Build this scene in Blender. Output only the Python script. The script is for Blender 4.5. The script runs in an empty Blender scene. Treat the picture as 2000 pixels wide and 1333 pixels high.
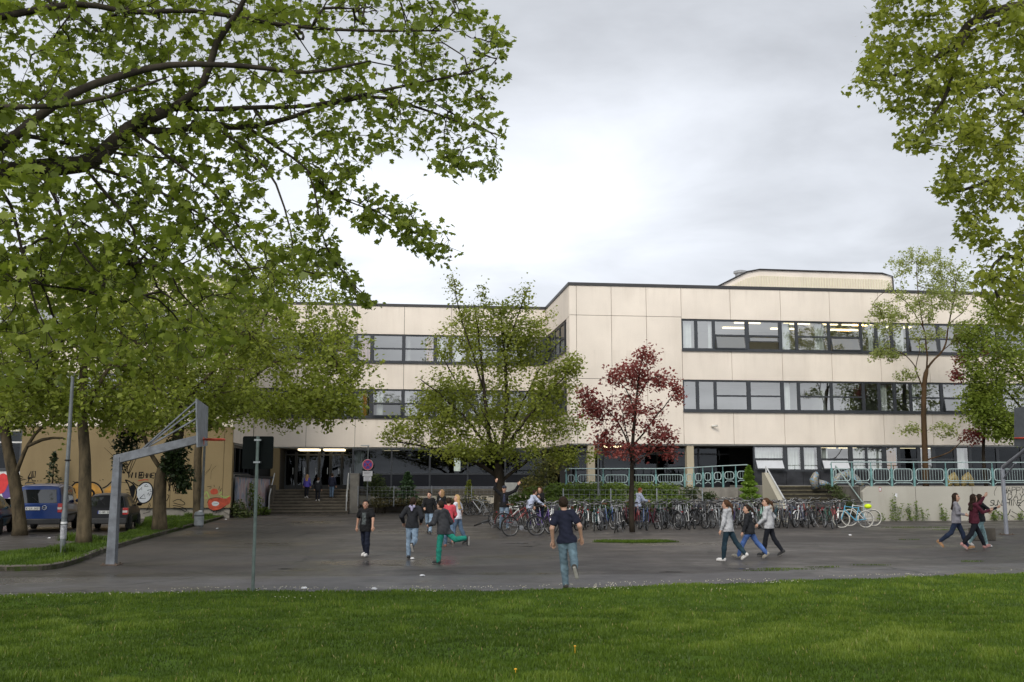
import bpy, math, random
import numpy as np
from mathutils import Vector, Matrix
R = math.radians
random.seed(7)
rng = np.random.default_rng(7)
scene = bpy.context.scene
COL = scene.collection
F = 1950.0; CX = 1000.0; CY = 666.5; CAMH = 2.1
PITCH = math.atan(264 / 1950)
CP, SP = math.cos(PITCH), math.sin(PITCH)
TH = R(7); UX, UY = math.cos(TH), math.sin(TH)
C0 = (3.07, 53.0)

def ray(px, py):
    v = (CY - py) / F
    return ((px - CX) / F, CP - SP * v, SP + CP * v)
def P(px, py, Y):
    d = ray(px, py); t = Y / d[1]
    return Vector((t * d[0], Y, CAMH + t * d[2]))
def G(px, py, z=0.0):
    d = ray(px, py); t = (z - CAMH) / d[2]
    return Vector((t * d[0], t * d[1], z))
def Lp(px, py, ly=0.0):
    """pixel -> (local x, z) on the facade plane at local depth ly"""
    d = ray(px, py)
    k = -UY * C0[0] + UX * C0[1]
    t = (ly + k) / (-UY * d[0] + UX * d[1])
    x, y = t * d[0] - C0[0], t * d[1] - C0[1]
    return (x * UX + y * UY, CAMH + t * d[2])
def L2W(lx, ly, z=0.0):
    return Vector((C0[0] + lx * UX - ly * UY, C0[1] + lx * UY + ly * UX, z))
def Lxy(p):
    x, y = p[0] - C0[0], p[1] - C0[1]
    return (x * UX + y * UY, -x * UY + y * UX)

# ---------------------------------------------------------------- objects
def tag(o, label=None, cat=None, group=None, kind=None):
    if label: o['label'] = label
    if cat: o['category'] = cat
    if group: o['group'] = group
    if kind: o['kind'] = kind
    return o
def empty(name, loc=(0, 0, 0), rz=0.0, label=None, cat=None, group=None):
    o = bpy.data.objects.new(name, None); COL.objects.link(o)
    o.empty_display_size = 0.2
    o.location = loc; o.rotation_euler = (0, 0, rz)
    return tag(o, label, cat, group)
def link(name, me, parent=None, mats=None):
    o = bpy.data.objects.new(name, me); COL.objects.link(o)
    if mats is not None:
        for m in (mats if isinstance(mats, (list, tuple)) else [mats]): me.materials.append(m)
    if parent: o.parent = parent
    return o
def copy_tree(o, parent=None):
    c = o.copy(); COL.objects.link(c)
    if parent is not None: c.parent = parent
    for ch in list(o.children): copy_tree(ch, c)
    return c

class MB:
    def __init__(s): s.v = []; s.f = []; s.m = []; s.mi = 0
    def mat(s, i): s.mi = i; return s
    def _f(s, f): s.f.append(f); s.m.append(s.mi)
    def poly(s, pts):
        b = len(s.v); s.v += [tuple(p) for p in pts]; s._f(tuple(range(b, b + len(pts)))); return s
    def box(s, x0, x1, y0, y1, z0, z1):
        b = len(s.v)
        s.v += [(x0,y0,z0),(x1,y0,z0),(x1,y1,z0),(x0,y1,z0),(x0,y0,z1),(x1,y0,z1),(x1,y1,z1),(x0,y1,z1)]
        for q in ((0,3,2,1),(4,5,6,7),(0,1,5,4),(1,2,6,5),(2,3,7,6),(3,0,4,7)): s._f(tuple(b+i for i in q))
        return s
    def xbox(s, M, sx, sy, sz):
        b = len(s.v)
        for x,y,z in ((-1,-1,-1),(1,-1,-1),(1,1,-1),(-1,1,-1),(-1,-1,1),(1,-1,1),(1,1,1),(-1,1,1)):
            s.v.append(tuple(M @ Vector((x*sx/2,y*sy/2,z*sz/2))))
        for q in ((0,3,2,1),(4,5,6,7),(0,1,5,4),(1,2,6,5),(2,3,7,6),(3,0,4,7)): s._f(tuple(b+i for i in q))
        return s
    def bar(s, a, c, w, h):
        """box beam from a to c"""
        a = Vector(a); c = Vector(c); d = c - a; L = d.length
        q = d.to_track_quat('X', 'Z').to_matrix().to_4x4()
        return s.xbox(Matrix.Translation((a + c) / 2) @ q, L, w, h)
    def tube(s, pts, r, n=8, caps=True, closed=False):
        pts = [Vector(p) for p in pts]; k = len(pts)
        rs = r if isinstance(r, (list, tuple, np.ndarray)) else [r] * k
        b = len(s.v); ref = None
        for i, p in enumerate(pts):
            if closed: t = pts[(i+1) % k] - pts[i-1]
            else: t = pts[min(i+1, k-1)] - pts[max(i-1, 0)]
            if t.length < 1e-9: t = Vector((0, 0, 1))
            t.normalize()
            if ref is None:
                ref = Vector((0, 0, 1)) if abs(t.z) < .9 else Vector((1, 0, 0))
            a = t.cross(ref)
            if a.length < 1e-6: a = t.orthogonal()
            a.normalize(); c = a.cross(t); c.normalize(); ref = c
            for j in range(n):
                w = 2 * math.pi * j / n
                s.v.append(tuple(p + (a * math.cos(w) + c * math.sin(w)) * rs[i]))
        for i in range(k if closed else k - 1):
            i2 = (i + 1) % k
            for j in range(n):
                j2 = (j + 1) % n
                s._f((b+i*n+j, b+i*n+j2, b+i2*n+j2, b+i2*n+j))
        if caps and not closed:
            s._f(tuple(b + j for j in reversed(range(n))))
            s._f(tuple(b + (k-1)*n + j for j in range(n)))
        return s
    def prism(s, pts, off):
        """planar polygon pts (3-D) extruded by vector off"""
        n = len(pts); b = len(s.v); off = Vector(off)
        s.v += [tuple(p) for p in pts] + [tuple(Vector(p) + off) for p in pts]
        s._f(tuple(reversed(range(b, b+n)))); s._f(tuple(range(b+n, b+2*n)))
        for i in range(n):
            j = (i+1) % n; s._f((b+i, b+j, b+n+j, b+n+i))
        return s
    def lathe(s, prof, c=(0,0,0), n=16, axis='Z'):
        b = len(s.v); k = len(prof)
        for (r, h) in prof:
            for j in range(n):
                w = 2*math.pi*j/n; x, y, z = r*math.cos(w), r*math.sin(w), h
                if axis == 'Y': x, y, z = x, z, y
                if axis == 'X': x, y, z = z, x, y
                s.v.append((c[0]+x, c[1]+y, c[2]+z))
        for i in range(k-1):
            for j in range(n):
                j2 = (j+1) % n; s._f((b+i*n+j, b+i*n+j2, b+(i+1)*n+j2, b+(i+1)*n+j))
        s._f(tuple(b + j for j in reversed(range(n)))); s._f(tuple(b+(k-1)*n+j for j in range(n)))
        return s
    def ball(s, c, r, n=10, m=7, sc=(1,1,1)):
        b = len(s.v)
        for i in range(m+1):
            a = math.pi*i/m
            for j in range(n):
                w = 2*math.pi*j/n
                s.v.append((c[0]+r*sc[0]*math.sin(a)*math.cos(w), c[1]+r*sc[1]*math.sin(a)*math.sin(w), c[2]+r*sc[2]*math.cos(a)))
        for i in range(m):
            for j in range(n):
                j2=(j+1)%n; s._f((b+i*n+j, b+(i+1)*n+j, b+(i+1)*n+j2, b+i*n+j2))
        return s
    def mesh(s, name, smooth=False):
        me = bpy.data.meshes.new(name); me.from_pydata(s.v, [], s.f)
        if any(s.m): me.polygons.foreach_set('material_index', s.m)
        if smooth:
            me.polygons.foreach_set('use_smooth', [True]*len(s.f))
            if smooth != 'full': me.set_sharp_from_angle(angle=R(40))
        me.update(); return me
    def build(s, name, mats, parent=None, smooth=False, bevel=0):
        o = link(name, s.mesh(name, smooth), parent, mats)
        if bevel:
            md = o.modifiers.new('bevel', 'BEVEL'); md.width = bevel; md.segments = 2; md.limit_method = 'ANGLE'
        return o

def fast_mesh(name, v, f, attr=None, smooth=False):
    v = np.asarray(v, np.float32).reshape(-1, 3); f = np.asarray(f, np.int32); k = f.shape[1]
    me = bpy.data.meshes.new(name)
    me.vertices.add(len(v)); me.vertices.foreach_set('co', v.ravel())
    me.loops.add(f.size); me.loops.foreach_set('vertex_index', f.ravel())
    me.polygons.add(len(f))
    me.polygons.foreach_set('loop_start', np.arange(0, f.size, k, dtype=np.int32))
    if smooth: me.polygons.foreach_set('use_smooth', np.ones(len(f), bool))
    me.update(calc_edges=True)
    if attr is not None:
        a = me.attributes.new('var', 'FLOAT', 'POINT'); a.data.foreach_set('value', np.asarray(attr, np.float32).ravel())
    return me

# ---------------------------------------------------------------- materials
def nmat(name):
    m = bpy.data.materials.new(name); m.use_nodes = True
    nt = m.node_tree; bs = nt.nodes['Principled BSDF']
    return m, nt, bs
def N(nt, t, **kw):
    n = nt.nodes.new(t)
    for k, v in kw.items():
        if k.startswith('i_'): n.inputs[k[2:].replace('_', ' ')].default_value = v
        else: setattr(n, k, v)
    return n
def ramp(nt, fac, stops):
    r = nt.nodes.new('ShaderNodeValToRGB')
    while len(r.color_ramp.elements) < len(stops): r.color_ramp.elements.new(.5)
    for e, (p, c) in zip(r.color_ramp.elements, stops):
        e.position = p; e.color = (c[0], c[1], c[2], 1) if not isinstance(c, (int, float)) else (c, c, c, 1)
    nt.links.new(fac, r.inputs[0]); return r.outputs[0]
def mix(nt, fac, a, b, mode='MIX'):
    m = nt.nodes.new('ShaderNodeMix'); m.data_type = 'RGBA'; m.blend_type = mode
    for s, x in ((m.inputs[0], fac), (m.inputs[6], a), (m.inputs[7], b)):
        if isinstance(x, (int, float)): s.default_value = x
        elif isinstance(x, (tuple, list)): s.default_value = (x[0], x[1], x[2], 1)
        else: nt.links.new(x, s)
    return m.outputs[2]
def noise(nt, scale, detail=4, rough=.55, vec=None, coord='Object', sc=None):
    tc = nt.nodes.new('ShaderNodeTexCoord'); v = tc.outputs[coord]
    if sc:
        mp = nt.nodes.new('ShaderNodeMapping'); mp.inputs['Scale'].default_value = sc
        nt.links.new(v, mp.inputs[0]); v = mp.outputs[0]
    n = nt.nodes.new('ShaderNodeTexNoise'); n.inputs['Scale'].default_value = scale
    n.inputs['Detail'].default_value = detail; n.inputs['Roughness'].default_value = rough
    nt.links.new(v, n.inputs['Vector']); return n.outputs['Fac']
def bump(nt, bs, h, strength=.3, dist=.02):
    b = nt.nodes.new('ShaderNodeBump'); b.inputs['Strength'].default_value = strength; b.inputs['Distance'].default_value = dist
    nt.links.new(h, b.inputs['Height']); nt.links.new(b.outputs[0], bs.inputs['Normal'])
_MC = {}
def mat(name, col, rough=.6, var=.15, scale=6, metal=0, spec=.5, bmp=0, bscale=None, coat=0):
    if name in _MC: return _MC[name]
    m, nt, bs = nmat(name)
    n = noise(nt, scale, 5, .6)
    lo = tuple(max(0, c*(1-var)) for c in col); hi = tuple(min(1, c*(1+var)) for c in col)
    c = ramp(nt, n, [(.3, lo), (.7, hi)])
    nt.links.new(c, bs.inputs['Base Color'])
    bs.inputs['Roughness'].default_value = rough; bs.inputs['Metallic'].default_value = metal
    bs.inputs['Specular IOR Level'].default_value = spec
    if coat: bs.inputs['Coat Weight'].default_value = coat; bs.inputs['Coat Roughness'].default_value = .08
    if bmp: bump(nt, bs, noise(nt, bscale or scale*6, 4), bmp)
    _MC[name] = m; return m
def leaf_mat(name, stops, trans=.35, rough=.5):
    m, nt, bs = nmat(name)
    at = N(nt, 'ShaderNodeAttribute', attribute_name='var')
    c = ramp(nt, at.outputs['Fac'], stops)
    nt.links.new(c, bs.inputs['Base Color']); bs.inputs['Roughness'].default_value = rough
    bs.inputs['Specular IOR Level'].default_value = .35
    tr = nt.nodes.new('ShaderNodeBsdfTranslucent')
    hs = N(nt, 'ShaderNodeHueSaturation'); hs.inputs['Value'].default_value = 1.4; hs.inputs['Saturation'].default_value = 1.04
    nt.links.new(c, hs.inputs['Color']); nt.links.new(hs.outputs[0], tr.inputs[0])
    ms = nt.nodes.new('ShaderNodeMixShader'); ms.inputs[0].default_value = trans
    nt.links.new(bs.outputs[0], ms.inputs[1]); nt.links.new(tr.outputs[0], ms.inputs[2])
    nt.links.new(ms.outputs[0], nt.nodes['Material Output'].inputs[0]); return m
def emit_mat(name, col, st):
    m, nt, bs = nmat(name); bs.inputs['Base Color'].default_value = (*col, 1)
    bs.inputs['Emission Color'].default_value = (*col, 1); bs.inputs['Emission Strength'].default_value = st; return m
def glass_mat(name, refl=.4, tint=(.55, .6, .6), rcol=(.9, .95, 1), rough=.01):
    m, nt, bs = nmat(name); nt.nodes.remove(bs)
    t = N(nt, 'ShaderNodeBsdfTransparent'); t.inputs[0].default_value = (*tint, 1)
    g = N(nt, 'ShaderNodeBsdfGlossy'); g.inputs[0].default_value = (*rcol, 1); g.inputs['Roughness'].default_value = rough
    bm = N(nt, 'ShaderNodeBump'); bm.inputs['Strength'].default_value = .012; bm.inputs['Distance'].default_value = .1
    nt.links.new(noise(nt, .8, 2), bm.inputs['Height']); nt.links.new(bm.outputs[0], g.inputs['Normal'])
    s = N(nt, 'ShaderNodeMixShader'); s.inputs[0].default_value = refl
    nt.links.new(t.outputs[0], s.inputs[1]); nt.links.new(g.outputs[0], s.inputs[2])
    nt.links.new(s.outputs[0], nt.nodes['Material Output'].inputs[0]); return m

# ---------------------------------------------------------------- camera, world, sun
cam = bpy.data.cameras.new('camera'); co = bpy.data.objects.new('camera', cam); COL.objects.link(co)
co.location = (0, 0, CAMH); co.rotation_euler = (math.pi/2 + PITCH, 0, 0)
cam.sensor_width = 36; cam.lens = 36 * F / 2000; cam.clip_end = 3000; cam.clip_start = .1
scene.camera = co
scene.view_settings.view_transform = 'Standard'; scene.view_settings.look = 'None'
scene.view_settings.exposure = 0.5; scene.view_settings.gamma = 1
scene.cycles.use_denoising = True
scene.cycles.max_bounces = 6; scene.cycles.transparent_max_bounces = 12
scene.cycles.diffuse_bounces = 3; scene.cycles.glossy_bounces = 3; scene.cycles.caustics_reflective = False; scene.cycles.caustics_refractive = False

SUN_EL, SUN_AZ = R(38), R(205)      # azimuth clockwise from +Y: behind the camera, a little to its left
w = bpy.data.worlds.new('World'); scene.world = w; w.use_nodes = True
nt = w.node_tree; bg = nt.nodes['Background']
sky = N(nt, 'ShaderNodeTexSky', sky_type='NISHITA', sun_disc=False, sun_elevation=SUN_EL, sun_rotation=SUN_AZ)
tc = N(nt, 'ShaderNodeTexCoord')
sx = N(nt, 'ShaderNodeSeparateXYZ'); nt.links.new(tc.outputs['Generated'], sx.inputs[0])
def M(op, a, b=None, c=None):
    n = N(nt, 'ShaderNodeMath', operation=op)
    for i, x in enumerate((a, b, c)):
        if x is None: continue
        if isinstance(x, (int, float)): n.inputs[i].default_value = x
        else: nt.links.new(x, n.inputs[i])
    return n.outputs[0]
X, Y, Z = sx.outputs[0], sx.outputs[1], sx.outputs[2]
zz = M('ADD', M('MAXIMUM', Z, 0.0), .12)
cv = N(nt, 'ShaderNodeCombineXYZ')
nt.links.new(M('DIVIDE', X, zz), cv.inputs[0]); nt.links.new(M('DIVIDE', Y, zz), cv.inputs[1])
def wnoise(scale, detail, rough, off, dist=0.0):
    mp = N(nt, 'ShaderNodeMapping'); mp.inputs['Location'].default_value = off; mp.inputs['Scale'].default_value = (.95, .95, 1)
    nt.links.new(cv.outputs[0], mp.inputs[0])
    n = N(nt, 'ShaderNodeTexNoise'); n.inputs['Scale'].default_value = scale; n.inputs['Detail'].default_value = detail
    n.inputs['Roughness'].default_value = rough; n.inputs['Distortion'].default_value = dist
    nt.links.new(mp.outputs[0], n.inputs['Vector']); return n.outputs['Fac']
n1 = wnoise(.62, 4, .45, (3.1, 1.7, 0), .25); n2 = wnoise(1.5, 6, .55, (7.7, 2.2, 0), .3)
cl = M('ADD', M('MULTIPLY', n1, .52), M('MULTIPLY', n2, .48))
# luminous gap in the cloud sheet ahead, slightly left of centre, 8-18 degrees up; bright cloud behind the camera
gx = M('DIVIDE', M('ADD', X, .07), .33); gz = M('DIVIDE', M('SUBTRACT', Z, .265), .085)
gap = M('EXPONENT', M('MULTIPLY', M('ADD', M('MULTIPLY', gx, gx), M('MULTIPLY', gz, gz)), -1.0))
gap = M('MULTIPLY', gap, M('GREATER_THAN', Y, 0.0))
back = M('MAXIMUM', M('MULTIPLY', Y, -1.0), 0.0)
lum = M('ADD', M('MULTIPLY_ADD', cl, 1.2, -.115), M('MULTIPLY', gap, .32))
hx = M('DIVIDE', M('SUBTRACT', X, .17), .12); hz_ = M('DIVIDE', M('SUBTRACT', Z, .365), .03)
stk = M('MULTIPLY', M('EXPONENT', M('MULTIPLY', M('ADD', M('MULTIPLY', hx, hx), M('MULTIPLY', hz_, hz_)), -1.0)), M('GREATER_THAN', Y, 0.0))
lum = M('ADD', lum, M('MULTIPLY', stk, .1))
hz = M('EXPONENT', M('MULTIPLY', M('MAXIMUM', Z, 0.0), -5.5))
lum = M('ADD', lum, M('MULTIPLY', hz, .2))
lum = M('MULTIPLY', lum, M('MULTIPLY_ADD', back, 1.0, 1.0))
cc = N(nt, 'ShaderNodeCombineXYZ')
nt.links.new(M('MULTIPLY', lum, .96), cc.inputs[0]); nt.links.new(lum, cc.inputs[1]); nt.links.new(M('MULTIPLY', lum, 1.075), cc.inputs[2])
skc = N(nt, 'ShaderNodeVectorMath', operation='SCALE'); nt.links.new(sky.outputs[0], skc.inputs[0]); skc.inputs['Scale'].default_value = .06
nt.links.new(mix(nt, .93, skc.outputs[0], cc.outputs[0]), bg.inputs[0]); bg.inputs[1].default_value = 1.0
sun = bpy.data.lights.new('sun', 'SUN'); so = bpy.data.objects.new('sun', sun); COL.objects.link(so)
sun.energy = 1.5; sun.angle = R(22); sun.color = (1, .95, .87)
so.rotation_euler = (math.pi/2 - SUN_EL, 0, math.pi - SUN_AZ); so.location = (-10, -20, 40)
# ---------------------------------------------------------------- ground
def asphalt_mat(name, c0, c1, wet=.5, damp=None):
    m, nt, bs = nmat(name)
    big = noise(nt, .12, 5, .6, sc=(1, 1.6, 1)); mid = noise(nt, 1.3, 5, .65); fine = noise(nt, 55, 3, .7)
    c = ramp(nt, big, [(.35, c0), (.65, c1)])
    c = mix(nt, .55, c, ramp(nt, mid, [(.3, .55), (.7, 1.25)]), 'MULTIPLY')
    c = mix(nt, .6, c, ramp(nt, fine, [(.3, .5), (.72, 1.45)]), 'MULTIPLY')
    # bleached aggregate fades to brown drying film in blotches
    st = noise(nt, .35, 6, .7, sc=(1, 1.3, 1))
    c = mix(nt, ramp(nt, st, [(.5, 0.0), (.66, .55)]), c, (.075, .062, .05))
    vc = nt.nodes.new('ShaderNodeTexCoord'); vm_ = nt.nodes.new('ShaderNodeVectorMath'); vm_.operation = 'MULTIPLY_ADD'; vm_.inputs[1].default_value = (1, 1, 1)
    nn = nt.nodes.new('ShaderNodeTexNoise'); nn.inputs['Scale'].default_value = .9; nn.inputs['Detail'].default_value = 5; nt.links.new(vc.outputs['Object'], nn.inputs['Vector'])
    nt.links.new(nn.outputs['Color'], vm_.inputs[0]); nt.links.new(vc.outputs['Object'], vm_.inputs[2])
    vo = nt.nodes.new('ShaderNodeTexVoronoi'); vo.feature = 'DISTANCE_TO_EDGE'; vo.inputs['Scale'].default_value = .2; nt.links.new(vm_.outputs[0], vo.inputs['Vector'])
    ck = ramp(nt, vo.outputs['Distance'], [(.0, 1.0), (.006, .8), (.012, 0.0)])
    cm_ = nt.nodes.new('ShaderNodeMath'); cm_.operation = 'MULTIPLY'; nt.links.new(ck, cm_.inputs[0]); nt.links.new(ramp(nt, noise(nt, .15, 3), [(.42, 0.0), (.6, .9)]), cm_.inputs[1])
    c = mix(nt, cm_.outputs[0], c, (.014, .014, .011))
    nt.links.new(c, bs.inputs['Base Color'])
    wn = noise(nt, .16, 6, .68, sc=(1, 1.1, 1))
    ro = ramp(nt, wn, [(.42, .72), (.52, .5), (.62, .26)])
    if damp:
        mp = nt.nodes.new('ShaderNodeVectorMath'); mp.operation = 'SUBTRACT'; nt.links.new(vm_.outputs[0], mp.inputs[0]); mp.inputs[1].default_value = (damp[0].x+.5, damp[0].y+.5, .5)
        m2 = nt.nodes.new('ShaderNodeVectorMath'); m2.operation = 'MULTIPLY'; nt.links.new(mp.outputs[0], m2.inputs[0]); m2.inputs[1].default_value = (1/damp[1], 1/damp[2], 0)
        ln_ = nt.nodes.new('ShaderNodeVectorMath'); ln_.operation = 'LENGTH'; nt.links.new(m2.outputs[0], ln_.inputs[0])
        ro = mix(nt, ramp(nt, ln_.outputs['Value'], [(.45, 1.0), (1.0, 0.0)]), ro, (.2, .2, .2))
    nt.links.new(ro, bs.inputs['Roughness'])
    bs.inputs['Specular IOR Level'].default_value = wet
    bump(nt, bs, fine, .35, .006)
    return m
M_ASPH = asphalt_mat('wet asphalt', (.044, .038, .034), (.08, .072, .066), .38, (G(770, 1100), 3.2, 1.6))
M_PATH = asphalt_mat('path asphalt', (.085, .08, .08), (.115, .108, .107), .4)
M_SOIL = mat('soil', (.06, .045, .03), .95, .35, 3, bmp=.6)
gm = MB()
xs = [-600, -60, 0, 60, 600]; ys = [-60, 15, 60, 600]
for i in range(4):
    for j in range(3): gm.poly([(xs[i], ys[j], 0), (xs[i+1], ys[j], 0), (xs[i+1], ys[j+1], 0), (xs[i], ys[j+1], 0)])
tag(gm.build('ground', M_ASPH), 'damp dark asphalt of the school yard', 'ground', kind='structure')

EDGE = [G(x, y) for x, y in ((-700, 1186), (-300, 1178), (0, 1170), (250, 1164), (500, 1160), (750, 1160), (1000, 1159), (1200, 1152), (1500, 1142), (1750, 1133), (2000, 1124), (2300, 1114), (2700, 1102))]
EX = np.array([p.x for p in EDGE]); EY = np.array([p.y for p in EDGE])
def edge_y(x): return np.interp(x, EX, EY) + .05*np.sin(np.asarray(x)*2.3) + .035*np.sin(np.asarray(x)*6.1+1)
def lawn_z(x, y):
    d = np.clip(edge_y(x) - y, 0, 40)
    s = np.clip(d / 17.5, 0, 1)
    return .02 + .045*np.clip(d/.25, 0, 1) + .62*(s**1.25) + .018*np.sin(x*1.7 + .5*y)*np.sin(y*2.1 - .4*x) * np.clip(d, 0, 1)
# path strip beside the lawn, with its flush edging line
pl = [(-300, 1132), (200, 1129), (500, 1127), (800, 1125), (1100, 1124), (1350, 1122), (1450, 1118), (1600, 1113), (1750, 1108), (2000, 1101), (2300, 1092), (2700, 1081)]
PLN = [G(x, y) for x, y in pl]
pm = MB(); b = 0
PX = np.array([p.x for p in PLN]); PY = np.array([p.y for p in PLN])
xs = np.linspace(-16, 19, 90)
for i in range(89):
    x0, x1 = xs[i], xs[i+1]
    pm.poly([(x0, edge_y(x0)-1.2, .004), (x1, edge_y(x1)-1.2, .004), (x1, np.interp(x1, PX, PY), .004), (x0, np.interp(x0, PX, PY), .004)])
tag(pm.build('path', M_PATH), 'paler asphalt path between lawn and yard', 'path', kind='structure')
em = MB()
M_EDGE = mat('edging concrete', (.15, .145, .135), .9, .5, 5)
for i in range(89):
    x0, x1 = xs[i], xs[i+1]
    a0, a1 = np.interp(x0, PX, PY), np.interp(x1, PX, PY)
    wd = .05 if x0 > 3 else .025
    em.poly([(x0, a0, .008), (x1, a1, .008), (x1, a1+wd, .008), (x0, a0+wd, .008)])
tag(em.build('path_edging', M_EDGE), 'thin concrete edging line along the path', 'edging', kind='structure')
# faded court markings and patches
ym = MB()
def strip(p, q, w, z=.006):
    p = G(*p); q = G(*q); d = (q - p).normalized(); n = Vector((-d.y, d.x, 0)) * w / 2
    ym.poly([(p-n)[:2]+(z,), (q-n)[:2]+(z,), (q+n)[:2]+(z,), (p+n)[:2]+(z,)]) if False else ym.poly([((p-n).x, (p-n).y, z), ((q-n).x, (q-n).y, z), ((q+n).x, (q+n).y, z), ((p+n).x, (p+n).y, z)])
for a, b_, w_ in (((818, 1050), (850, 1050), .16), ((590, 1033), (640, 1031), .12), ((530, 1117), (640, 1113), .1), ((640, 1125), (800, 1125), .06), ((1200, 1083), (1560, 1079), .07), ((1600, 1076), (1880, 1068), .06), ((1760, 1033), (1800, 1030), .14), ((1930, 1046), (2040, 1043), .1)):
    strip(a, b_, w_)
m, nt, bs = nmat('worn yellow line paint')
n = noise(nt, 9, 5, .7); tr = N(nt, 'ShaderNodeBsdfTransparent'); ms = N(nt, 'ShaderNodeMixShader')
bs.inputs['Base Color'].default_value = (.17, .14, .07, 1); bs.inputs['Roughness'].default_value = .7
nt.links.new(ramp(nt, n, [(.42, .15), (.6, .8)]), ms.inputs[0]); nt.links.new(tr.outputs[0], ms.inputs[1]); nt.links.new(bs.outputs[0], ms.inputs[2])
nt.links.new(ms.outputs[0], nt.nodes['Material Output'].inputs[0])
tag(ym.build('court_marking', m), 'faded yellowish court lines on the asphalt', 'marking', kind='structure')

# shallow puddles / dark damp cracks
m, nt, bs = nmat('puddle water'); bs.inputs['Base Color'].default_value = (.03, .028, .026, 1); bs.inputs['Roughness'].default_value = .07; bs.inputs['Specular IOR Level'].default_value = .6
pu = MB()
def blob(px, py, wx, wy, z=.009, n=22, tgt=None):
    c = G(px, py); pts = []
    for i in range(n):
        a = 2*math.pi*i/n; k = 1 + .28*math.sin(3*a + px) + .18*math.sin(5*a + py)
        pts.append((c.x + math.cos(a)*wx*k, c.y + math.sin(a)*wy*k, z))
    (tgt or pu).poly(pts)
for q in ((760, 1104, .3, .05), (722, 1102, .12, .05), (560, 1112, .2, .05), (1310, 1118, .25, .05), (1010, 1062, .4, .1), (1030, 1068, .25, .06), (1450, 1112, .3, .06)): blob(*q)
tag(pu.build('puddle', m), 'shallow puddles left by rain on the asphalt', 'water', kind='structure')

# ---------------------------------------------------------------- lawn
m, nt, bs = nmat('lawn base')
c = ramp(nt, noise(nt, 1.1, 6, .6), [(.3, (.035, .065, .006)), (.55, (.055, .1, .008)), (.75, (.085, .13, .014))])
nt.links.new(c, bs.inputs['Base Color']); bs.inputs['Roughness'].default_value = .95; bs.inputs['Specular IOR Level'].default_value = .1
M_LAWN = m
nx, ny = 160, 70
gx_ = np.linspace(-30, 32, nx); ty = np.linspace(0, 1, ny)**1.5
XX = np.repeat(gx_[:, None], ny, 1); YY = edge_y(XX) - ty[None, :] * (edge_y(XX) + 8)
ZZ = lawn_z(XX, YY); ZZ[:, 0] = -.01
V = np.stack([XX, YY, ZZ], -1).reshape(-1, 3)
ii, jj = np.meshgrid(np.arange(nx-1), np.arange(ny-1), indexing='ij'); q = ii*ny + jj
Fq = np.stack([q, q+1, q+ny+1, q+ny], -1).reshape(-1, 4)
tag(link('lawn', fast_mesh('lawn', V, Fq[:, ::-1], smooth=True), None, M_LAWN), 'mown lawn in the foreground', 'lawn', kind='structure')

def vnoise(x, y, s, seed=0):
    """cheap smooth value noise, vectorised"""
    r = np.random.default_rng(seed); T = r.random((64, 64))
    x = x*s; y = y*s; xi = np.floor(x).astype(int); yi = np.floor(y).astype(int); fx = x-xi; fy = y-yi
    fx = fx*fx*(3-2*fx); fy = fy*fy*(3-2*fy)
    a = T[xi % 64, yi % 64]; b = T[(xi+1) % 64, yi % 64]; c = T[xi % 64, (yi+1) % 64]; d = T[(xi+1) % 64, (yi+1) % 64]
    return (a*(1-fx)+b*fx)*(1-fy) + (c*(1-fx)+d*fx)*fy
def blades(x, y, z, h, w, lean=.45):
    n = len(x); a = rng.random(n)*2*np.pi; b = rng.random(n)*2*np.pi; l = rng.random(n)*lean*h*1.4
    p = np.stack([x, y, z], 1)
    s = np.stack([np.cos(a)*w, np.sin(a)*w, np.zeros(n)], 1)
    mid = p + np.stack([np.cos(b)*l*.35, np.sin(b)*l*.35, h*.6], 1)
    tip = p + np.stack([np.cos(b)*l, np.sin(b)*l, h], 1)
    v = np.stack([p-s, p+s, mid+s*.6, mid-s*.6, tip], 1).reshape(-1, 3)
    k = np.arange(n)*5
    f = np.concatenate([np.stack([k, k+1, k+2], 1), np.stack([k, k+2, k+3], 1), np.stack([k+3, k+2, k+4], 1)])
    return v, f
M_GRASS = leaf_mat('grass blades', [(0, (.025, .047, .006)), (.3, (.058, .1, .01)), (.65, (.11, .172, .019)), (.93, (.2, .26, .04)), (1, (.3, .26, .1))], .42, .5)
def lawn_blades(n, y0, y1, seed, hs, ws):
    r = np.random.default_rng(seed)
    y = y0 + (y1-y0)*r.random(n); x = (r.random(n)*2-1)*(y*.56+4.2)
    k = y < edge_y(x) - .02 + .09*(r.random(n)-.3); x, y = x[k], y[k]; n = len(x)
    p1 = vnoise(x, y, 1.5, 1); p2 = vnoise(x, y, 4.5, 2); p3 = vnoise(x, y, .35, 3)
    dn = .35*p1+.45*p2+.2*p3
    keep = r.random(n) < np.clip(dn*2.0, .25, 1); bare = vnoise(x, y, 1.6, 9) > .93
    keep &= ~bare | (r.random(n) < .15)
    x, y, p1, p2, p3 = x[keep], y[keep], p1[keep], p2[keep], p3[keep]; n = len(x)
    h = hs*(.2+.6*p2*p1*1.4+.25*r.random(n)); z = lawn_z(x, y)
    v, f = blades(x, y, z - .005, h, ws*(.6+.8*r.random(n)))
    var = np.clip(.3*r.random(n)+1.15*(.38*p1+.32*p2+.3*p3)-.26+.012*x, 0, .93); var[r.random(n) < .012] = 1
    return v, f, np.repeat(var, 5)
vs, fs, at, o = [], [], [], 0
for args in ((185000, 6.6, 11, 11, .085, .0055), (170000, 11, 15, 12, .085, .007), (115000, 15, 21.5, 13, .085, .0085)):
    v, f, a = lawn_blades(*args); vs.append(v); fs.append(f+o); at.append(a); o += len(v)
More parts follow.
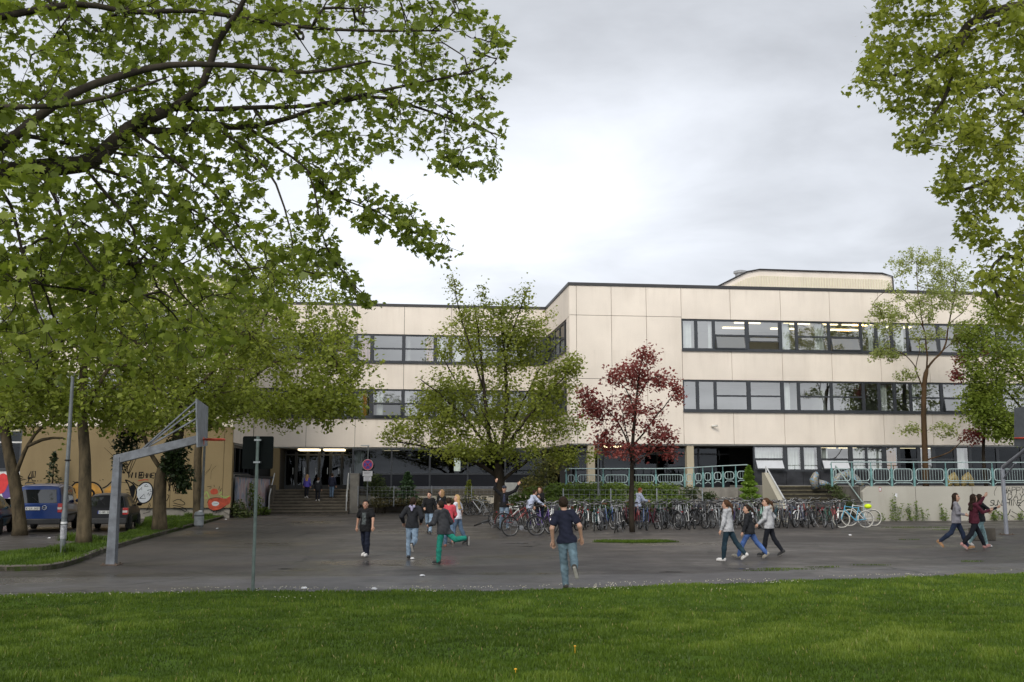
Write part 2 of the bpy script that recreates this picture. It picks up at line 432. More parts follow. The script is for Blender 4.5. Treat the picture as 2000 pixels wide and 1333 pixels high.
tag(link('grass', fast_mesh('grass', np.concatenate(vs), np.concatenate(fs), np.concatenate(at)), None, M_GRASS), 'short green grass of the lawn', 'grass', kind='stuff')
# daisies along the lawn edge
r = np.random.default_rng(5); dm = MB()
cl = [(60, 1187, .5, 16), (180, 1178, .5, 14), (360, 1172, .7, 30), (400, 1168, .4, 20), (560, 1170, .35, 20), (590, 1163, .5, 34), (570, 1190, .2, 14), (820, 1175, .2, 12), (800, 1163, 1.2, 60), (920, 1160, .8, 40), (1150, 1160, .8, 50), (1220, 1156, .5, 30), (1155, 1170, .35, 26), (1440, 1150, .7, 60), (1510, 1156, .25, 12), (1400, 1172, .15, 8), (1700, 1138, .7, 46), (1770, 1136, .4, 26), (1990, 1124, .3, 10)]
for px, py, sp, n in cl:
    c = G(px, py)
    for k in range(int(n*.7)):
        x = c.x + r.normal()*sp; y = c.y + r.normal()*sp*.35
        if y > edge_y(x)-.05: y = edge_y(x) - .05 - abs(r.normal())*.15
        z = float(lawn_z(x, y)) + .07 + r.random()*.03; rr = .006+.006*r.random()
        dm.mat(0).lathe([(rr*.3, 0), (rr, .003), (rr*.9, .006)], (x, y, z), 6); dm.mat(1).lathe([(rr*.4, .006), (rr*.2, .011)], (x, y, z), 5)
tag(dm.build('daisy', [mat('daisy petals', (.8, .8, .78), .6, .05), mat('daisy centre', (.7, .5, .05), .7)]), 'scattered white daisies in the lawn edge', 'daisies', kind='stuff')
dd = MB()
for px, py in ((1007, 1308), (1123, 1263)):
    c = G(px, py, .35); z = float(lawn_z(c.x, c.y)); c = G(px, py, z + .08)
    dd.lathe([(.008, -.003), (.014, .003), (.01, .009)], c, 9); dd.tube([(c.x, c.y, z), tuple(c)], .003, 4)
tag(dd.build('dandelion', mat('dandelion yellow', (.75, .38, .02), .7)), 'a few yellow dandelions in the lawn', 'dandelions', kind='stuff')

# ---------------------------------------------------------------- grass verge, kerb, patches on the left
kerb_px = [(-260, 1124), (-60, 1117), (40, 1116), (100, 1113), (150, 1101), (215, 1076), (300, 1050), (370, 1031), (415, 1019), (447, 1009)]
KB = [G(*p) for p in kerb_px]
back_px = [(447, 1008), (300, 1011.5), (283, 1016), (278, 1036), (210, 1056), (112, 1074), (0, 1088), (-120, 1095), (-260, 1100)]
BK = [G(*p) for p in back_px]
def smooth_line(pts, n=8):
    out = []
    for i in range(len(pts)-1):
        p0, p1, p2, p3 = pts[max(i-1,0)], pts[i], pts[i+1], pts[min(i+2,len(pts)-1)]
        for k in range(n):
            t = k/n; out.append(.5*((2*p1)+(p2-p0)*t+(2*p0-5*p1+4*p2-p3)*t*t+(3*p1-p0-3*p2+p3)*t**3))
    out.append(pts[-1]); return out
KL = smooth_line(KB, 6)
km = MB()
for i in range(len(KL)-1):
    a, c = KL[i], KL[i+1]; d = (c-a).normalized(); n = Vector((-d.y, d.x, 0))*.14
    km.prism([(a.x, a.y, 0), (a.x+n.x, a.y+n.y, 0), (a.x+n.x, a.y+n.y, .13), (a.x, a.y, .115)], (c-a)*.992)
M_KERB = mat('kerb concrete', (.1, .085, .07), .9, .4, 4, bmp=.4)
tag(km.build('kerb', M_KERB), 'mossy concrete kerb around the grass verge', 'kerb', kind='structure')
vp = [(p.x, p.y) for p in KL] + [(p.x, p.y) for p in BK]
vm = MB(); vm.prism([(x, y, 0) for x, y in vp], (0, 0, .1))
tag(vm.build('verge', M_LAWN), 'grass verge with trees beside the car park', 'verge', kind='structure')
def inside(x, y, poly):
    x = np.asarray(x); y = np.asarray(y); c = np.zeros(x.shape, bool); n = len(poly)
    for i in range(n):
        x0, y0 = poly[i]; x1, y1 = poly[(i+1) % n]
        if y0 == y1: continue
        t = ((y0 > y) != (y1 > y)) & (x < (x1-x0)*(y-y0)/(y1-y0)+x0); c ^= t
    return c
def patch_blades(poly, n, h, w, z, seed):
    r = np.random.default_rng(seed); a = np.array(poly); lo, hi = a.min(0), a.max(0)
    x = lo[0]+(hi[0]-lo[0])*r.random(n); y = lo[1]+(hi[1]-lo[1])*r.random(n); k = inside(x, y, poly); x, y = x[k], y[k]
    p = vnoise(x, y, 1.3, seed); n = len(x)
    v, f = blades(x, y, np.full(n, z), h*(.3+p+.3*r.random(n)), w*(.6+.8*r.random(n)))
    return v, f, np.repeat(np.clip(.2*r.random(n)+.6*p, 0, .93), 5)
vs, fs, at, o = [], [], [], 0
isl = G(1242, 1059)
def ring(cx, cy, rx, ry, n=24): return [(cx+rx*math.cos(2*math.pi*i/n)*(1+.12*math.sin(5*i)), cy+ry*math.sin(2*math.pi*i/n)*(1+.15*math.sin(3*i))) for i in range(n)]
ISL = ring(isl.x, isl.y, 1.35, .45)
pats = [(vp, 80000, .075, .011, .1), (ISL, 2600, .07, .011, .01)]
for (px, py), (rx, ry) in (((1545, 1113), (.75, .12)), ((1605, 1109), (.4, .09)), ((1495, 1116), (.5, .08)), ((1900, 1098), (.3, .07)), ((1790, 1031), (1.6, .3)), ((1775, 1055), (.4, .12)), ((1700, 1105), (.5, .05)), ((495, 1152), (.14, .12)), ((1860, 1036), (.9, .15))):
    c = G(px, py); pats.append((ring(c.x, c.y, rx, ry), int(330*rx*(1+ry)), .035, .008, .006))
for (px, py, rad) in ((163, 1062, .75), (312, 1036, .9), (388, 1014, .7), (122, 1090, .35)):
    c = G(px, py); pats.append((ring(c.x, c.y, rad, rad*.8), int(1300*rad), .24, .013, .1))
for i, (pg, n, h, w_, z) in enumerate(pats):
    v, f, a = patch_blades(pg, n, h, w_, z, 30+i); vs.append(v); fs.append(f+o); at.append(a); o += len(v)
tag(link('verge_grass', fast_mesh('verge_grass', np.concatenate(vs), np.concatenate(fs), np.concatenate(at)), None, M_GRASS), 'longer grass on the verge and in the asphalt gaps', 'grass', kind='stuff')
tag(MB().poly([(x, y, .007) for x, y in ISL]).build('grass_patch', M_LAWN), 'small oval grass patch in the asphalt', 'grass patch', kind='structure')
# ---------------------------------------------------------------- school building
def clad_mat(name, base, streak=.25):
    m, nt, bs = nmat(name)
    a = noise(nt, .6, 4, .5); s = noise(nt, 1.4, 5, .65, sc=(1, 1, .12)); f = noise(nt, 22, 3, .6)
    c = ramp(nt, a, [(.3, tuple(x*.93 for x in base)), (.7, tuple(min(1, x*1.05) for x in base))])
    c = mix(nt, ramp(nt, s, [(.5, 0.0), (.75, streak*.9)]), c, tuple(x*y for x, y in zip(base, (.66, .63, .6))))
    sz = N(nt, 'ShaderNodeSeparateXYZ'); tcz = N(nt, 'ShaderNodeTexCoord'); nt.links.new(tcz.outputs['Object'], sz.inputs[0])
    zr_ = N(nt, 'ShaderNodeMapRange'); zr_.inputs['From Min'].default_value = 0; zr_.inputs['From Max'].default_value = 14; nt.links.new(sz.outputs[2], zr_.inputs[0])
    st_ = []
    for L_ in (5.5, 8.82, 12.3): st_ += [((L_-1.1)/14, 0.0), ((L_-.02)/14, .26), ((L_+.02)/14, 0.0)]
    dr = ramp(nt, zr_.outputs[0], st_); s2 = ramp(nt, noise(nt, 2.6, 4, .6, sc=(1, 1, .05)), [(.5, 0.0), (.68, 1.0)])
    dm_ = N(nt, 'ShaderNodeMath', operation='MULTIPLY'); nt.links.new(dr, dm_.inputs[0]); nt.links.new(s2, dm_.inputs[1])
    c = mix(nt, dm_.outputs[0], c, tuple(x*y for x, y in zip(base, (.6, .57, .54))))
    pt = noise(nt, .21, 2, .4); c = mix(nt, .8, c, ramp(nt, pt, [(.35, .94), (.65, 1.04)]), 'MULTIPLY')
    c = mix(nt, .25, c, ramp(nt, f, [(.3, .85), (.7, 1.1)]), 'MULTIPLY')
    nt.links.new(c, bs.inputs['Base Color']); bs.inputs['Roughness'].default_value = .85; bs.inputs['Specular IOR Level'].default_value = .2
    bump(nt, bs, f, .12, .01); return m
M_CLAD = clad_mat('cream concrete cladding', (.78, .695, .595))
M_OCHRE = clad_mat('ochre render darkened for shade', (.225, .17, .09), .3)  # even ochre base, darkened to stand in for tree shade on the left wall
M_GAP = mat('joint shadow gap', (.05, .04, .03), .95)
M_FRAME = mat('anthracite window frame', (.028, .031, .036), .45, .2, 3)
M_SILL = mat('grey metal sill', (.10, .105, .12), .45, .2, 3)
M_SLATE = mat('slate grey infill panel', (.03, .031, .035), .6, .5, 1.6, 0, .2)
M_DARKP = mat('dark blue grey panel', (.012, .013, .017), .6, .2, 1, 0, .15)
M_FASC = mat('dark roof edge metal', (.03, .028, .028), .5)
M_GLASS = glass_mat('window glass', .24, (.7, .73, .71), (.97, .96, .93))
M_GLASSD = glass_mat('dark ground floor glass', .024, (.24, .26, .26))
M_CURT = mat('white curtain cloth', (.72, .74, .72), .9, .12, 2)
M_CURTO = mat('orange curtain cloth', (.55, .25, .06), .9, .2, 2)
M_CURTP = mat('pink curtain cloth', (.6, .33, .27), .9, .15, 2)
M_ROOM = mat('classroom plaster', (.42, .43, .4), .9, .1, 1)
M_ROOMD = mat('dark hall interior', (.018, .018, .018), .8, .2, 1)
M_LAMP = emit_mat('fluorescent lamp', (1, .82, .5), 2.6)
M_LAMPW = emit_mat('warm entrance lamp', (1, .83, .55), 1.5)
M_CONC = mat('weathered concrete', (.2, .185, .16), .9, .25, 2.2, bmp=.35)
M_CONCD = mat('dark mossy concrete', (.075, .065, .05), .9, .35, 2.5, bmp=.4)
M_WALLP = clad_mat('pale grey retaining wall paint', (.40, .38, .325), .4)
M_BLIND = mat('white paper blind', (.52, .53, .55), .8, .06, 2)

Z0, W1a, W1b, W2a, W2b, ZR = 3.8, 5.58, 7.27, 8.90, 10.60, 12.32
school = empty('school_building', (C0[0], C0[1], 0), TH, 'long three-storey school with cream concrete cladding and dark ribbon windows', 'building')
LXL = -17.4; LXR = 34.0; LYB = 8.0; LXLL = -40.0
lx_of = lambda px, ly=0.0, py=760: Lp(px, py, ly)[0]

def panels(mb, axis, pos, edges, z0, z1, face):
    """cladding slabs with open joints on a vertical plane; face = outward sign"""
    for a, b in zip(edges[:-1], edges[1:]):
        g = .012
        if axis == 'y': mb.box(a+g, b-g, min(pos, pos-face*.1), max(pos, pos-face*.1), z0+g, z1-g)
        else: mb.box(min(pos, pos-face*.1), max(pos, pos-face*.1), a+g, b-g, z0+g, z1-g)
def cuts(edges, a, b):
    return [a] + [e for e in edges if a+.3 < e < b-.3] + [b]

# right wing front
jr = [lx_of(x) for x in (1196, 1265, 1333, 1431, 1530, 1627, 1723, 1818, 1912)]; d = jr[-1]-jr[-2]
while jr[-1] < LXR: jr.append(jr[-1]+d)
xb = lx_of(1334)
cm = MB(); jl = [-.35*0] 
for z0, z1 in ((Z0, W1b), (W1b, W2b+.1), (W2b+.1, ZR)): panels(cm, 'y', 0, [0, .4]+[e for e in jr if .5 < e < xb-.2]+[xb], z0, z1, -1)
for z0, z1 in ((Z0, W1a), (W1b, W2a), (W2b, ZR)): panels(cm, 'y', 0, cuts(jr, xb, LXR), z0, z1, -1)
# right wing return wall, facing left
ej = [.12, .9, 3.2, 5.5, 7.9]
for z0, z1 in ((Z0, W1a), (W1b, W2a), (W2b, ZR)): panels(cm, 'x', 0, ej, z0, z1, -1)
for z0, z1 in ((W1a, W1b), (W2a, W2b)): panels(cm, 'x', 0, [.12, .9], z0, z1, -1)
# link wing front
jk = [lx_of(x, LYB) for x in (600, 695, 788, 881, 974)]
for z0, z1 in ((Z0, W1a), (W1b, W2a), (W2b, ZR)): panels(cm, 'y', LYB, cuts(jk, LXL, 0), z0, z1, -1)
# left block
jb = [LXLL+2.7*i for i in range(9)]
ZO = 4.58
for z0, z1 in ((ZO, W1a), (W1b, W2a), (W2b, ZR)):
    panels(cm, 'y', .3, cuts(jb, LXLL, LXL), z0, z1, -1)
    panels(cm, 'x', LXL, [.42, 2.9, 5.4, 7.9], max(z0, Z0) if z0 != ZO else Z0, z1, 1)
for z0, z1 in ((W1a, W1b), (W2a, W2b)): panels(cm, 'x', LXL, [.42, 1.0], z0, z1, 1)
cm.build('wall', M_CLAD, school)
# structure behind the joints and roof
bm_ = MB()
bm_.box(.11, LXR, .09, .3, Z0+.02, W1a-.02).box(.11, LXR, .09, .3, W1b+.02, W2a-.02).box(.11, LXR, .09, .3, W2b+.02, ZR-.02).box(.11, xb, .09, .3, Z0+.02, ZR-.02)
bm_.box(.09, .3, .3, LYB, Z0+.02, W1a-.02).box(.09, .3, .3, LYB, W1b+.02, W2a-.02).box(.09, .3, .3, LYB, W2b+.02, ZR-.02)
for z0, z1 in ((Z0, W1a), (W1b, W2a), (W2b, ZR)):
    bm_.box(LXL, .09, LYB+.09, LYB+.3, z0+.02, z1-.02); bm_.box(LXLL, LXL-.11, .39, .6, max(z0, ZO)+.02, z1-.02); bm_.box(LXL-.3, LXL-.09, .4, LYB, z0+.02, z1-.02)
bm_.build('core_wall', M_GAP, school)
rm = MB()
rm.box(-.05, LXR, -.05, 30, ZR, ZR+.16); rm.box(LXL, -.05, LYB-.05, 30, ZR, ZR+.155); rm.box(LXLL, LXL+.05, .25, 30, ZR, ZR+.16)
rm.build('roof', M_FASC, school)
sm = MB()   # soffit slabs over the ground floor and floor slabs
for z0, z1 in ((Z0-.06, Z0+.015), (7.35, 7.5), (10.75, 10.85)):
    sm.box(.12, LXR, .12, 22, z0, z1); sm.box(LXL, .12, LYB+.12, 22, z0, z1); sm.box(LXLL, LXL-.12, .45, 22, z0, z1)
sm.build('floor_slab', mat('white ceiling', (.6, .6, .57), .9, .06, 1), school)
im = MB()   # rooms: back walls and cross walls
for z0, z1 in ((3.85, 7.34), (7.52, 10.74)):
    im.box(.35, LXR, 5.6, 5.8, z0, z1); im.box(LXL, .35, LYB+5.6, LYB+5.8, z0, z1); im.box(LXLL, LXL-.35, 5.9, 6.1, z0, z1)
    for x in [xb-.3] + [xb+8.1*i for i in range(1, 4)]: im.box(x-.1, x+.1, .4, 5.6, z0, z1)
    for x in (-14, -8.4, -2.8): im.box(x-.1, x+.1, LYB+.4, LYB+5.6, z0, z1)
im.build('room_wall', M_ROOM, school)

def curtain_mesh(x0, x1, y, z0, z1, waves=None):
    n = max(8, int((x1-x0)*22)); v, f = [], []
    for i in range(n+1):
        x = x0+(x1-x0)*i/n; dy = .03*math.sin(i*1.7)+.012*math.sin(i*.63)
        v += [(x, y+dy, z0), (x, y+dy, z1)]
    for i in range(n): f.append((2*i, 2*i+2, 2*i+3, 2*i+1))
    me = bpy.data.meshes.new('curtain'); me.from_pydata(v, [], f); me.update(); return me
def window(a0, a1, z0, z1, p0, p1, ly=0.0, transom=None, opening=0, glass=None, curtain=None, ccol=None, lamp=False, swap=None, blind=False):
    """ribbon window: frame a0..a1, pane p0..p1; swap = (lx, outward) builds it on a wall running along local y"""
    def T(mb):
        if swap:
            X0, s = swap
            mb.v = [(X0 + s*(-(y - ly)), x, z) for x, y, z in mb.v]
        return mb
    f = MB(); yb = ly+.05; ye = ly+.17
    f.box(a0, p0, yb, ye, z0, z1); f.box(p1, a1, yb, ye, z0, z1)
    f.box(p0, p1, yb+.004, ye-.004, z0, z0+.11); f.box(p0, p1, yb+.004, ye-.004, z1-.09, z1)
    if transom: f.box(p0, p1, yb+.006, ye-.006, transom-.045, transom+.045)
    fo = T(f).build('window', M_FRAME, school)
    g = glass or M_GLASS
    zt = transom-.045 if transom else z1-.09
    def pane(za, zb, tilt=0):
        q = MB(); yy = ly+.10
        q.poly([(p0, yy-tilt, za), (p1, yy-tilt, za), (p1, yy, zb), (p0, yy, zb)])
        T(q).build('pane', g, fo)
        if tilt:
            s = MB(); e = .05
            s.bar((p0+e/2, yy-tilt-.012, za), (p0+e/2, yy-.012, zb), e, .05).bar((p1-e/2, yy-tilt-.012, za), (p1-e/2, yy-.012, zb), e, .05)
            s.box(p0, p1, yy-tilt-.03, yy-tilt+.02, za-.03, za+.02)
            T(s).build('sash', M_FRAME, fo)
            if blind:
                s = MB(); s.poly([(p0+.06, yy-tilt-.02, za+.05), (p1-.06, yy-tilt-.02, za+.05), (p1-.06, yy-.02, zb-.03), (p0+.06, yy-.02, zb-.03)])
                T(s).build('blind', M_BLIND, fo)
    if transom: pane(transom+.045, z1-.09)
    if opening != 9: pane(z0+.11, zt, .0 if not opening else opening)
    else: pane(z0+.11+.42, zt-.05, .03)
    if curtain:
        c0, c1 = curtain
        if swap is None:
            link('curtain', curtain_mesh(p0+(p1-p0)*c0, p0+(p1-p0)*c1, ly+.3, z0+.12, z1-.1), fo, ccol or M_CURT)
    return fo

MOD = [(1337, 1360), (1366, 1395), (1400.5, 1459.5), (1467, 1525.5), (1532, 1558), (1563.5, 1622), (1627.5, 1684.5), (1690, 1715), (1720.5, 1745), (1751, 1777), (1782, 1836.5), (1843, 1896)]
pr = [(lx_of(a), lx_of(b)) for a, b in MOD]
for w_ in (.7, .7, 1.6, 1.6, .7, 1.6):
    a = pr[-1][1]+.18; pr.append((a, a+w_))
def frames(ps, lo, hi):
    e = [lo] + [(ps[i][1]+ps[i+1][0])/2 for i in range(len(ps)-1)] + [hi]
    return [(e[i], e[i+1]) for i in range(len(ps))]
frr = frames(pr, xb, pr[-1][1]+.1)
for fl, (z0, z1) in enumerate(((W1a, W1b), (W2a, W2b))):
    tz = z0+.84
    for i, ((p0, p1), (a0, a1)) in enumerate(zip(pr, frr)):
        wide = p1-p0 > 1.1; op = 0; cu = None; cc = None
        if fl == 1: op = {2: .2, 3: 9, 6: .2, 10: .16}.get(i, 0)
        else: op = {11: .15}.get(i, 0)
        cu = {(1, 0): (.1, .8), (1, 4): (0, .75), (1, 5): (.62, .95), (1, 8): (0, .6), (1, 7): (.6, 1), (1, 9): (.3, 1), (0, 4): (0, .55), (0, 8): (0, .62), (0, 10): (0, .2), (1, 1): (.8, 1)}.get((fl, i))
        window(a0, a1, z0, z1, p0, p1, 0, tz if wide else None, op, curtain=cu, blind=False)
# link wing windows
MODL = [(468, 494), (500, 556), (563, 619), (625, 650), (656, 690), (697.5, 721.5), (729.5, 784), (791, 846), (853, 877), (883, 910), (917, 971), (978, 1031), (1037, 1058)]
pk = [(lx_of(a, LYB), lx_of(b, LYB)) for a, b in MODL]
pk = [(max(a, LXL+.3), b) for a, b in pk if b > LXL+.6]; pk[-1] = (pk[-1][0], -.25)
frk = frames(pk, LXL+.02, 0)
for fl, (z0, z1) in enumerate(((W1a, W1b), (W2a, W2b))):
    for i, ((p0, p1), (a0, a1)) in enumerate(zip(pk, frk)):
        j = i + 13 - len(pk); wide = p1-p0 > 1.1
        cu, cc = {(1, 5): ((.1, 1), M_CURTP), (1, 7): ((.75, 1), M_CURTP), (1, 8): ((.05, .6), None), (1, 9): ((.1, .7), None), (0, 5): ((0, .5), None), (0, 6): ((.12, .35), None), (0, 9): ((.3, .9), None), (0, 4): ((.5, .95), None), (1, 4): ((0, .5), M_CURTP)}.get((fl, j), (None, None))
        fo = window(a0, a1, z0, z1, p0, p1, LYB, z0+.84 if wide else None, .3 if (fl, j) == (0, 6) else 0, curtain=cu, ccol=cc)
        if (fl, j) == (0, 5): link('curtain', curtain_mesh(p0+.35, p0+.6, LYB+.26, z0+.12, z1-.1), fo, M_CURTO)
# return wall windows and left block windows
for z0, z1 in ((W1a, W1b), (W2a, W2b)):
    for a, b in ((.95, 1.75), (1.95, 3.45), (3.6, 5.1), (5.3, 6.0), (6.2, 7.7)): window(a-.08, b+.08, z0, z1, a, b, 0, z0+.84 if b-a > 1.1 else None, swap=(0, -1))
    for a, b in ((1.1, 2.6), (2.8, 4.3), (4.5, 5.3), (5.5, 7.0)): window(a-.08, b+.08, z0, z1, a, b, 0, z0+.84 if b-a > 1.1 else None, swap=(LXL, 1))
    x = LXLL+.3
    while x < LXL-1.7:
        window(x-.08, x+1.58, z0, z1, x, x+1.5, .3, z0+.84); x += 1.66
sm = MB()
for z in (W1a, W2a):
    sm.box(xb-.02, pr[-1][1], -.09, .06, z-.07, z+.035); sm.box(LXL+.05, -.12, LYB-.09, LYB+.06, z-.07, z+.035); sm.box(-.09, .06, .95, 7.9, z-.072, z+.03)
sm.build('window_sill', M_FRAME, school)
# classroom lamps
def lamp(x, y, z, L=1.5, rot=0, m=None):
    q = MB(); q.box(x-L/2, x+L/2, y-.07, y+.07, z-.08, z)
    q.build('ceiling_lamp', m or M_LAMP, school)
for px, py in ((1490, 630), (1513, 651)): pass
for x in (pr[3][0]+.5, pr[5][0]+.6, pr[6][0]+.4, pr[6][1]+.5, pr[8][0]): 
    for y in (1.6, 3.6): lamp(x, y, 10.74)
for x in (pr[10][0]+.6,): lamp(x, 2.2, 10.74)

# ---- ground floor, right wing
pil = MB()
for px in (1156, 1350): x = lx_of(px, -.0, 900); pil.box(x-.19, x+.19, .12, .5, 1.4, Z0-.07)
pil.build('pillar', clad_mat('pillar concrete', (.45, .39, .28)), school)
xg = lx_of(1474, 0, 900)
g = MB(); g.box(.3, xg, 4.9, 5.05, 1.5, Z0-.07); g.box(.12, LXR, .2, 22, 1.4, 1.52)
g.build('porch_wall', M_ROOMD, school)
for i in range(5):
    a = .6+i*(xg-.9)/5; b = a+(xg-.9)/5
    f = MB(); f.box(a, a+.08, 3.2, 3.3, 1.52, Z0-.07); f.box(a+.08, b, 3.204, 3.296, 3.3, 3.38); f.box(a+.08, b, 3.204, 3.296, 1.53, 1.75)
    fo = f.build('door' if i in (1, 3) else 'window', M_FRAME, school)
    MB().poly([(a+.08, 3.25, 1.75), (b, 3.25, 1.75), (b, 3.25, Z0-.08), (a+.08, 3.25, Z0-.08)]).build('pane', M_GLASSD, fo)
MG = [(1477, 1533), (1541, 1567), (1573, 1600), (1607, 1661), (1669, 1694), (1698, 1727), (1735, 1757), (1762, 1795), (1802, 1824), (1831, 1867), (1873, 1896), (1902, 1950), (1956, 1998)]
pg = [(lx_of(a, 0, 900), lx_of(b, 0, 900)) for a, b in MG]
for w_ in (1.5, .7, 1.5): a = pg[-1][1]+.18; pg.append((a, a+w_))
frg = frames(pg, xg, LXR-.1)
for i, ((p0, p1), (a0, a1)) in enumerate(zip(pg, frg)):
    wide = i in (0, 3, 4, 5, 7, 9)
    op = {0: .26, 3: .26}.get(i, 0)
    cu, cc = {0: ((0, 1), None), 1: ((0, 1), None), 2: ((0, .9), None), 3: ((0, .3), None), 4: ((0, 1), None), 5: ((0, 1), None), 6: ((0, 1), M_CURTO), 8: ((0, .4), None), 10: ((.1, .9), None)}.get(i, (None, None))
    window(a0, a1, 2.36, Z0-.06, p0, p1, .12, 3.02 if wide else None, op, glass=None if cu else M_GLASSD, curtain=cu, ccol=cc, blind=op > 0)
s = MB()
for (a0, a1) in frg: s.box(a0+.01, a1-.01, .16, .3, 1.5, 2.36)
s.build('infill_panel', M_SLATE, school)
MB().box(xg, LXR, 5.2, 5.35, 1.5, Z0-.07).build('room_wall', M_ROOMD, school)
for px in (1195, 1655, 1615, 1775, 1803): lamp(lx_of(px, 1.5, 868), 1.5, Z0-.065, 1.0)
# ---- ground floor, link wing: glazed hall and entrance
ze = 1.32
x0, x1 = lx_of(546, LYB, 900), lx_of(687, LYB, 900)
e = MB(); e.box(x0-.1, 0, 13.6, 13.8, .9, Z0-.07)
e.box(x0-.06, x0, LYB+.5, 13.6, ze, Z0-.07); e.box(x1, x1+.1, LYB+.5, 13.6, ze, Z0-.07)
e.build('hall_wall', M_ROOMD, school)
MB().box(x0-.06, .1, LYB, 14, 1.0, ze).build('hall_floor', M_CONCD, school)
nd = 6
for i in range(nd):
    a = x0+(x1-x0)*i/nd; b = x0+(x1-x0)*(i+1)/nd
    f = MB(); f.box(a+.01, a+.09, 11.0, 11.08, ze, Z0-.2); f.box(b-.09, b-.01, 11.0, 11.08, ze, Z0-.2); f.box(a+.09, b-.09, 11.004, 11.076, ze+2.05, ze+2.14); f.box(a+.09, b-.09, 11.004, 11.076, ze, ze+.25)
    fo = f.build('door', M_FRAME, school)
    MB().poly([(a+.09, 11.04, ze+.25), (b-.09, 11.04, ze+.25), (b-.09, 11.04, Z0-.2), (a+.09, 11.04, Z0-.2)]).build('pane', M_GLASSD, fo)
    MB().box(b-.2, b-.17, 10.93, 10.99, ze+.9, ze+1.3).build('handle', mat('brushed steel', (.55, .56, .57), .35, .1, 5, 1), fo)
for ya, yb_ in ((9.0, 9.0), (10.2, 10.2)):
    for k in range(2): q = MB(); xx = x0+.95+k*1.5; q.box(xx, xx+1.25, ya, ya+.12, Z0-.17, Z0-.07); q.build('ceiling_lamp', M_LAMPW if ya < 9.5 else M_LAMP, school)
for px in (765, 915, 940, 1040): 
    lamp(lx_of(px, 10, 885), 10, Z0-.065, .95)
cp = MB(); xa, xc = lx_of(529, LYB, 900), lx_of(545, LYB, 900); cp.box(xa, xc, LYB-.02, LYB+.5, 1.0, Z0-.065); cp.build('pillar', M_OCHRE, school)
nm = 5; xs = [x1+.02+(-.3-x1)*i/nm for i in range(nm+1)]
for a, b in zip(xs[:-1], xs[1:]):
    f = MB(); f.box(a, a+.1, LYB+.1, LYB+.22, 1.5, Z0-.07); f.box(a+.1, b, LYB+.104, LYB+.216, 2.18, 2.28); f.box(a+.1, b, LYB+.104, LYB+.216, 3.62, Z0-.07)
    fo = f.build('window', M_FRAME, school)
    MB().poly([(a+.1, LYB+.16, 2.28), (b, LYB+.16, 2.28), (b, LYB+.16, 3.62), (a+.1, LYB+.16, 3.62)]).build('pane', M_GLASSD, fo)
    MB().box(a+.1, b-.005, LYB+.13, LYB+.2, 1.5, 2.18).build('infill_panel', M_DARKP, school)
MB().box(x1+.12, -.1, LYB+.05, LYB+.25, 1.35, 1.5).build('window_sill', M_SILL, school)
MB().box(x1+.12, -.1, LYB+.08, LYB+.3, 0, 1.35).build('plinth', clad_mat('pale plinth render', (.55, .5, .4)), school)
a_ = lx_of(887, LYB, 900)
MB().box(a_, a_+.38, LYB+.06, LYB+.1, 2.4, 3.3).build('poster', mat('pale green poster', (.55, .62, .55), .6, .3, 5), school)
a_ = lx_of(702, LYB, 900)
link('curtain', curtain_mesh(a_-.3, a_+.25, LYB+.3, 2.28, 3.62), school, M_CURT)
# ---- left block ground floor
o0 = lx_of(40, .3, 900)
om = MB()
oj = [o0] + [lx_of(x, .3, 900) for x in (136, 232, 335, 437)] + [LXL]
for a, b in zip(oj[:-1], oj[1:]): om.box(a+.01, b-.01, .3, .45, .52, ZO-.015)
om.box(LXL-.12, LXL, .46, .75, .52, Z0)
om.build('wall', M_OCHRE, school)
MB().box(o0, LXL-.13, .37, .6, .5, ZO).build('core_wall', M_GAP, school)
MB().box(LXLL, LXL-.06, .42, .7, 0, .5).build('plinth', M_CONC, school)
s_ = MB(); s_.box(LXLL, o0-.02, .5, .6, 1.0, 2.35); so_ = s_.build('wall', mat('mural white', (.6, .6, .58), .8), school)
mu = MB()
def disc(mb, px, py, rx, rz, ly, n=20, ph=0):
    x, z = Lp(px, py, ly); mb.poly([(x+rx*math.cos(2*math.pi*i/n)*(1+.15*math.sin(3*2*math.pi*i/n+ph)), ly, z+rz*math.sin(2*math.pi*i/n)*(1+.1*math.sin(2*2*math.pi*i/n))) for i in range(n)])
disc(mu.mat(1), 15, 958, .34, .4, .494); disc(mu.mat(0), 3, 945, .32, .5, .49); disc(mu.mat(2), 33, 940, .12, .24, .49)
mu.build('mural', [mat('mural red', (.55, .03, .03), .7), mat('mural purple', (.09, .05, .2), .7), mat('mural yellow', (.55, .5, .2), .7)], school)
f = MB(); f.box(LXLL, o0-.02, .45, .55, 2.36, 2.5); f.box(LXLL, o0-.02, .45, .55, ZO-.1, ZO)
for i in range(8): f.box(o0-.12-i*1.6, o0-.02-i*1.6, .454, .546, 2.5, ZO-.1)
fo = f.build('window', M_FRAME, school)
MB().poly([(LXLL, .5, 2.5), (o0-.1, .5, 2.5), (o0-.1, .5, ZO-.1), (LXLL, .5, ZO-.1)]).build('pane', M_GLASSD, fo)
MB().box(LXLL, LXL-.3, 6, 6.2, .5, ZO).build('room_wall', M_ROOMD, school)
lamp(lx_of(30, 2.2, 838), 2.2, ZO-.1, .7, m=M_LAMPW)
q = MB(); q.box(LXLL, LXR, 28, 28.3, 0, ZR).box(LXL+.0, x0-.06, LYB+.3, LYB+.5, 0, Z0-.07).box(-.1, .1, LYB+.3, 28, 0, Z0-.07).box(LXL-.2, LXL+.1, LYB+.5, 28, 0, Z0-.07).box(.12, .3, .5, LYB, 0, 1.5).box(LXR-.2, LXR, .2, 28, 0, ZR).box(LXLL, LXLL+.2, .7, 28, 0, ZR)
q.build('rear_wall', M_ROOMD, school)
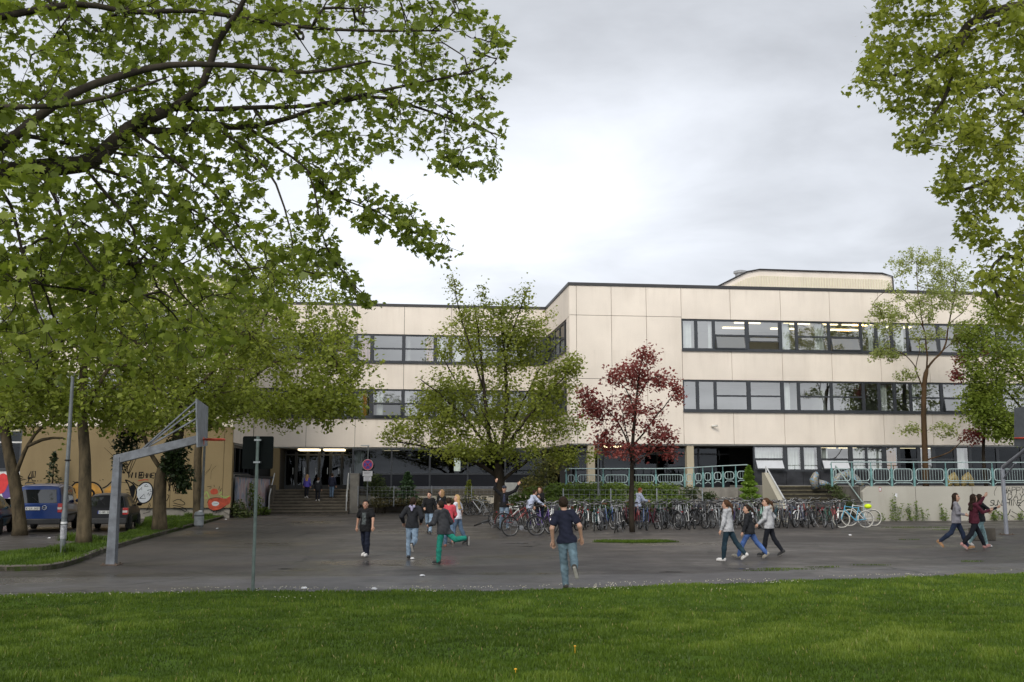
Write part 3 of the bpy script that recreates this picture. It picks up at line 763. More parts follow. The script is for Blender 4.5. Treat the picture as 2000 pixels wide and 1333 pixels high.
# side face of the left block: dark glazing over the mural wall
f = MB(); xx = LXL-.3
f.box(xx, xx+.1, .76, LYB, 3.6, Z0); f.box(xx, xx+.1, .76, LYB, 2.2, 2.3)
for i in range(5): f.box(xx-.002, xx+.102, .8+i*1.75, .9+i*1.75, 2.3, 3.6)
fo = f.build('window', M_FRAME, school)
MB().poly([(xx+.05, .8, 2.3), (xx+.05, LYB, 2.3), (xx+.05, LYB, 3.6), (xx+.05, .8, 3.6)]).build('pane', M_GLASSD, fo)
MB().box(xx-.1, xx+.2, .76, LYB, 0, 2.2).build('plinth', M_CONC, school)
# ---- penthouse
LP = 13.0
pp = [Lp(*q, LP) for q in ((1402, 560), (1458, 532), (1483, 527.5), (1722, 535), (1742, 541), (1746, 566))]
pp = [(x, max(z, ZR+.1)) for x, z in pp]; pp[0] = (pp[1][0]+(pp[0][0]-pp[1][0])/(pp[1][1]-pp[0][1])*(pp[1][1]-ZR-.1), ZR+.1); pp[-1] = (pp[-1][0], ZR+.1)
ph = MB(); ph.prism([(x, LP, z) for x, z in pp], (0, 7, 0))
po = ph.build('rooftop_hall', M_CLAD, school)
rb = MB(); xa, xz = pp[0][0]+1.2, pp[-1][0]-.35
def topz(x):
    for (a, za), (b, zb) in zip(pp[:-1], pp[1:]):
        if a <= x <= b: return za+(zb-za)*(x-a)/(b-a)
    return ZR
x = xa
while x < xz:
    t = topz(x+.05)-.42
    if t > ZR+.25: rb.box(x, x+.11, LP-.05, LP-.003, ZR+.18, t)
    x += .19
rb.build('ribbed_cladding', mat('cream ribbed sheet metal', (.68, .62, .46), .6, .06, 2), po)
te = MB(); te.tube([(x, LP-.08, z+.02) for x, z in pp], .055, 6); te.build('roof_edge', M_FASC, po)
c = Lp(1446, 540, LP+2.5); vb = MB()
vb.lathe([(.36, 0), (.36, .95), (.48, 1.0), (.48, 1.15), (.25, 1.22)], (c[0], LP+2.5, c[1]-.8), 14)
vb.build('roof_vent', mat('grey vent metal', (.25, .26, .27), .5, .2, 3), po)
# security camera / wall lamp on the cladding
q = Lp(1390, 833); cb = MB(); cb.box(q[0]-.04, q[0]+.04, -.12, -.0, q[1]-.04, q[1]+.04).tube([(q[0], -.12, q[1]), (q[0]+.22, -.3, q[1]+.02)], .06, 8)
cb.build('wall_lamp', mat('pale plastic', (.6, .58, .52), .5), school)

# ---------------------------------------------------------------- stroke writing (spray paint lies 4 mm proud of its wall)
def ribbon(mb, pts, w, ly, taper=False):
    k = len(pts)
    L = []
    for i, (x, z) in enumerate(pts):
        a = pts[max(i-1, 0)]; b = pts[min(i+1, k-1)]; d = math.hypot(b[0]-a[0], b[1]-a[1]) or 1
        ww = w*(.5 if taper and i in (0, k-1) else 1)/2
        L.append(((x-(b[1]-a[1])/d*ww, z+(b[0]-a[0])/d*ww), (x+(b[1]-a[1])/d*ww, z-(b[0]-a[0])/d*ww)))
    for i in range(k-1):
        mb.poly([(L[i][0][0], ly, L[i][0][1]), (L[i][1][0], ly, L[i][1][1]), (L[i+1][1][0], ly, L[i+1][1][1]), (L[i+1][0][0], ly, L[i+1][0][1])])
GLY = {'A': [[(0,0),(.5,1),(1,0)],[(.2,.4),(.8,.4)]], 'B': [[(0,0),(0,1),(.7,.9),(.7,.6),(0,.5),(.8,.4),(.8,.1),(0,0)]], 'C': [[(1,.85),(.6,1),(.1,.7),(.1,.3),(.6,0),(1,.15)]], 'D': [[(0,0),(0,1),(.7,.85),(.9,.5),(.7,.15),(0,0)]], 'E': [[(1,1),(0,1),(0,0),(1,0)],[(0,.5),(.8,.5)]],
 'H': [[(0,0),(0,1)],[(1,0),(1,1)],[(0,.5),(1,.5)]], 'I': [[(.5,0),(.5,1)]], 'K': [[(0,0),(0,1)],[(1,1),(0,.5),(1,0)]], 'L': [[(0,1),(0,0),(.9,0)]], 'M': [[(0,0),(.1,1),(.5,.4),(.9,1),(1,0)]], 'N': [[(0,0),(0,1),(1,0),(1,1)]], 'O': [[(.5,0),(.05,.3),(.05,.7),(.5,1),(.95,.7),(.95,.3),(.5,0)]], 'P': [[(0,0),(0,1),(.9,.9),(.9,.55),(0,.5)]], 'R': [[(0,0),(0,1),(.9,.9),(.9,.55),(0,.5),(1,0)]],
 'S': [[(1,.9),(.5,1),(.05,.8),(.2,.55),(.8,.45),(.95,.2),(.5,0),(0,.1)]], 'T': [[(0,1),(1,1)],[(.5,1),(.5,0)]], 'U': [[(0,1),(.05,.2),(.5,0),(.95,.2),(1,1)]], 'W': [[(0,1),(.25,0),(.5,.7),(.75,0),(1,1)]], 'X': [[(0,0),(1,1)],[(0,1),(1,0)]], 'Y': [[(0,1),(.5,.5),(1,1)],[(.5,.5),(.4,0)]], '!': [[(.5,1),(.5,.3)],[(.5,.1),(.5,0)]], '0': [[(.5,0),(.1,.3),(.1,.7),(.5,1),(.9,.7),(.9,.3),(.5,0)]], '1': [[(.2,.7),(.6,1),(.6,0)]], '2': [[(0,.8),(.5,1),(1,.75),(0,0),(1,0)]], '-': [[(.1,.5),(.9,.5)]], '5': [[(1,1),(.1,1),(.1,.55),(.8,.55),(.9,.2),(.5,0),(0,.1)]], ' ': []}
def write(mb, text, x, z, h, w, sp, lw, ly, slant=.1, jit=.04):
    r = random.Random(text)
    for i, ch in enumerate(text):
        for st in GLY.get(ch, []):
            ribbon(mb, [(x+i*sp+(px+slant*py+r.uniform(-jit, jit))*w, z+(py+r.uniform(-jit, jit))*h) for px, py in st], lw, ly)
M_SPB = mat('black spray paint', (.008, .008, .009), .9, .2, 6, 0, .1); M_SPW = mat('pale grey spray paint', (.38, .4, .42), .7, .12, 3)
M_SPR = mat('red spray paint', (.30, .045, .02), .85, .4, 4); M_SPO = mat('orange ochre spray paint', (.33, .17, .03), .85, .35, 3); M_SPG = mat('green spray paint', (.2, .3, .07), .7)
gy = .296
def L3(pts): return [Lp(px, py, .3) for px, py in pts]
gr = MB()
def curve(pts, n=6):
    q = smooth_line([Vector((a, b, 0)) for a, b in pts], n); return [(v.x, v.y) for v in q]
def zoomA(pts): return [(p[0]/5.554, 820+p[1]/5.554) for p in pts]       # reading frame of the first close look
def zoomB(pts): return [(220+p[0]/7.404, 880+p[1]/7.404) for p in pts]
def fillA(mi, pts, ly, fr=zoomB):
    gr.mat(mi).poly([(x, ly, z) for x, z in L3(curve(fr(pts)))])
def lineA(mi, pts, w, fr=zoomB, ly=gy, crv=True):
    ribbon(gr.mat(mi), L3(curve(fr(pts)) if crv else fr(pts)), w, ly)
# pale balloon piece with black outline
fillA(1, [(380,520),(450,470),(530,480),(570,540),(565,650),(530,720),(450,760),(390,740),(360,680),(345,590),(380,520)], .297)
lineA(0, [(380,520),(450,468),(530,475),(575,540),(570,650),(530,725),(450,765),(385,745),(355,690),(340,745),(300,750),(330,680),(345,600),(320,520),(260,460),(185,430),(220,480),(250,560),(270,640),(300,750)], .06)
fillA(0, [(250,520),(300,500),(325,560),(315,640),(290,710),(270,640)], .2965)
lineA(0, [(380,520),(340,500),(290,460)], .05)
for pts in ([(460,520),(485,488),(515,525),(460,520)], [(380,580),(425,535),(420,575)], [(390,695),(455,635),(475,700),(390,695)], [(500,580),(520,575),(555,565),(540,600),(570,590)], [(505,640),(520,610),(530,655),(550,625)]): lineA(0, pts, .03, crv=False)
for pts in ([(605,690),(585,620),(600,560),(625,535)], [(490,870),(540,760),(550,800),(500,860)], [(440,915),(540,890)], [(150,620),(165,660)], [(180,620),(190,660)], [(120,460),(215,470)], [(190,570),(250,575)], [(200,610),(260,620)]): lineA(0, pts, .025, crv=False)
def flush():
    global gr
    gr.build('graffiti', GM, school); gr = MB()
GM = [M_SPB, M_SPW, M_SPR, M_SPO, M_SPG]
gr.build('graffiti', GM, school); gr = MB()
# ochre throw-up left of it
fillA(3, [(790,730),(830,690),(870,700),(900,690),(1000,690),(1060,720),(1100,780),(1120,870),(1000,880),(850,870),(820,800)], .297, zoomA)
fillA(3, [(1130,760),(1220,720),(1225,870),(1140,860)], .297, zoomA)
for pts, w_ in (([(780,720),(830,680),(900,695),(1000,680),(1070,710),(1110,780),(1115,870)], .07), ([(820,800),(800,740)], .05), ([(990,760),(1020,800),(1000,850)], .1), ([(1110,745),(1160,720),(1225,660)], .06), ([(1130,860),(1125,800),(1180,840)], .04), ([(790,670),(840,690)], .03), ([(1080,655),(1090,660)], .03), ([(1110,650),(1125,655)], .03)): lineA(0, pts, w_, zoomA)
gr.build('graffiti', GM, school); gr = MB()
# scribbles above the van
for pts in ([(215,610),(250,625),(215,640),(285,650),(215,660)], [(305,625),(340,560),(345,620)], [(360,620),(355,560),(385,560),(380,625),(300,630)], [(300,640),(345,640),(350,665),(390,665)], [(320,630),(300,690),(330,680)], [(405,665),(415,665)], [(440,665),(450,665)], [(215,740),(300,745),(340,735),(480,740)], [(310,735),(375,695),(450,730)], [(215,700),(250,720)]): lineA(0, pts, .05, zoomA, crv=False)
gr.build('graffiti', GM, school); gr = MB()
# tags right of the second tree
x, z = Lp(250, 934, .3); write(gr.mat(0), 'WIE', x, z, .28, .2, .26, .07, gy); flush(); x, z = Lp(272, 934, .3); write(gr, 'IMMER!', x, z, .24, .15, .19, .05, gy); flush()
x, z = Lp(340, 944, .3); write(gr, 'MAX', x, z, .16, .12, .15, .034, gy); flush(); x, z = Lp(340, 954, .3); write(gr, 'HAT', x, z, .16, .12, .15, .034, gy); flush(); x, z = Lp(342, 965, .3); write(gr, 'RECHT', x, z, .17, .09, .115, .03, gy); flush()
for pts in ([(870,740),(950,710),(1030,750),(1040,780),(990,790),(880,760)], [(870,800),(960,810),(1060,850),(1050,885),(960,840),(880,830)], [(985,720),(990,700)], [(1090,420),(1120,300)], [(1100,500),(1085,450),(1120,330)], [(780,735),(815,660),(790,640)], [(820,470),(870,430)]): lineA(0, pts, .035); flush()
lineA(2, [(370,440),(470,425),(520,430)], .05)
gr.build('graffiti', GM, school); gr = MB()
# red ring with a tail
fillA(2, [(1370,760),(1400,710),(1480,690),(1560,690),(1640,700),(1700,665),(1695,760),(1640,800),(1560,850),(1460,870),(1390,840)], .297)
fillA(1, [(1430,770),(1460,740),(1520,745),(1540,775),(1500,805),(1450,800)], .296)
fillA(2, [(1410,590),(1450,555),(1510,565),(1520,620),(1460,640),(1420,625)], .297)
for pts in ([(1330,640),(1360,600),(1400,690)], [(1560,650),(1620,680),(1690,660)], [(1540,640),(1580,600)], [(1370,690),(1330,690)]): lineA(4, pts, .05)
for pts in ([(1370,760),(1400,705),(1480,685),(1560,690)], [(1390,840),(1460,872),(1560,850),(1640,800)], [(1455,870),(1455,900)], [(1500,860),(1505,905)], [(1370,525),(1430,520)], [(1400,550),(1430,540)], [(1465,500),(1470,530)], [(1545,520),(1535,570)], [(1575,550),(1550,590)], [(1450,775),(1520,770)]): lineA(0, pts, .025)
flush()
for pts in ([(1320,370),(1400,280),(1430,200)], [(1420,420),(1430,300),(1500,220)], [(1340,330),(1410,260)]): lineA(0, pts, .012); flush()

# ---------------------------------------------------------------- mural wall, entrance stairs
def wloc(o): o.location = (C0[0], C0[1], 0); o.rotation_euler = (0, 0, TH); return o
m, nt, bs = nmat('mural paint swirls')
n_ = noise(nt, 1.6, 3, .5, sc=(1.4, 1.4, .45)); c = ramp(nt, n_, [(.3, (.05, .12, .28)), (.4, (.32, .34, .42)), (.47, (.42, .2, .18)), (.53, (.5, .46, .42)), (.6, (.1, .16, .3)), (.68, (.3, .38, .2)), (.75, (.5, .35, .25))])
c = mix(nt, .3, c, (.34, .33, .34)); nt.links.new(c, bs.inputs['Base Color']); bs.inputs['Roughness'].default_value = .8
e0 = Lxy(L2W(LXL+.25, .9)); e1 = Lxy(G(526, 1002))
mw = empty('mural_wall', L2W(0, 0), TH, 'low wall covered in a blurred pastel mural beside the left entrance stairs', 'wall')
a = Vector((e0[0], e0[1], 0)); b = Vector((e1[0], e1[1], 0)); b2 = Vector((e1[0]+.1, LYB-.1, 0)); nrm = Vector((-.16, .02, 0))
q = MB(); q.prism([a, b, b+Vector((0,0,1.95)), a+Vector((0,0,2.05))], nrm); q.build('wall', m, mw)
q = MB(); q.bar(a+Vector((-.05,0,2.12)), b+Vector((-.05,.0,2.03)), .3, .1); q.bar(b+Vector((-.06,.06,2.03)), b2+Vector((0,0,2.03)), .3, .098); q.build('coping', M_FRAME, mw)
sx0, sx1 = lx_of(523, 6, 990), lx_of(681, 6, 990)
NS = 8; rise = ze/NS; tr_ = .34; yb0 = LYB-.05-NS*tr_+tr_
st = MB()
for i in range(NS):
    y0 = yb0+i*tr_; z1 = (i+1)*rise; st.box(sx0, sx1, y0, LYB+.3 if i == NS-1 else y0+tr_, (0 if i == 0 else i*rise-.002), z1-.055 if True else z1)
es = empty('entrance_stairs', L2W(0, 0), TH, 'dark concrete stairs with eight steps up to the school entrance', 'stairs')
st.build('riser', M_CONCD, es)
tb = MB()
for i in range(NS):
    y0 = yb0+i*tr_; z1 = (i+1)*rise; tb.box(sx0-.01, sx1+.01, y0-.04, LYB+.3 if i == NS-1 else y0+tr_+.02, z1-.053, z1)
tb.build('tread', mat('worn step treads', (.13, .108, .08), .85, .35, 3, bmp=.3), es)
M_GALV = mat('galvanised steel', (.36, .38, .39), .45, .2, 6, .7)
hm = MB()
for x in (sx1-.12,):
    hm.tube([(x, yb0+.05, 0), (x, yb0+.05, .95), (x, LYB+.0, ze+.95), (x, LYB+.0, ze)], .03, 8); hm.tube([(x, yb0+1.2, .5), (x, yb0+1.2, 1.45)], .025, 6)
hm.tube([(sx0+.1, yb0+.05, 0), (sx0+.1, yb0+.05, .95), (sx0+.1, LYB+.0, ze+.95), (sx0+.1, LYB+.0, ze)], .03, 8)
tag(wloc(hm.build('handrail', mat('pale grey rail paint', (.5, .51, .5), .5, .1, 4))), 'pale tube handrails on both sides of the entrance stairs', 'handrail')
pc = Lxy(G(691, 1003)); q = MB(); q.box(pc[0]-.25, pc[0]+.25, pc[1]-.1, LYB-.02, 0, 2.2); q.box(pc[0]-.27, pc[0]+.27, pc[1]-.12, LYB-.02, 2.2, 2.26)
tag(wloc(q.build('stair_cheek_wall', M_CONC, bevel=.015)), 'tall concrete block at the right end of the entrance stairs', 'wall')
q = Lxy(G(538, 1003)); c = MB(); c.box(q[0]-.15, sx0-.02, 6.4, LYB-.05, 0, 1.6)
tag(wloc(c.build('planter_block', M_CONCD)), 'mossy concrete block left of the entrance stairs', 'wall')
# planter wall in front of the hall
p0 = Lxy(G(702, 1002)); p1 = Lxy(G(1000, 1000))
q = MB(); q.box(p0[0], p1[0], p0[1], p0[1]+.25, 0, .42); q.box(p0[0]-.02, p1[0]+.02, p0[1]-.02, p0[1]+.27, .42, .48)
tag(wloc(q.build('planter_wall', M_CONCD, bevel=.01)), 'low dark planter wall in front of the hall windows', 'wall')
PW = p0
q = MB(); q.box(p0[0], 3.2, p0[1]+.27, LYB+.06, 0, .4)
tag(wloc(q.build('planting_bed', M_SOIL)), 'soil bed between planter wall and hall', 'soil', kind='structure')

# ---------------------------------------------------------------- terrace, stairs, retaining wall on the right
ZT = 1.62; RY = -7.0; TY = -4.3
sA, sB = lx_of(1496, TY, 950), lx_of(1634, TY, 950)
q = MB(); q.box(.2, sA-.3, -2.2, .15, 0, ZT-.1); q.box(sA-.3, sB, TY, .15, 0, ZT); q.box(sB, 45, RY+.26, .15, 0, ZT-.02)
tag(wloc(q.build('terrace', mat('terrace paving', (.16, .15, .13), .9, .3, 2, bmp=.3))), 'raised terrace in front of the right wing', 'terrace', kind='structure')
rwx = lx_of(1664, RY, 985)
q = MB(); q.prism([(sB+.02, RY, 0), (45, RY, 0), (45, RY, ZT), (sB+.35, RY, ZT), (sB+.02, RY, ZT-.25)], (0, .25, 0))
rw = empty('retaining_wall', L2W(0, 0), TH, 'pale grey retaining wall with black graffiti below the terrace railing', 'wall')
q.build('wall', M_WALLP, rw)
j = MB()
for px in (1680, 1789, 1900): x = Lp(px, 980, RY)[0]; j.box(x-.008, x+.008, RY-.003, RY+.01, .02, ZT-.02)
j.build('joint', M_GAP, rw)
g_ = MB(); yy = RY-.004
def RWt(t, px, py, h, w, sp, lw): x, z = Lp(px, py, RY); write(g_, t, x, z, h, w, sp, lw, yy, .25)
RWt('HAPPY', 1958, 964, .3, .2, .235, .034); RWt('DAY', 1968, 976, .28, .24, .29, .034); RWt('SUNSHINE', 1933, 988, .26, .2, .2, .038)
def cz(pts): return [Lp(1700+x/4.443, 820+y/4.443, RY) for x, y in pts]
for pts, w_ in (([(1085,770),(1100,800),(1145,835),(1190,830),(1215,780)], .04), ([(1060,800),(1090,785)], .03), ([(1070,810),(1055,830)], .03), ([(1225,795),(1280,825)], .03), ([(1215,830),(1250,850)], .03), ([(1080,660),(1075,630),(1095,585)], .02), ([(1280,750),(1333,700),(1400,690)], .035), ([(1280,750),(1333,800),(1400,810)], .035), ([(1195,695),(1260,698)], .02)):
    ribbon(g_, cz(curve(pts)), w_, yy)
x, z = Lp(1719, 956, RY); g_.mat(2).poly([(x-.06, yy, z-.1), (x+.06, yy, z-.1), (x+.06, yy, z+.1), (x-.06, yy, z+.1)]); g_.mat(1).poly([(x-.04, yy-.002, z-.07), (x+.04, yy-.002, z-.07), (x+.04, yy-.002, z+.07), (x-.04, yy-.002, z+.07)])
x, z = Lp(1750, 968, RY); g_.mat(1).poly([(x-.07, yy, z-.1), (x+.06, yy, z-.08), (x+.07, yy, z+.09), (x-.05, yy, z+.1)])
g_.build('graffiti', [M_SPB, mat('faded paper sticker', (.6, .6, .62), .7, .2, 9), M_SPR], rw)
NS2 = 9; rise = ZT/NS2; t2 = (TY-RY+.1)/NS2
st2 = empty('terrace_stairs', L2W(0, 0), TH, 'broad mossy concrete stairs behind the bicycles up to the terrace', 'stairs')
rs, tb = MB(), MB()
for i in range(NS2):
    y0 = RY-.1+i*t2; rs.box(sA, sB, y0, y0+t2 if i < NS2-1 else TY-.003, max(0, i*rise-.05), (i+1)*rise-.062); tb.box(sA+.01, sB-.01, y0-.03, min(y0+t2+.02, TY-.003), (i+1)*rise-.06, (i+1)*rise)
rs.build('riser', mat('dark stair risers', (.03, .026, .018), .9, .4, 3), st2)  # risers in a darker tone than the treads
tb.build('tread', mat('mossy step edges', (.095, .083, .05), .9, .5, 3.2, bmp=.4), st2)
# sloping cheek wall with rail, left of these stairs
ck = MB(); ck.prism([(sA-.3, RY-.2, 0), (sA-.3, TY-.3, 0), (sA-.3, TY-.3, ZT+.65), (sA-.3, TY-.6, ZT+.65), (sA-.3, RY-.2, .5)], (.28, 0, 0))
tag(wloc(ck.build('stair_cheek_wall', clad_mat('pale cheek wall', (.42, .39, .31)))), 'sloping pale cheek wall left of the terrace stairs', 'wall')
def rail_thing(pts, r, label, m, extra=()):
    h = MB(); h.tube(pts, r, 8)
    for e_ in extra: h.tube(e_, r*.85, 6)
    return tag(wloc(h.build('handrail', m)), label, 'handrail')
rail_thing([(sA-.16, TY-.5, ZT+.62), (sA-.16, TY-.5, ZT+.95), (sA-.16, RY-.1, .95), (sA-.16, RY-.1, .55)], .035, 'pale sloping handrail on the cheek wall left of the terrace stairs', mat('silver rail', (.55, .56, .56), .4, .1, 4, .3))
rail_thing([(sB-.1, TY-.2, ZT-.02), (sB-.1, TY-.2, ZT+1.0), (sB-.1, RY-.25, .85), (sB-.1, RY-.25, 0)], .032, 'grey green sloping handrail on the right of the terrace stairs', mat('grey green rail', (.3, .37, .35), .5, .1, 4, .2))

M_TEAL = mat('teal railing paint', (.125, .255, .245), .55, .3, 4); M_TEALL = mat('pale grey green rail tube', (.32, .405, .395), .5, .15, 4)
def railing(name, label, posts, ly, zb, zt, tz_end=None, ramp=0):
    """posts: local x list; vertical-bar panels with rounded tube frames between teal posts, one handrail above"""
    rt = empty(name, L2W(0, 0), TH, label, 'railing')
    tp = []
    for i, x in enumerate(posts):
        up = zt + (ramp*max(0, i-4) if ramp else 0)
        q = MB(); q.box(x-.045, x+.045, ly-.03, ly+.03, zb, up-.28).tube([(x, ly, up-.28), (x, ly, up)], .022, 6)
        q.build('post', M_TEAL, rt); tp.append((x, ly, up))
    h = MB(); h.tube([(tp[0][0]-.06, ly, tp[0][2]-.15)]+tp+[(tp[-1][0]+.08, ly, tp[-1][2]-.06), (tp[-1][0]+.1, ly, tp[-1][2]-.2)], .026, 8); h.build('top_rail', M_TEALL, rt)
    for i in range(len(posts)-1):
        a, b = posts[i]+.1, posts[i+1]-.1
        if b-a < .15: a, b = posts[i]+.05, posts[i+1]-.05
        up = ramp*max(0, i-3.5) if ramp else 0
        z0, z1 = zb+.26+up, zt-.32+up; r_ = min(.14, (b-a)/3)
        pts = []
        for cx_, cz_, a0 in ((b-r_, z1-r_, 0), (a+r_, z1-r_, 90), (a+r_, z0+r_, 180), (b-r_, z0+r_, 270)):
            for k in range(5): w_ = R(a0+k*22.5); pts.append((cx_+r_*math.cos(w_), ly, cz_+r_*math.sin(w_)))
        q = MB(); q.tube(pts, .024, 6, closed=True)
        q.tube([(a, ly, zb+.1+up), (a+.1, ly, zb+.17+up), (b-.1, ly, zb+.17+up), (b, ly, zb+.1+up)], .02, 6)
        n_b = max(1, int((b-a)/.13))
        for k in range(1, n_b): x = a+(b-a)*k/n_b; q.tube([(x, ly, z0), (x, ly, z1)], .009, 4, caps=False)
        for xx_ in (posts[i]+.02, posts[i+1]-.02):
            for z_ in (z0+.15, z1-.15): q.tube([(xx_, ly, z_), (a if xx_ < a+.05 else b, ly, z_)], .015, 5)
        q.build('panel', M_TEALL, rt)
    return rt
px_r = [1624, 1664, 1701, 1741, 1785, 1847, 1938, 2030, 2120]
railing('terrace_railing', 'teal railing with barred panels on top of the pale retaining wall', [lx_of(p, RY+.12, 920) for p in px_r], RY+.12, ZT, ZT+1.14)
px_l = [1106, 1125, 1178, 1229, 1281, 1337, 1355, 1373, 1391.5, 1412, 1437, 1460]
railing('terrace_railing', 'teal railing with barred panels above the hedge under the red maple', [lx_of(p, -1.9, 930) for p in px_l], -1.9, ZT-.1, ZT+.86, ramp=.03)
# planter wall under the left railing
a_, b_ = lx_of(1338, -2.9, 960), lx_of(1446, -2.9, 960)
q = MB(); q.box(a_, b_, -2.9, -2.3, 0, .98); q.box(a_-6.6, b_+.1, -2.32, -2.21, 0, 1.5)
q.box(a_-.03, b_+.03, -2.93, -2.3, .98, 1.03)
tag(wloc(q.build('planter_wall', M_CONC, bevel=.01)), 'concrete planter wall between hedge and conifer under the railing', 'wall')
q = MB(); q.prism([(1.2, -6.2, 0), (sA-.35, -6.2, 0), (sA-.35, -2.95, .55), (1.2, -2.35, .9)], (0, .05, -.3))
tag(wloc(q.build('planting_slope', M_SOIL)), 'planted soil slope below the terrace', 'soil', kind='structure')
# mosaic sculptures on the terrace
m, nt, bs = nmat('broken tile mosaic')
vo = N(nt, 'ShaderNodeTexVoronoi'); vo.inputs['Scale'].default_value = 17; tcn = N(nt, 'ShaderNodeTexCoord'); nt.links.new(tcn.outputs['Object'], vo.inputs['Vector'])
sp_ = N(nt, 'ShaderNodeSeparateColor'); nt.links.new(vo.outputs['Color'], sp_.inputs[0])
cb_ = ramp(nt, sp_.outputs[0], [(0, (.2, .2, .19)), (.3, (.24, .2, .08)), (.45, (.22, .23, .27)), (.6, (.03, .04, .08)), (.72, (.25, .24, .2)), (.85, (.12, .25, .35)), (1, (.5, .12, .05))])
for e_ in nt.nodes: 
    if e_.type == 'VALTORGB': e_.color_ramp.interpolation = 'CONSTANT'
nt.links.new(cb_, bs.inputs['Base Color']); bs.inputs['Roughness'].default_value = .35
M_MOS = m; M_MOS2 = mat('yellow mosaic tile', (.25, .19, .07), .5, .6, 12)
def mosaic(label, px, py, L, H, m_, shape):
    x, z = Lp(px, py, -5.2 if shape == 0 else -5.0); q = MB(); n = 16
    if shape == 0: q.tube([(x-.02, -5.2, ZT-.1), (x-.12, -5.2, ZT+H*.45), (x+.02, -5.2, ZT+H*.85), (x+.04, -5.2, ZT+H)], [L*.34, L*.36, L*.25, L*.08], 14); q.tube([(x+.1, -5.3, ZT+.15), (x+L*.7, -5.35, ZT+.12), (x+L*1.2, -5.35, ZT+.0)], [L*.3, L*.22, L*.12], 12)
    else: q.tube([(x-L*.5, -5, ZT-.05), (x-L*.25, -5, ZT+H*.6), (x, -5, ZT+H*.78), (x+L*.25, -5, ZT+H*.5), (x+L*.5, -5, ZT-.1)], [.1, .18, .22, .18, .1], 12)
    tag(wloc(q.build('mosaic_sculpture', m_, smooth='full')), label, 'sculpture')
mosaic('seated mosaic figure at the top of the terrace stairs', 1594, 940, .58, .7, M_MOS, 0)
mosaic('arched mosaic sculpture behind the railing right of the stairs', 1655, 940, 1.7, .75, M_MOS, 1)
mosaic('small yellow mosaic hump behind the railing, left of its pair', 1861, 930, .45, .62, M_MOS2, 1)
mosaic('small yellow mosaic hump behind the railing, right of its pair', 1889, 930, .5, .62, M_MOS2, 1)
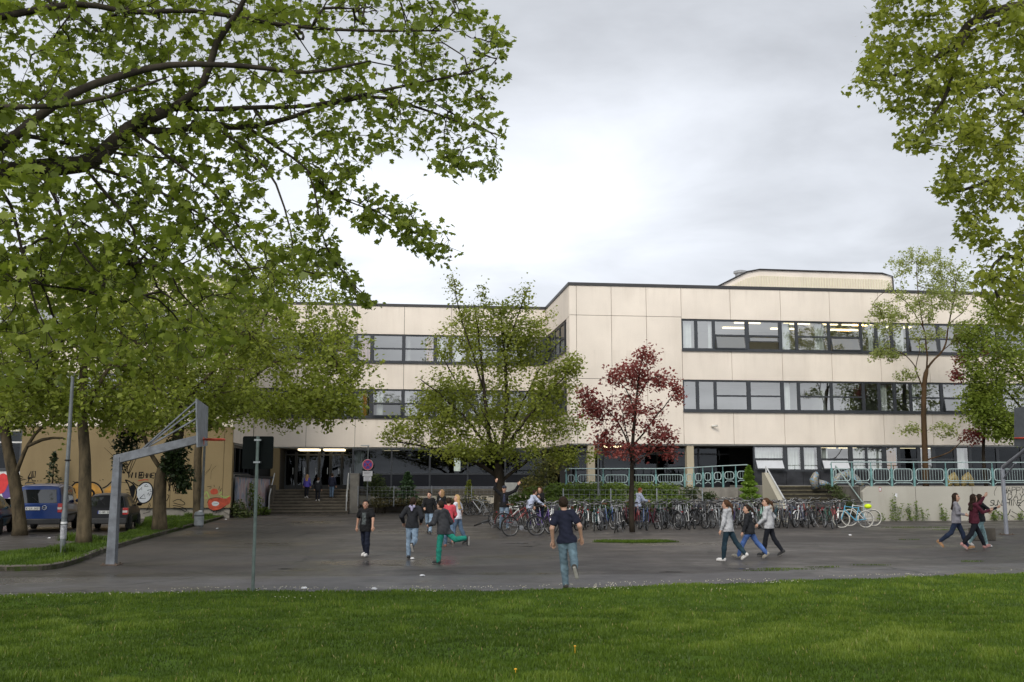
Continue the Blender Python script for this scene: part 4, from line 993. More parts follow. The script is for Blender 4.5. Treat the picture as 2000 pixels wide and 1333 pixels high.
# ---------------------------------------------------------------- trees
class Tree:
    def __init__(s, seg=.3, cap=60000):
        s.p = np.zeros((cap, 3)); s.d = np.zeros((cap, 3)); s.par = np.full(cap, -1); s.rm = np.zeros(cap); s.tip = np.zeros(cap, bool)
        s.n = 0; s.paths = []; s.seg = seg
    def add(s, p, d, par, rm=0):
        i = s.n; s.p[i] = p; s.d[i] = d; s.par[i] = par; s.rm[i] = rm; s.n += 1; return i
    def limb(s, pts, r0, r1, start=None, jitter=.0):
        """hand-laid limb; joins the nearest existing node when start is not None"""
        pts = [Vector(p) for p in pts]
        if s.n and start: 
            k = int(np.argmin(((s.p[:s.n]-np.array(pts[0]))**2).sum(1))); pts[0] = Vector(s.p[k]); par = k
        else: par = -1
        fine = smooth_line(pts, 6); L = 0; out = [fine[0]]
        for a, b in zip(fine[:-1], fine[1:]):
            L += (b-a).length
            if L > s.seg*.8: out.append(b); L = 0
        if (out[-1]-fine[-1]).length > .02: out.append(fine[-1])
        k = len(out); path = []
        for i, q in enumerate(out):
            t = (out[min(i+1, k-1)]-out[max(i-1, 0)]).normalized(); rr = r0+(r1-r0)*(i/(k-1))
            if i == 0 and par >= 0: path.append(par); continue
            jj = Vector((random.uniform(-1, 1), random.uniform(-1, 1), random.uniform(-1, 1)))*jitter if 0 < i < k-1 else Vector()
            par = s.add(q+jj, t, par, rr); path.append(par)
        s.paths.append(path)
    def grow(s, A, droop=.1, maxd=9, back=.9, wig=.12):
        A = np.asarray(A); n0 = s.n
        d0 = np.array([((s.p[:n0]-a)**2).sum(1).min() for a in A])
        for a in A[np.argsort(d0)]:
            v = a - s.p[:s.n]; d = np.sqrt((v**2).sum(1)) + 1e-6
            c = d*(1+back*(1-(v*s.d[:s.n]).sum(1)/d))
            k = int(np.argmin(c)); L = d[k]
            if L > maxd or L < .05: continue
            ns = max(2, int(L/s.seg)); p0 = s.p[k]; d0_ = s.d[k]
            p1 = p0 + (d0_*.6+v[k]/L*.4)*L*.4; p2 = a - (v[k]/L*.6 + np.array([0, 0, -droop*2]))*L*.35 + np.array([0, 0, droop*L*.2])
            par = k; path = [k]; prev = p0
            for i in range(1, ns+1):
                t = i/ns; q = (1-t)**3*p0+3*(1-t)**2*t*p1+3*(1-t)*t*t*p2+t**3*a
                if i < ns: q = q + rng.normal(size=3)*wig*s.seg
                dd = q-prev; dd /= np.linalg.norm(dd)+1e-9
                par = s.add(q, dd, par); path.append(par); prev = q
            s.tip[par] = True; s.paths.append(path)
    def radii(s, rt=.008, e=2.3):
        a = np.zeros(s.n)
        ch = np.zeros(s.n, int)
        for i in range(s.n): 
            if s.par[i] >= 0: ch[s.par[i]] += 1
        a[ch == 0] = rt**e
        for i in range(s.n-1, -1, -1):
            if s.par[i] >= 0: a[s.par[i]] += a[i]
        s.r = np.maximum(a**(1/e), s.rm[:s.n]); s.r = np.where(s.rm[:s.n] > 0, np.maximum(s.rm[:s.n], np.minimum(s.r, s.rm[:s.n]*1.1)), s.r); return s
    def wood(s, big=.06):
        mb = MB()
        for path in s.paths:
            pts = [s.p[i] for i in path]; rr = [s.r[i] for i in path]
            if len(path) > 1 and s.par[path[1]] == path[0]: rr[0] = min(rr[0], rr[1]*1.15)
            for i in range(1, len(rr)): rr[i] = min(rr[i], rr[i-1])
            rr[-1] *= .6
            n = 10 if rr[0] > .12 else 7 if rr[0] > .05 else 5 if rr[0] > .018 else 3
            mb.tube(pts, rr, n, caps=rr[0] > .03)
        return mb
    def leaf_sites(s, n, rmax=.02, spread=.12, bias=1.0):
        k = np.nonzero((s.r < rmax) & (np.arange(s.n) >= 0))[0]
        w_ = np.where(s.tip[k], 3.0, 1.0)**bias
        c = rng.choice(k, n, p=w_/w_.sum())
        return s.p[c] + rng.normal(size=(n, 3))*spread, s.d[c]

PLANE = np.array([(0,0,0),(.16,-.06,0),(.40,-.02,-.03),(.34,.16,-.02),(.56,.34,-.07),(.33,.42,-.03),(.36,.62,-.05),(.15,.60,-.01),(0,1.0,-.05),(-.15,.60,-.01),(-.36,.62,-.05),(-.33,.42,-.03),(-.56,.34,-.07),(-.34,.16,-.02),(-.40,-.02,-.03),(-.16,-.06,0)], float)
DIAM = np.array([(0,0,0),(.3,.45,-.06),(0,1,-.05),(-.3,.45,-.06)], float)
LOBE = np.array([(0,0,0),(.34,.12,-.04),(.3,.5,-.05),(0,1.0,-.08),(-.3,.5,-.05),(-.34,.12,-.04)], float)
def leaves(name, pos, size, base, m, parent, up=.6, droop=.25, dirs=None, var=None, patch=.35):
    n = len(pos); k = len(base)
    a = rng.random(n)*2*np.pi
    t = np.stack([np.cos(a), np.sin(a), -droop+rng.normal(size=n)*.35], 1)
    if dirs is not None: t = t*.75 + dirs*.5
    t /= np.linalg.norm(t, axis=1)[:, None]+1e-9
    nn = rng.normal(size=(n, 3))*.6 + np.array([0, 0, up]); nn -= (nn*t).sum(1)[:, None]*t; nn /= np.linalg.norm(nn, axis=1)[:, None]+1e-9
    b = np.cross(t, nn); s_ = (size*(.45+.95*rng.random(n)**1.2))[:, None, None]
    v = pos[:, None, :] + s_*(base[None, :, 0:1]*b[:, None, :] + base[None, :, 1:2]*t[:, None, :] + base[None, :, 2:3]*nn[:, None, :])
    f = np.arange(n*k).reshape(n, k)
    if var is None:
        pn = vnoise(pos[:, 0]+pos[:, 2]*.7, pos[:, 1]+pos[:, 2]*.5, 1.1, 17)
        var = np.clip(.15+.55*rng.random(n)*(1-patch)+patch*pn*.9, 0, 1)
    return link(name, fast_mesh(name, v.reshape(-1, 3), f, np.repeat(var, k)), parent, m)

def bark(name, c0, c1, scale=4, sc=(1, 1, .35)):
    m, nt, bs = nmat(name)
    n = noise(nt, scale, 6, .65, sc=sc); c = ramp(nt, n, [(.32, c0), (.68, c1)])
    nt.links.new(c, bs.inputs['Base Color']); bs.inputs['Roughness'].default_value = .9; bs.inputs['Specular IOR Level'].default_value = .15
    bump(nt, bs, noise(nt, scale*4, 5, .7, sc=sc), .6, .02); return m
B_PLANE = bark('plane bark', (.018, .015, .011), (.06, .05, .036), 3)
B_STREET = bark('mottled plane bark', (.03, .025, .016), (.12, .092, .055), 4.5)
B_DARK = bark('dark wet bark', (.014, .011, .008), (.042, .033, .023))
B_ORNG = bark('algae orange bark', (.035, .024, .014), (.10, .058, .028), 3)
LF_FG = leaf_mat('plane leaves', [(0, (.066, .094, .014)), (.5, (.18, .228, .032)), (1, (.38, .42, .08))], .5)
LF_BG = leaf_mat('street tree leaves', [(0, (.085, .108, .018)), (.5, (.22, .265, .04)), (1, (.45, .48, .1))], .5)
LF_OAK = leaf_mat('young oak leaves', [(0, (.085, .105, .016)), (.5, (.205, .24, .036)), (1, (.41, .42, .095))], .5)
LF_RED = leaf_mat('red maple leaves', [(0, (.10, .025, .022)), (.5, (.25, .064, .054)), (1, (.43, .16, .125))], .5)
LF_YEL = leaf_mat('sparse yellow green leaves', [(0, (.15, .18, .05)), (.5, (.30, .34, .1)), (1, (.48, .50, .19))], .5)
LF_LIME = leaf_mat('fresh lime leaves', [(0, (.075, .11, .016)), (.5, (.18, .235, .036)), (1, (.36, .41, .08))], .5)
LF_RPL = leaf_mat('right plane leaves', [(0, (.10, .125, .018)), (.5, (.225, .26, .033)), (1, (.45, .46, .09))], .5)
LF_IVY = leaf_mat('dark ivy leaves', [(0, (.008, .016, .005)), (.5, (.016, .03, .008)), (1, (.035, .055, .014))], .2)

def inpoly_px(n, poly, ext=None):
    a = np.array(poly, float); lo, hi = a.min(0), a.max(0); out = []
    while len(out) < n:
        q = lo+(hi-lo)*rng.random((n*2, 2)); k = inside(q[:, 0], q[:, 1], poly); out += list(q[k])
    return np.array(out[:n])
def P3(px, py, Y): return np.array(P(px, py, Y))

# --- big plane tree, trunk outside the frame on the left, boughs reaching across
def bpts(l): return [P3(*q) for q in l]
T = Tree(.3)
T.limb([(-8.6, 11.6, .4), (-8.4, 11.7, 3), (-8.2, 11.9, 5.2)], .48, .36)
T.limb([(-8.2, 11.9, 5.2)] + bpts([(-160, 385, 12), (-20, 345, 12.2), (90, 328, 12.4), (172, 318, 12.6), (215, 285, 12.7), (260, 245, 12.8), (310, 224, 12.9), (338, 212, 13)]), .18, .07, True)
T.limb(bpts([(338, 212, 13), (375, 185, 13), (405, 150, 13), (418, 95, 12.9), (450, 45, 12.8), (478, 0, 12.7), (500, -70, 12.6)]), .062, .024, True)
T.limb(bpts([(338, 212, 13), (420, 214, 13.4), (520, 210, 13.8), (600, 208, 14), (690, 190, 14.3), (790, 168, 14.6), (880, 150, 14.9), (960, 128, 15.2)]), .042, .01, True)
T.limb(bpts([(255, 250, 12.8), (330, 257, 13.2), (412, 241, 13.5), (470, 250, 13.8), (560, 232, 14.2), (650, 203, 14.5), (740, 190, 14.8), (830, 215, 15), (900, 240, 15.2), (985, 268, 15.4)]), .052, .011, True)
T.limb(bpts([(470, 250, 13.8), (540, 288, 13.8), (600, 332, 13.8), (618, 390, 13.8), (632, 470, 13.9), (680, 545, 14), (738, 598, 14.1)]), .02, .006, True)
T.limb(bpts([(600, 332, 13.8), (660, 385, 14.2), (740, 415, 14.4), (800, 452, 14.6), (900, 492, 14.8)]), .016, .006, True)
T.limb([(-8.2, 11.9, 5.2)] + bpts([(-130, 330, 11.5), (0, 285, 11.6), (60, 240, 11.7), (130, 190, 11.8), (200, 160, 12), (330, 128, 12.3), (480, 130, 12.6), (600, 142, 12.9), (720, 120, 13.3)]), .085, .018, True)
T.limb(bpts([(45, 252, 11.7), (140, 282, 12.3), (240, 302, 12.8), (330, 310, 13.2), (430, 330, 13.6)]), .032, .01, True)
T.limb([(-8.2, 11.9, 5.2)] + bpts([(-180, 230, 11), (0, 210, 11), (110, 208, 11.3), (210, 190, 11.6), (330, 150, 12)]), .055, .015, True)
T.limb([(-8.2, 11.9, 5.2), (-8.0, 12, 7.4)] + bpts([(-120, 60, 11.5), (60, 22, 12), (160, 8, 12.3), (260, 25, 12.6), (380, 22, 13), (560, 50, 13.5), (700, 60, 14), (860, 60, 14.5)]), .06, .012, True)
for l in ([(180, 320, 12.6), (212, 385, 12.6), (258, 440, 12.6), (272, 500, 12.7), (330, 530, 12.8), (350, 570, 12.9), (420, 640, 13)], [(260, 262, 12.9), (360, 330, 13), (430, 390, 13.2), (480, 460, 13.4), (560, 520, 13.6), (640, 540, 13.8)], [(186, 322, 12.6), (260, 352, 12.9), (340, 390, 13), (420, 440, 13.2), (500, 540, 13.4)],
          [(85, 330, 12.4), (105, 380, 12.3), (130, 450, 12.2), (180, 520, 12.2), (240, 580, 12.2)], [(-20, 345, 12.2), (20, 400, 12), (45, 500, 11.8), (70, 600, 11.8), (110, 680, 11.8)], [(0, 550, 11.5), (60, 556, 11.8), (150, 565, 12), (240, 590, 12.3), (290, 575, 12.6), (345, 620, 12.8), (380, 680, 12.9)], [(420, 240, 13.5), (520, 330, 13.4), (560, 420, 13.4), (575, 500, 13.5)]):
    T.limb(bpts(l), .024, .008, True)
main = [(-120, -60), (905, -60), (920, 5), (985, 60), (1000, 90), (960, 120), (975, 160), (955, 215), (985, 262), (1010, 285), (960, 300), (985, 335), (890, 350), (830, 310), (770, 300), (700, 330), (660, 380), (600, 350), (540, 330), (500, 400), (430, 480), (200, 560), (-120, 560)]
low = [(-120, 470), (430, 450), (560, 420), (640, 440), (660, 520), (640, 560), (560, 560), (520, 640), (420, 700), (250, 720), (100, 740), (-120, 720)]
fring = [(600, 330), (680, 360), (770, 390), (850, 430), (905, 490), (860, 515), (770, 460), (690, 430), (640, 400)]
tail = [(600, 400), (640, 420), (650, 500), (700, 560), (735, 598), (690, 595), (640, 540), (600, 480)]
A = []
for poly, n, y0, y1 in ((main, 1700, 10.8, 15.6), (low, 330, 11.2, 14.2), (fring, 75, 14.0, 14.9), (tail, 45, 13.6, 14.3)):
    q = inpoly_px(n, poly)
    for px, py in q:
        yc = 11.9+3.6*np.clip((px+100)/1000, 0, 1) if poly is main else (y0+y1)/2
        A.append(P3(px, py, np.clip(yc+rng.normal()*.9, y0, y1+.4)))
q = inpoly_px(260, [(-700, -300), (700, -300), (880, -60), (-100, -60), (-120, 700), (-420, 650), (-700, 300)])
A += [P3(px, py, 12+rng.normal()*1.2) for px, py in q]
T.grow(A, droop=.18, back=.8); T.radii(.0045, 2.25)
pt = empty('plane_tree', (-8.6, 11.6, 0), 0, 'large plane tree with dark boughs reaching into the top left of the view', 'tree')
w_ = T.wood().build('trunk', B_PLANE, None, smooth='full'); w_.parent = pt; w_.location = (8.6, -11.6, 0)
pos, dr = T.leaf_sites(20000, .011, .075)
l_ = leaves('crown', pos, np.full(len(pos), .108), PLANE, LF_FG, pt, up=.8, droop=.45, dirs=dr); l_.location = (8.6, -11.6, 0)
sbm = MB().ball((0, 0, 0), .019, 8, 6).tube([(0, 0, .015), (.01, 0, .06), (0, .01, .11)], .0025, 3).mesh('seed_ball', 'full'); sbm.materials.append(mat('brown seed ball', (.03, .016, .012), .9))
for px, py in ((798, 60), (928, 68), (968, 118), (922, 119), (924, 132), (930, 182), (940, 185), (947, 163), (788, 208), (765, 198), (735, 138), (687, 408), (798, 430), (880, 495), (926, 236), (46, 382), (345, 408), (640, 250), (870, 100), (545, 180)):
    o = link('seed_ball', sbm, pt); o.location = P(px, py, 14+rng.normal()*.4) + Vector((8.6, -11.6, -0.05))

def finish(T, name, base, label, bk, lf, nl, size, leaf=LOBE, rt=.008, rmax=.03, spread=.16, up=.6, droop=.2, group=None, patch=.35, cat='tree'):
    T.radii(rt); t = empty(name, base, 0, label, cat, group)
    w = T.wood().build('trunk', bk, t, smooth='full'); w.location = -Vector(base)
    pos, dr = T.leaf_sites(nl, rmax, spread)
    c = leaves('crown', pos, np.full(len(pos), size), leaf, lf, t, up, droop, dr, patch=patch); c.location = -Vector(base)
    return t
def crown_pts(n, blobs):
    """random points inside a union of ellipsoids given as (centre, radii, weight); denser towards the shells"""
    out = []; W = np.array([b[2] for b in blobs], float); W /= W.sum()
    for k in rng.choice(len(blobs), n, p=W):
        c, r_, _ = blobs[k]; v = rng.normal(size=3); v /= np.linalg.norm(v); out.append(np.array(c)+v*np.array(r_)*rng.random()**.45)
    return np.array(out)

# --- right plane tree, trunk outside the frame on the right
T = Tree(.35); Yr = 21.0
T.limb([(16.5, 22, 0), (16.3, 22, 4), (16.0, 21.8, 7)], .5, .4)
T.limb([(16.0, 21.8, 7)] + bpts([(2250, 120, 21.5), (2100, 20, 21.2), (2000, 12, 21), (1930, 28, 21), (1890, 50, 21), (1860, 90, 21), (1800, 130, 21), (1740, 150, 21)]), .24, .03, True)
T.limb(bpts([(2040, 30, 21), (1960, 45, 20.8), (1900, 60, 20.6), (1870, 100, 20.5), (1850, 180, 20.4), (1810, 240, 20.4)]), .09, .02, True)
T.limb([(16.0, 21.8, 7)] + bpts([(2200, 300, 21.6), (2060, 240, 21.4), (1990, 215, 21.2), (1950, 180, 21)]), .15, .03, True)
T.limb([(16.2, 22, 5)] + bpts([(2160, 480, 21.5), (2040, 400, 21.2), (1960, 350, 21), (1890, 370, 21), (1830, 380, 21)]), .13, .02, True)
T.limb([(16.2, 22, 4.4)] + bpts([(2160, 580, 21.8), (2040, 530, 21.5), (1960, 500, 21.2), (1920, 560, 21)]), .12, .02, True)
T.limb([(16.0, 21.8, 7)] + bpts([(2150, -60, 21.8), (2000, -90, 21.5), (1850, -70, 21), (1740, -40, 20.8)]), .16, .03, True)
q = inpoly_px(560, [(1690, -80), (1700, 40), (1680, 90), (1690, 140), (1655, 182), (1700, 180), (1740, 220), (1760, 290), (1830, 290), (1850, 330), (1815, 378), (1880, 395), (1870, 440), (1905, 500), (1925, 590), (1960, 640), (2050, 660), (2050, -80)])
A = [P3(px, py, 21+rng.normal()*1.1) for px, py in q]
q = inpoly_px(200, [(1750, -300), (1690, -80), (2050, -80), (2050, 660), (2300, 700), (2500, 300), (2300, -300)])
A += [P3(px, py, 21.5+rng.normal()*1.5) for px, py in q]
T.grow(A, droop=.22, maxd=6, back=.8)
finish(T, 'plane_tree', (16.5, 22, 0), 'plane tree with drooping olive leaves filling the top right corner', B_PLANE, LF_RPL, 17500, .12, PLANE, .006, .016, .11, .8, .5)

# --- street trees on the verge
def street(base, top, blobs, n, nl, label, limbs, size=.142, tr=.25):
    T = Tree(.35); b = Vector(base)
    T.limb([b+Vector((0, 0, -.05)), b+Vector((0, 0, .25))]+[Vector(t) for t in top], tr, tr*.5)
    T.rm[0] = tr*1.35; T.rm[1] = tr*1.05
    for l in limbs: T.limb(l, tr*.36, .02, True)
    T.grow(crown_pts(n, blobs), droop=.05, maxd=7)
    return finish(T, 'street_tree', tuple(base), label, B_STREET, LF_BG, nl, size, LOBE, .011, .034, .2, group='trees along the verge')
b1 = G(163, 1062, .1); b2 = G(311, 1036, .1); b3 = G(386, 1015, .1); b0 = G(38, 1046, 0)
bl = lambda px, py, Y, rx, rz, w_=1, ry=None: (P3(px, py, Y), (rx, ry or rx*.85, rz), w_)
Y1, Y2, Y3, Y0_ = b1.y, b2.y, b3.y, b0.y
street(b1, [P3(166, 900, Y1), P3(160, 800, Y1), P3(165, 700, Y1+.3)], [bl(160, 640, Y1, 3.4, 2.4, 3), bl(60, 700, Y1, 2.6, 1.6, 1.5), bl(290, 660, Y1+.5, 2.6, 2.2, 2), bl(180, 520, Y1, 2.4, 1.3, 1.2), bl(110, 785, Y1+.3, 2.6, .8, 1.2), bl(250, 790, Y1+.3, 2.2, .7, 1)], 560, 19000, 'street tree with a straight mottled trunk between blue van and lamp post', [[P3(163, 820, Y1), P3(200, 740, Y1-.4), P3(260, 640, Y1-.6)], [P3(161, 820, Y1), P3(110, 760, Y1+.5), P3(40, 690, Y1+.6)], [P3(163, 760, Y1), P3(170, 640, Y1+1), P3(180, 540, Y1+1)]], tr=.215)
street(b2, [P3(312, 960, Y2), P3(318, 920, Y2), P3(345, 870, Y2), P3(352, 780, Y2), P3(360, 680, Y2)], [bl(340, 640, Y2, 3.6, 3.0, 3), bl(470, 640, Y2, 2.6, 2.6, 1.5), bl(240, 720, Y2, 2.6, 2, 1.3), bl(360, 780, Y2-.5, 3, .9, 1), bl(300, 820, Y2, 2.2, .5, .9), bl(420, 800, Y2, 2, .7, .8), bl(390, 720, Y2+1.5, 3, 2, 1.2)], 600, 21500, 'forked street tree with reddish trunk base beside the dark hatchback', [[P3(316, 915, Y2), P3(292, 880, Y2), P3(262, 790, Y2), P3(240, 700, Y2)], [P3(350, 800, Y2), P3(420, 720, Y2-.5), P3(480, 640, Y2-.5)], [P3(352, 780, Y2), P3(340, 650, Y2+1), P3(320, 560, Y2+1)]], tr=.26)
street(b3, [P3(386, 930, Y3), P3(390, 860, Y3), P3(420, 780, Y3), P3(455, 700, Y3)], [bl(560, 640, Y3-1, 3.4, 3.6, 3), bl(650, 720, Y3-2, 2.4, 2.6, 2), bl(460, 660, Y3, 3.0, 3.6, 2), bl(600, 790, Y3-2.5, 2.8, 1.1, 1.3), bl(560, 520, Y3-1, 2.4, 1.6, .8), bl(480, 800, Y3-1, 2.2, .8, .6)], 720, 24000, 'tall street tree with wide crown behind the basketball hoop', [[P3(395, 850, Y3), P3(470, 760, Y3-.8), P3(560, 700, Y3-1.2), P3(670, 720, Y3-2)], [P3(420, 780, Y3), P3(500, 650, Y3-.5), P3(560, 540, Y3-1)], [P3(400, 840, Y3), P3(500, 800, Y3-1.5), P3(610, 800, Y3-2.5)]], .16, .22)
street(b0, [P3(30, 950, Y0_), P3(12, 860, Y0_), P3(5, 780, Y0_), P3(-10, 680, Y0_)], [bl(-20, 660, Y0_, 3.2, 3, 2), bl(80, 770, Y0_-.5, 2.2, 1.2, 1.3), bl(-120, 640, Y0_, 2.6, 2.6, 1), bl(40, 800, Y0_+.5, 2.4, .7, 1)], 400, 12500, 'leaning street tree at the far left behind the teal car', [[P3(28, 940, Y0_), P3(60, 860, Y0_-.2), P3(110, 810, Y0_-.4), P3(150, 780, Y0_-.4)], [P3(50, 868, Y0_-.2), P3(90, 857, Y0_-.3), P3(125, 856, Y0_-.3)]], tr=.24)
# ivy on the two right-hand trunks
def cloud(name, label, cat, blobs, n, size, m, leaf=LOBE, up=.4, droop=.3, base=None, stem=None, group=None, patch=.45, part=True):
    """bush: leaf-sized faces through a union of blobs, with a few stems"""
    pts = crown_pts(n, blobs); pts = pts[pts[:, 2] > .02]
    b = np.array(base if base is not None else (np.mean([q[0][0] for q in blobs]), np.mean([q[0][1] for q in blobs]), 0.0))
    t = empty(name, tuple(b), 0, label, cat, group)
    s = MB()
    for q in blobs:
        for k in range(4):
            v = rng.normal(size=3)*.5; e_ = np.array(q[0])+v*np.array(q[1]); g0 = np.array([b[0]+(q[0][0]-b[0])*.7+rng.normal()*.08, b[1]+(q[0][1]-b[1])*.7, b[2]]); mid = (g0+e_)/2+rng.normal(size=3)*.06
            s.tube([g0-b, mid-b, e_-b], [.016, .012, .005], 4)
    s.build('stem', stem or B_DARK, t)
    leaves('foliage', pts-b, np.full(len(pts), size), leaf, m, t, up, droop, patch=patch); return t
cloud('ivy', 'dark ivy clump hanging on the forked street tree trunk', 'ivy', [(P3(352, 925, Y2-.1), (.55, .4, .5), 1.2), (P3(345, 880, Y2), (.5, .4, .7), 1), (P3(358, 945, Y2-.1), (.3, .3, .35), .6), (P3(336, 905, Y2-.3), (.5, .3, .5), 1)], 2200, .13, LF_IVY, base=tuple(P3(345, 960, Y2)))
cloud('ivy', 'dark ivy column left of the basketball post', 'ivy', [(P3(246, 870, Y2+1), (.55, .4, .55), 1), (P3(232, 905, Y2+1), (.3, .3, .4), .5), (P3(258, 845, Y2+1), (.6, .4, .5), 1)], 1200, .13, LF_IVY, base=tuple(P3(240, 925, Y2+1)))

# --- oak-like tree in the middle
Yo = 44.0; bo = P(974, 1012, Yo); bo.z = 0
T = Tree(.32); base = Vector((bo.x, bo.y, 0))
T.limb([base+Vector((0, 0, -.05)), P3(975, 985, Yo), P3(976, 940, Yo), P3(972, 905, Yo)], .27, .21)
T.rm[0] = .36
for l, r_ in (([(973, 910, Yo), (985, 860, Yo), (990, 780, Yo+.3), (985, 680, Yo+.3), (975, 600, Yo)], .13), ([(972, 905, Yo), (955, 850, Yo-.3), (945, 760, Yo-.5), (935, 660, Yo), (925, 590, Yo)], .12), ([(975, 935, Yo), (930, 905, Yo), (880, 888, Yo-.5), (820, 870, Yo-.8), (760, 862, Yo-1)], .1), ([(976, 945, Yo), (1010, 915, Yo+.3), (1050, 890, Yo+.5), (1100, 880, Yo), (1160, 885, Yo)], .085),
          ([(972, 900, Yo), (920, 830, Yo-1), (870, 780, Yo-1.3), (820, 740, Yo-1.5)], .08), ([(975, 900, Yo), (1020, 830, Yo-1), (1070, 770, Yo-1), (1120, 720, Yo-1)], .08), ([(973, 905, Yo), (950, 840, Yo+1.2), (900, 760, Yo+1.8), (860, 690, Yo+2)], .07), ([(975, 905, Yo), (1000, 830, Yo+1.2), (1050, 730, Yo+1.8), (1090, 670, Yo+1.8)], .07), ([(945, 760, Yo-.5), (920, 680, Yo-.6), (895, 600, Yo), (886, 545, Yo)], .05), ([(985, 700, Yo+.3), (1010, 620, Yo), (1032, 560, Yo)], .045), ([(972, 910, Yo), (965, 850, Yo-1.6), (940, 800, Yo-2.6)], .07)):
    T.limb([P3(*q) for q in l], r_, .02, True, .03)
A = crown_pts(860, [bl(960, 815, Yo, 3.5, 1.6, 3, 3.0), bl(850, 830, Yo-.5, 1.9, 1.1, 1.5), bl(1070, 820, Yo, 1.7, 1.3, 1.4), bl(965, 690, Yo, 1.8, 2.1, 1.8), bl(965, 880, Yo-1, 3.4, .45, 1.4, 2.4), bl(1115, 890, Yo, 1.3, .35, .6), bl(780, 850, Yo-.6, .9, .5, .5), bl(1040, 640, Yo, 1.4, 1.0, .6), bl(1110, 715, Yo-.8, .8, .5, .35), bl(870, 680, Yo, .8, .9, .4), bl(1075, 755, Yo-.5, 1.2, .9, 1), bl(875, 765, Yo-.8, 1.3, 1.0, 1), bl(1020, 690, Yo+.8, 1.3, 1.2, .9), bl(905, 650, Yo+.5, 1.0, 1.0, .7), bl(960, 620, Yo, 1.2, .9, .6)])
for pl_ in ([(886, 540), (893, 600)], [(940, 560), (945, 620)], [(1032, 545), (1025, 610)], [(1005, 560), (1000, 620)], [(965, 600), (962, 650)], [(1060, 620), (1045, 650)], [(905, 590), (910, 640)]):
    for k in range(7): t_ = rng.random(); A = np.vstack([A, P3(pl_[0][0]*(1-t_)+pl_[1][0]*t_+rng.normal()*5, pl_[0][1]*(1-t_)+pl_[1][1]*t_, Yo+rng.normal()*.2)])
T.grow(A, droop=.0, maxd=5, back=.9)
finish(T, 'oak_tree', (base.x, base.y, 0), 'broad green tree with many limbs standing before the inner corner of the school', B_DARK, LF_OAK, 32000, .12, LOBE, .006, .05, .17, .5, .1, patch=.5)

# --- red maple
Ym = 38.5; bm0 = P(1235, 1030, Ym); base = Vector((bm0.x, bm0.y, 0))
T = Tree(.25)
T.limb([base+Vector((0, 0, -.05)), P3(1233, 1000, Ym), P3(1234, 930, Ym), P3(1236, 860, Ym), P3(1243, 780, Ym), P3(1250, 720, Ym), P3(1258, 685, Ym)], .115, .02)
for l, r_ in (([(1234, 900, Ym), (1215, 840, Ym), (1185, 800, Ym), (1150, 775, Ym)], .045), ([(1236, 870, Ym), (1270, 830, Ym), (1300, 790, Ym), (1325, 760, Ym)], .04), ([(1240, 800, Ym), (1222, 760, Ym+.3), (1195, 735, Ym+.4)], .03), ([(1234, 905, Ym), (1225, 850, Ym-.7), (1215, 800, Ym-1)], .04), ([(1243, 780, Ym), (1270, 740, Ym-.2), (1310, 735, Ym-.3)], .03), ([(1235, 895, Ym), (1265, 870, Ym+.7), (1310, 840, Ym+.8)], .035), ([(1234, 902, Ym), (1275, 885, Ym-.4), (1320, 885, Ym-.5)], .03)):
    T.limb([P3(*q) for q in l], r_, .012, True, .02)
A = crown_pts(430, [bl(1235, 805, Ym, 1.25, .8, 2), bl(1165, 800, Ym, .7, .5, 1.3), bl(1300, 745, Ym, .55, .35, .9), bl(1250, 745, Ym, .7, .55, 1), bl(1225, 725, Ym, .8, .2, .6), bl(1262, 695, Ym, .42, .35, .6), bl(1290, 850, Ym, .8, .4, .9), bl(1230, 880, Ym, 1.2, .3, .8), bl(1310, 880, Ym, .45, .25, .4), bl(1180, 850, Ym, .6, .4, .5), bl(1145, 775, Ym, .4, .35, .5), bl(1322, 770, Ym, .3, .3, .4), bl(1200, 740, Ym, .5, .25, .5), bl(1180, 870, Ym, .7, .25, .5), bl(1245, 715, Ym, .5, .4, .4)])
T.grow(A, droop=-.02, maxd=3)
finish(T, 'red_maple', (base.x, base.y, 0), 'small red leaved maple standing behind the bicycles', B_DARK, LF_RED, 7000, .115, LOBE, .004, .016, .13, .7, .1, patch=.5)

# --- slim sparse tree on the terrace
Ys = 49.5; base = P(1806, 905, Ys); base.z = ZT-.02
T = Tree(.3)
T.limb([base+Vector((0, 0, -.05)), P3(1806, 870, Ys), P3(1804, 800, Ys), P3(1806, 745, Ys), P3(1811, 720, Ys)], .15, .11)
for l, r_ in (([(1811, 722, Ys), (1822, 705, Ys), (1845, 680, Ys), (1852, 640, Ys), (1862, 590, Ys), (1870, 530, Ys)], .075), ([(1811, 725, Ys), (1810, 680, Ys), (1800, 620, Ys), (1792, 560, Ys), (1790, 510, Ys)], .055), ([(1806, 770, Ys), (1790, 725, Ys), (1775, 700, Ys), (1740, 680, Ys), (1710, 690, Ys)], .05), ([(1790, 725, Ys), (1795, 690, Ys), (1798, 660, Ys-.2)], .035), ([(1800, 640, Ys), (1770, 590, Ys), (1730, 570, Ys), (1705, 595, Ys)], .03), ([(1852, 640, Ys), (1890, 600, Ys), (1910, 560, Ys)], .03), ([(1806, 905, Ys), (1830, 893, Ys-.2), (1860, 880, Ys-.4), (1890, 850, Ys-.6), (1910, 830, Ys-.6)], .05), ([(1840, 690, Ys), (1880, 650, Ys+.4), (1900, 620, Ys+.5)], .03)):
    T.limb([P3(*q) for q in l], r_*.75, .011, True, .03)
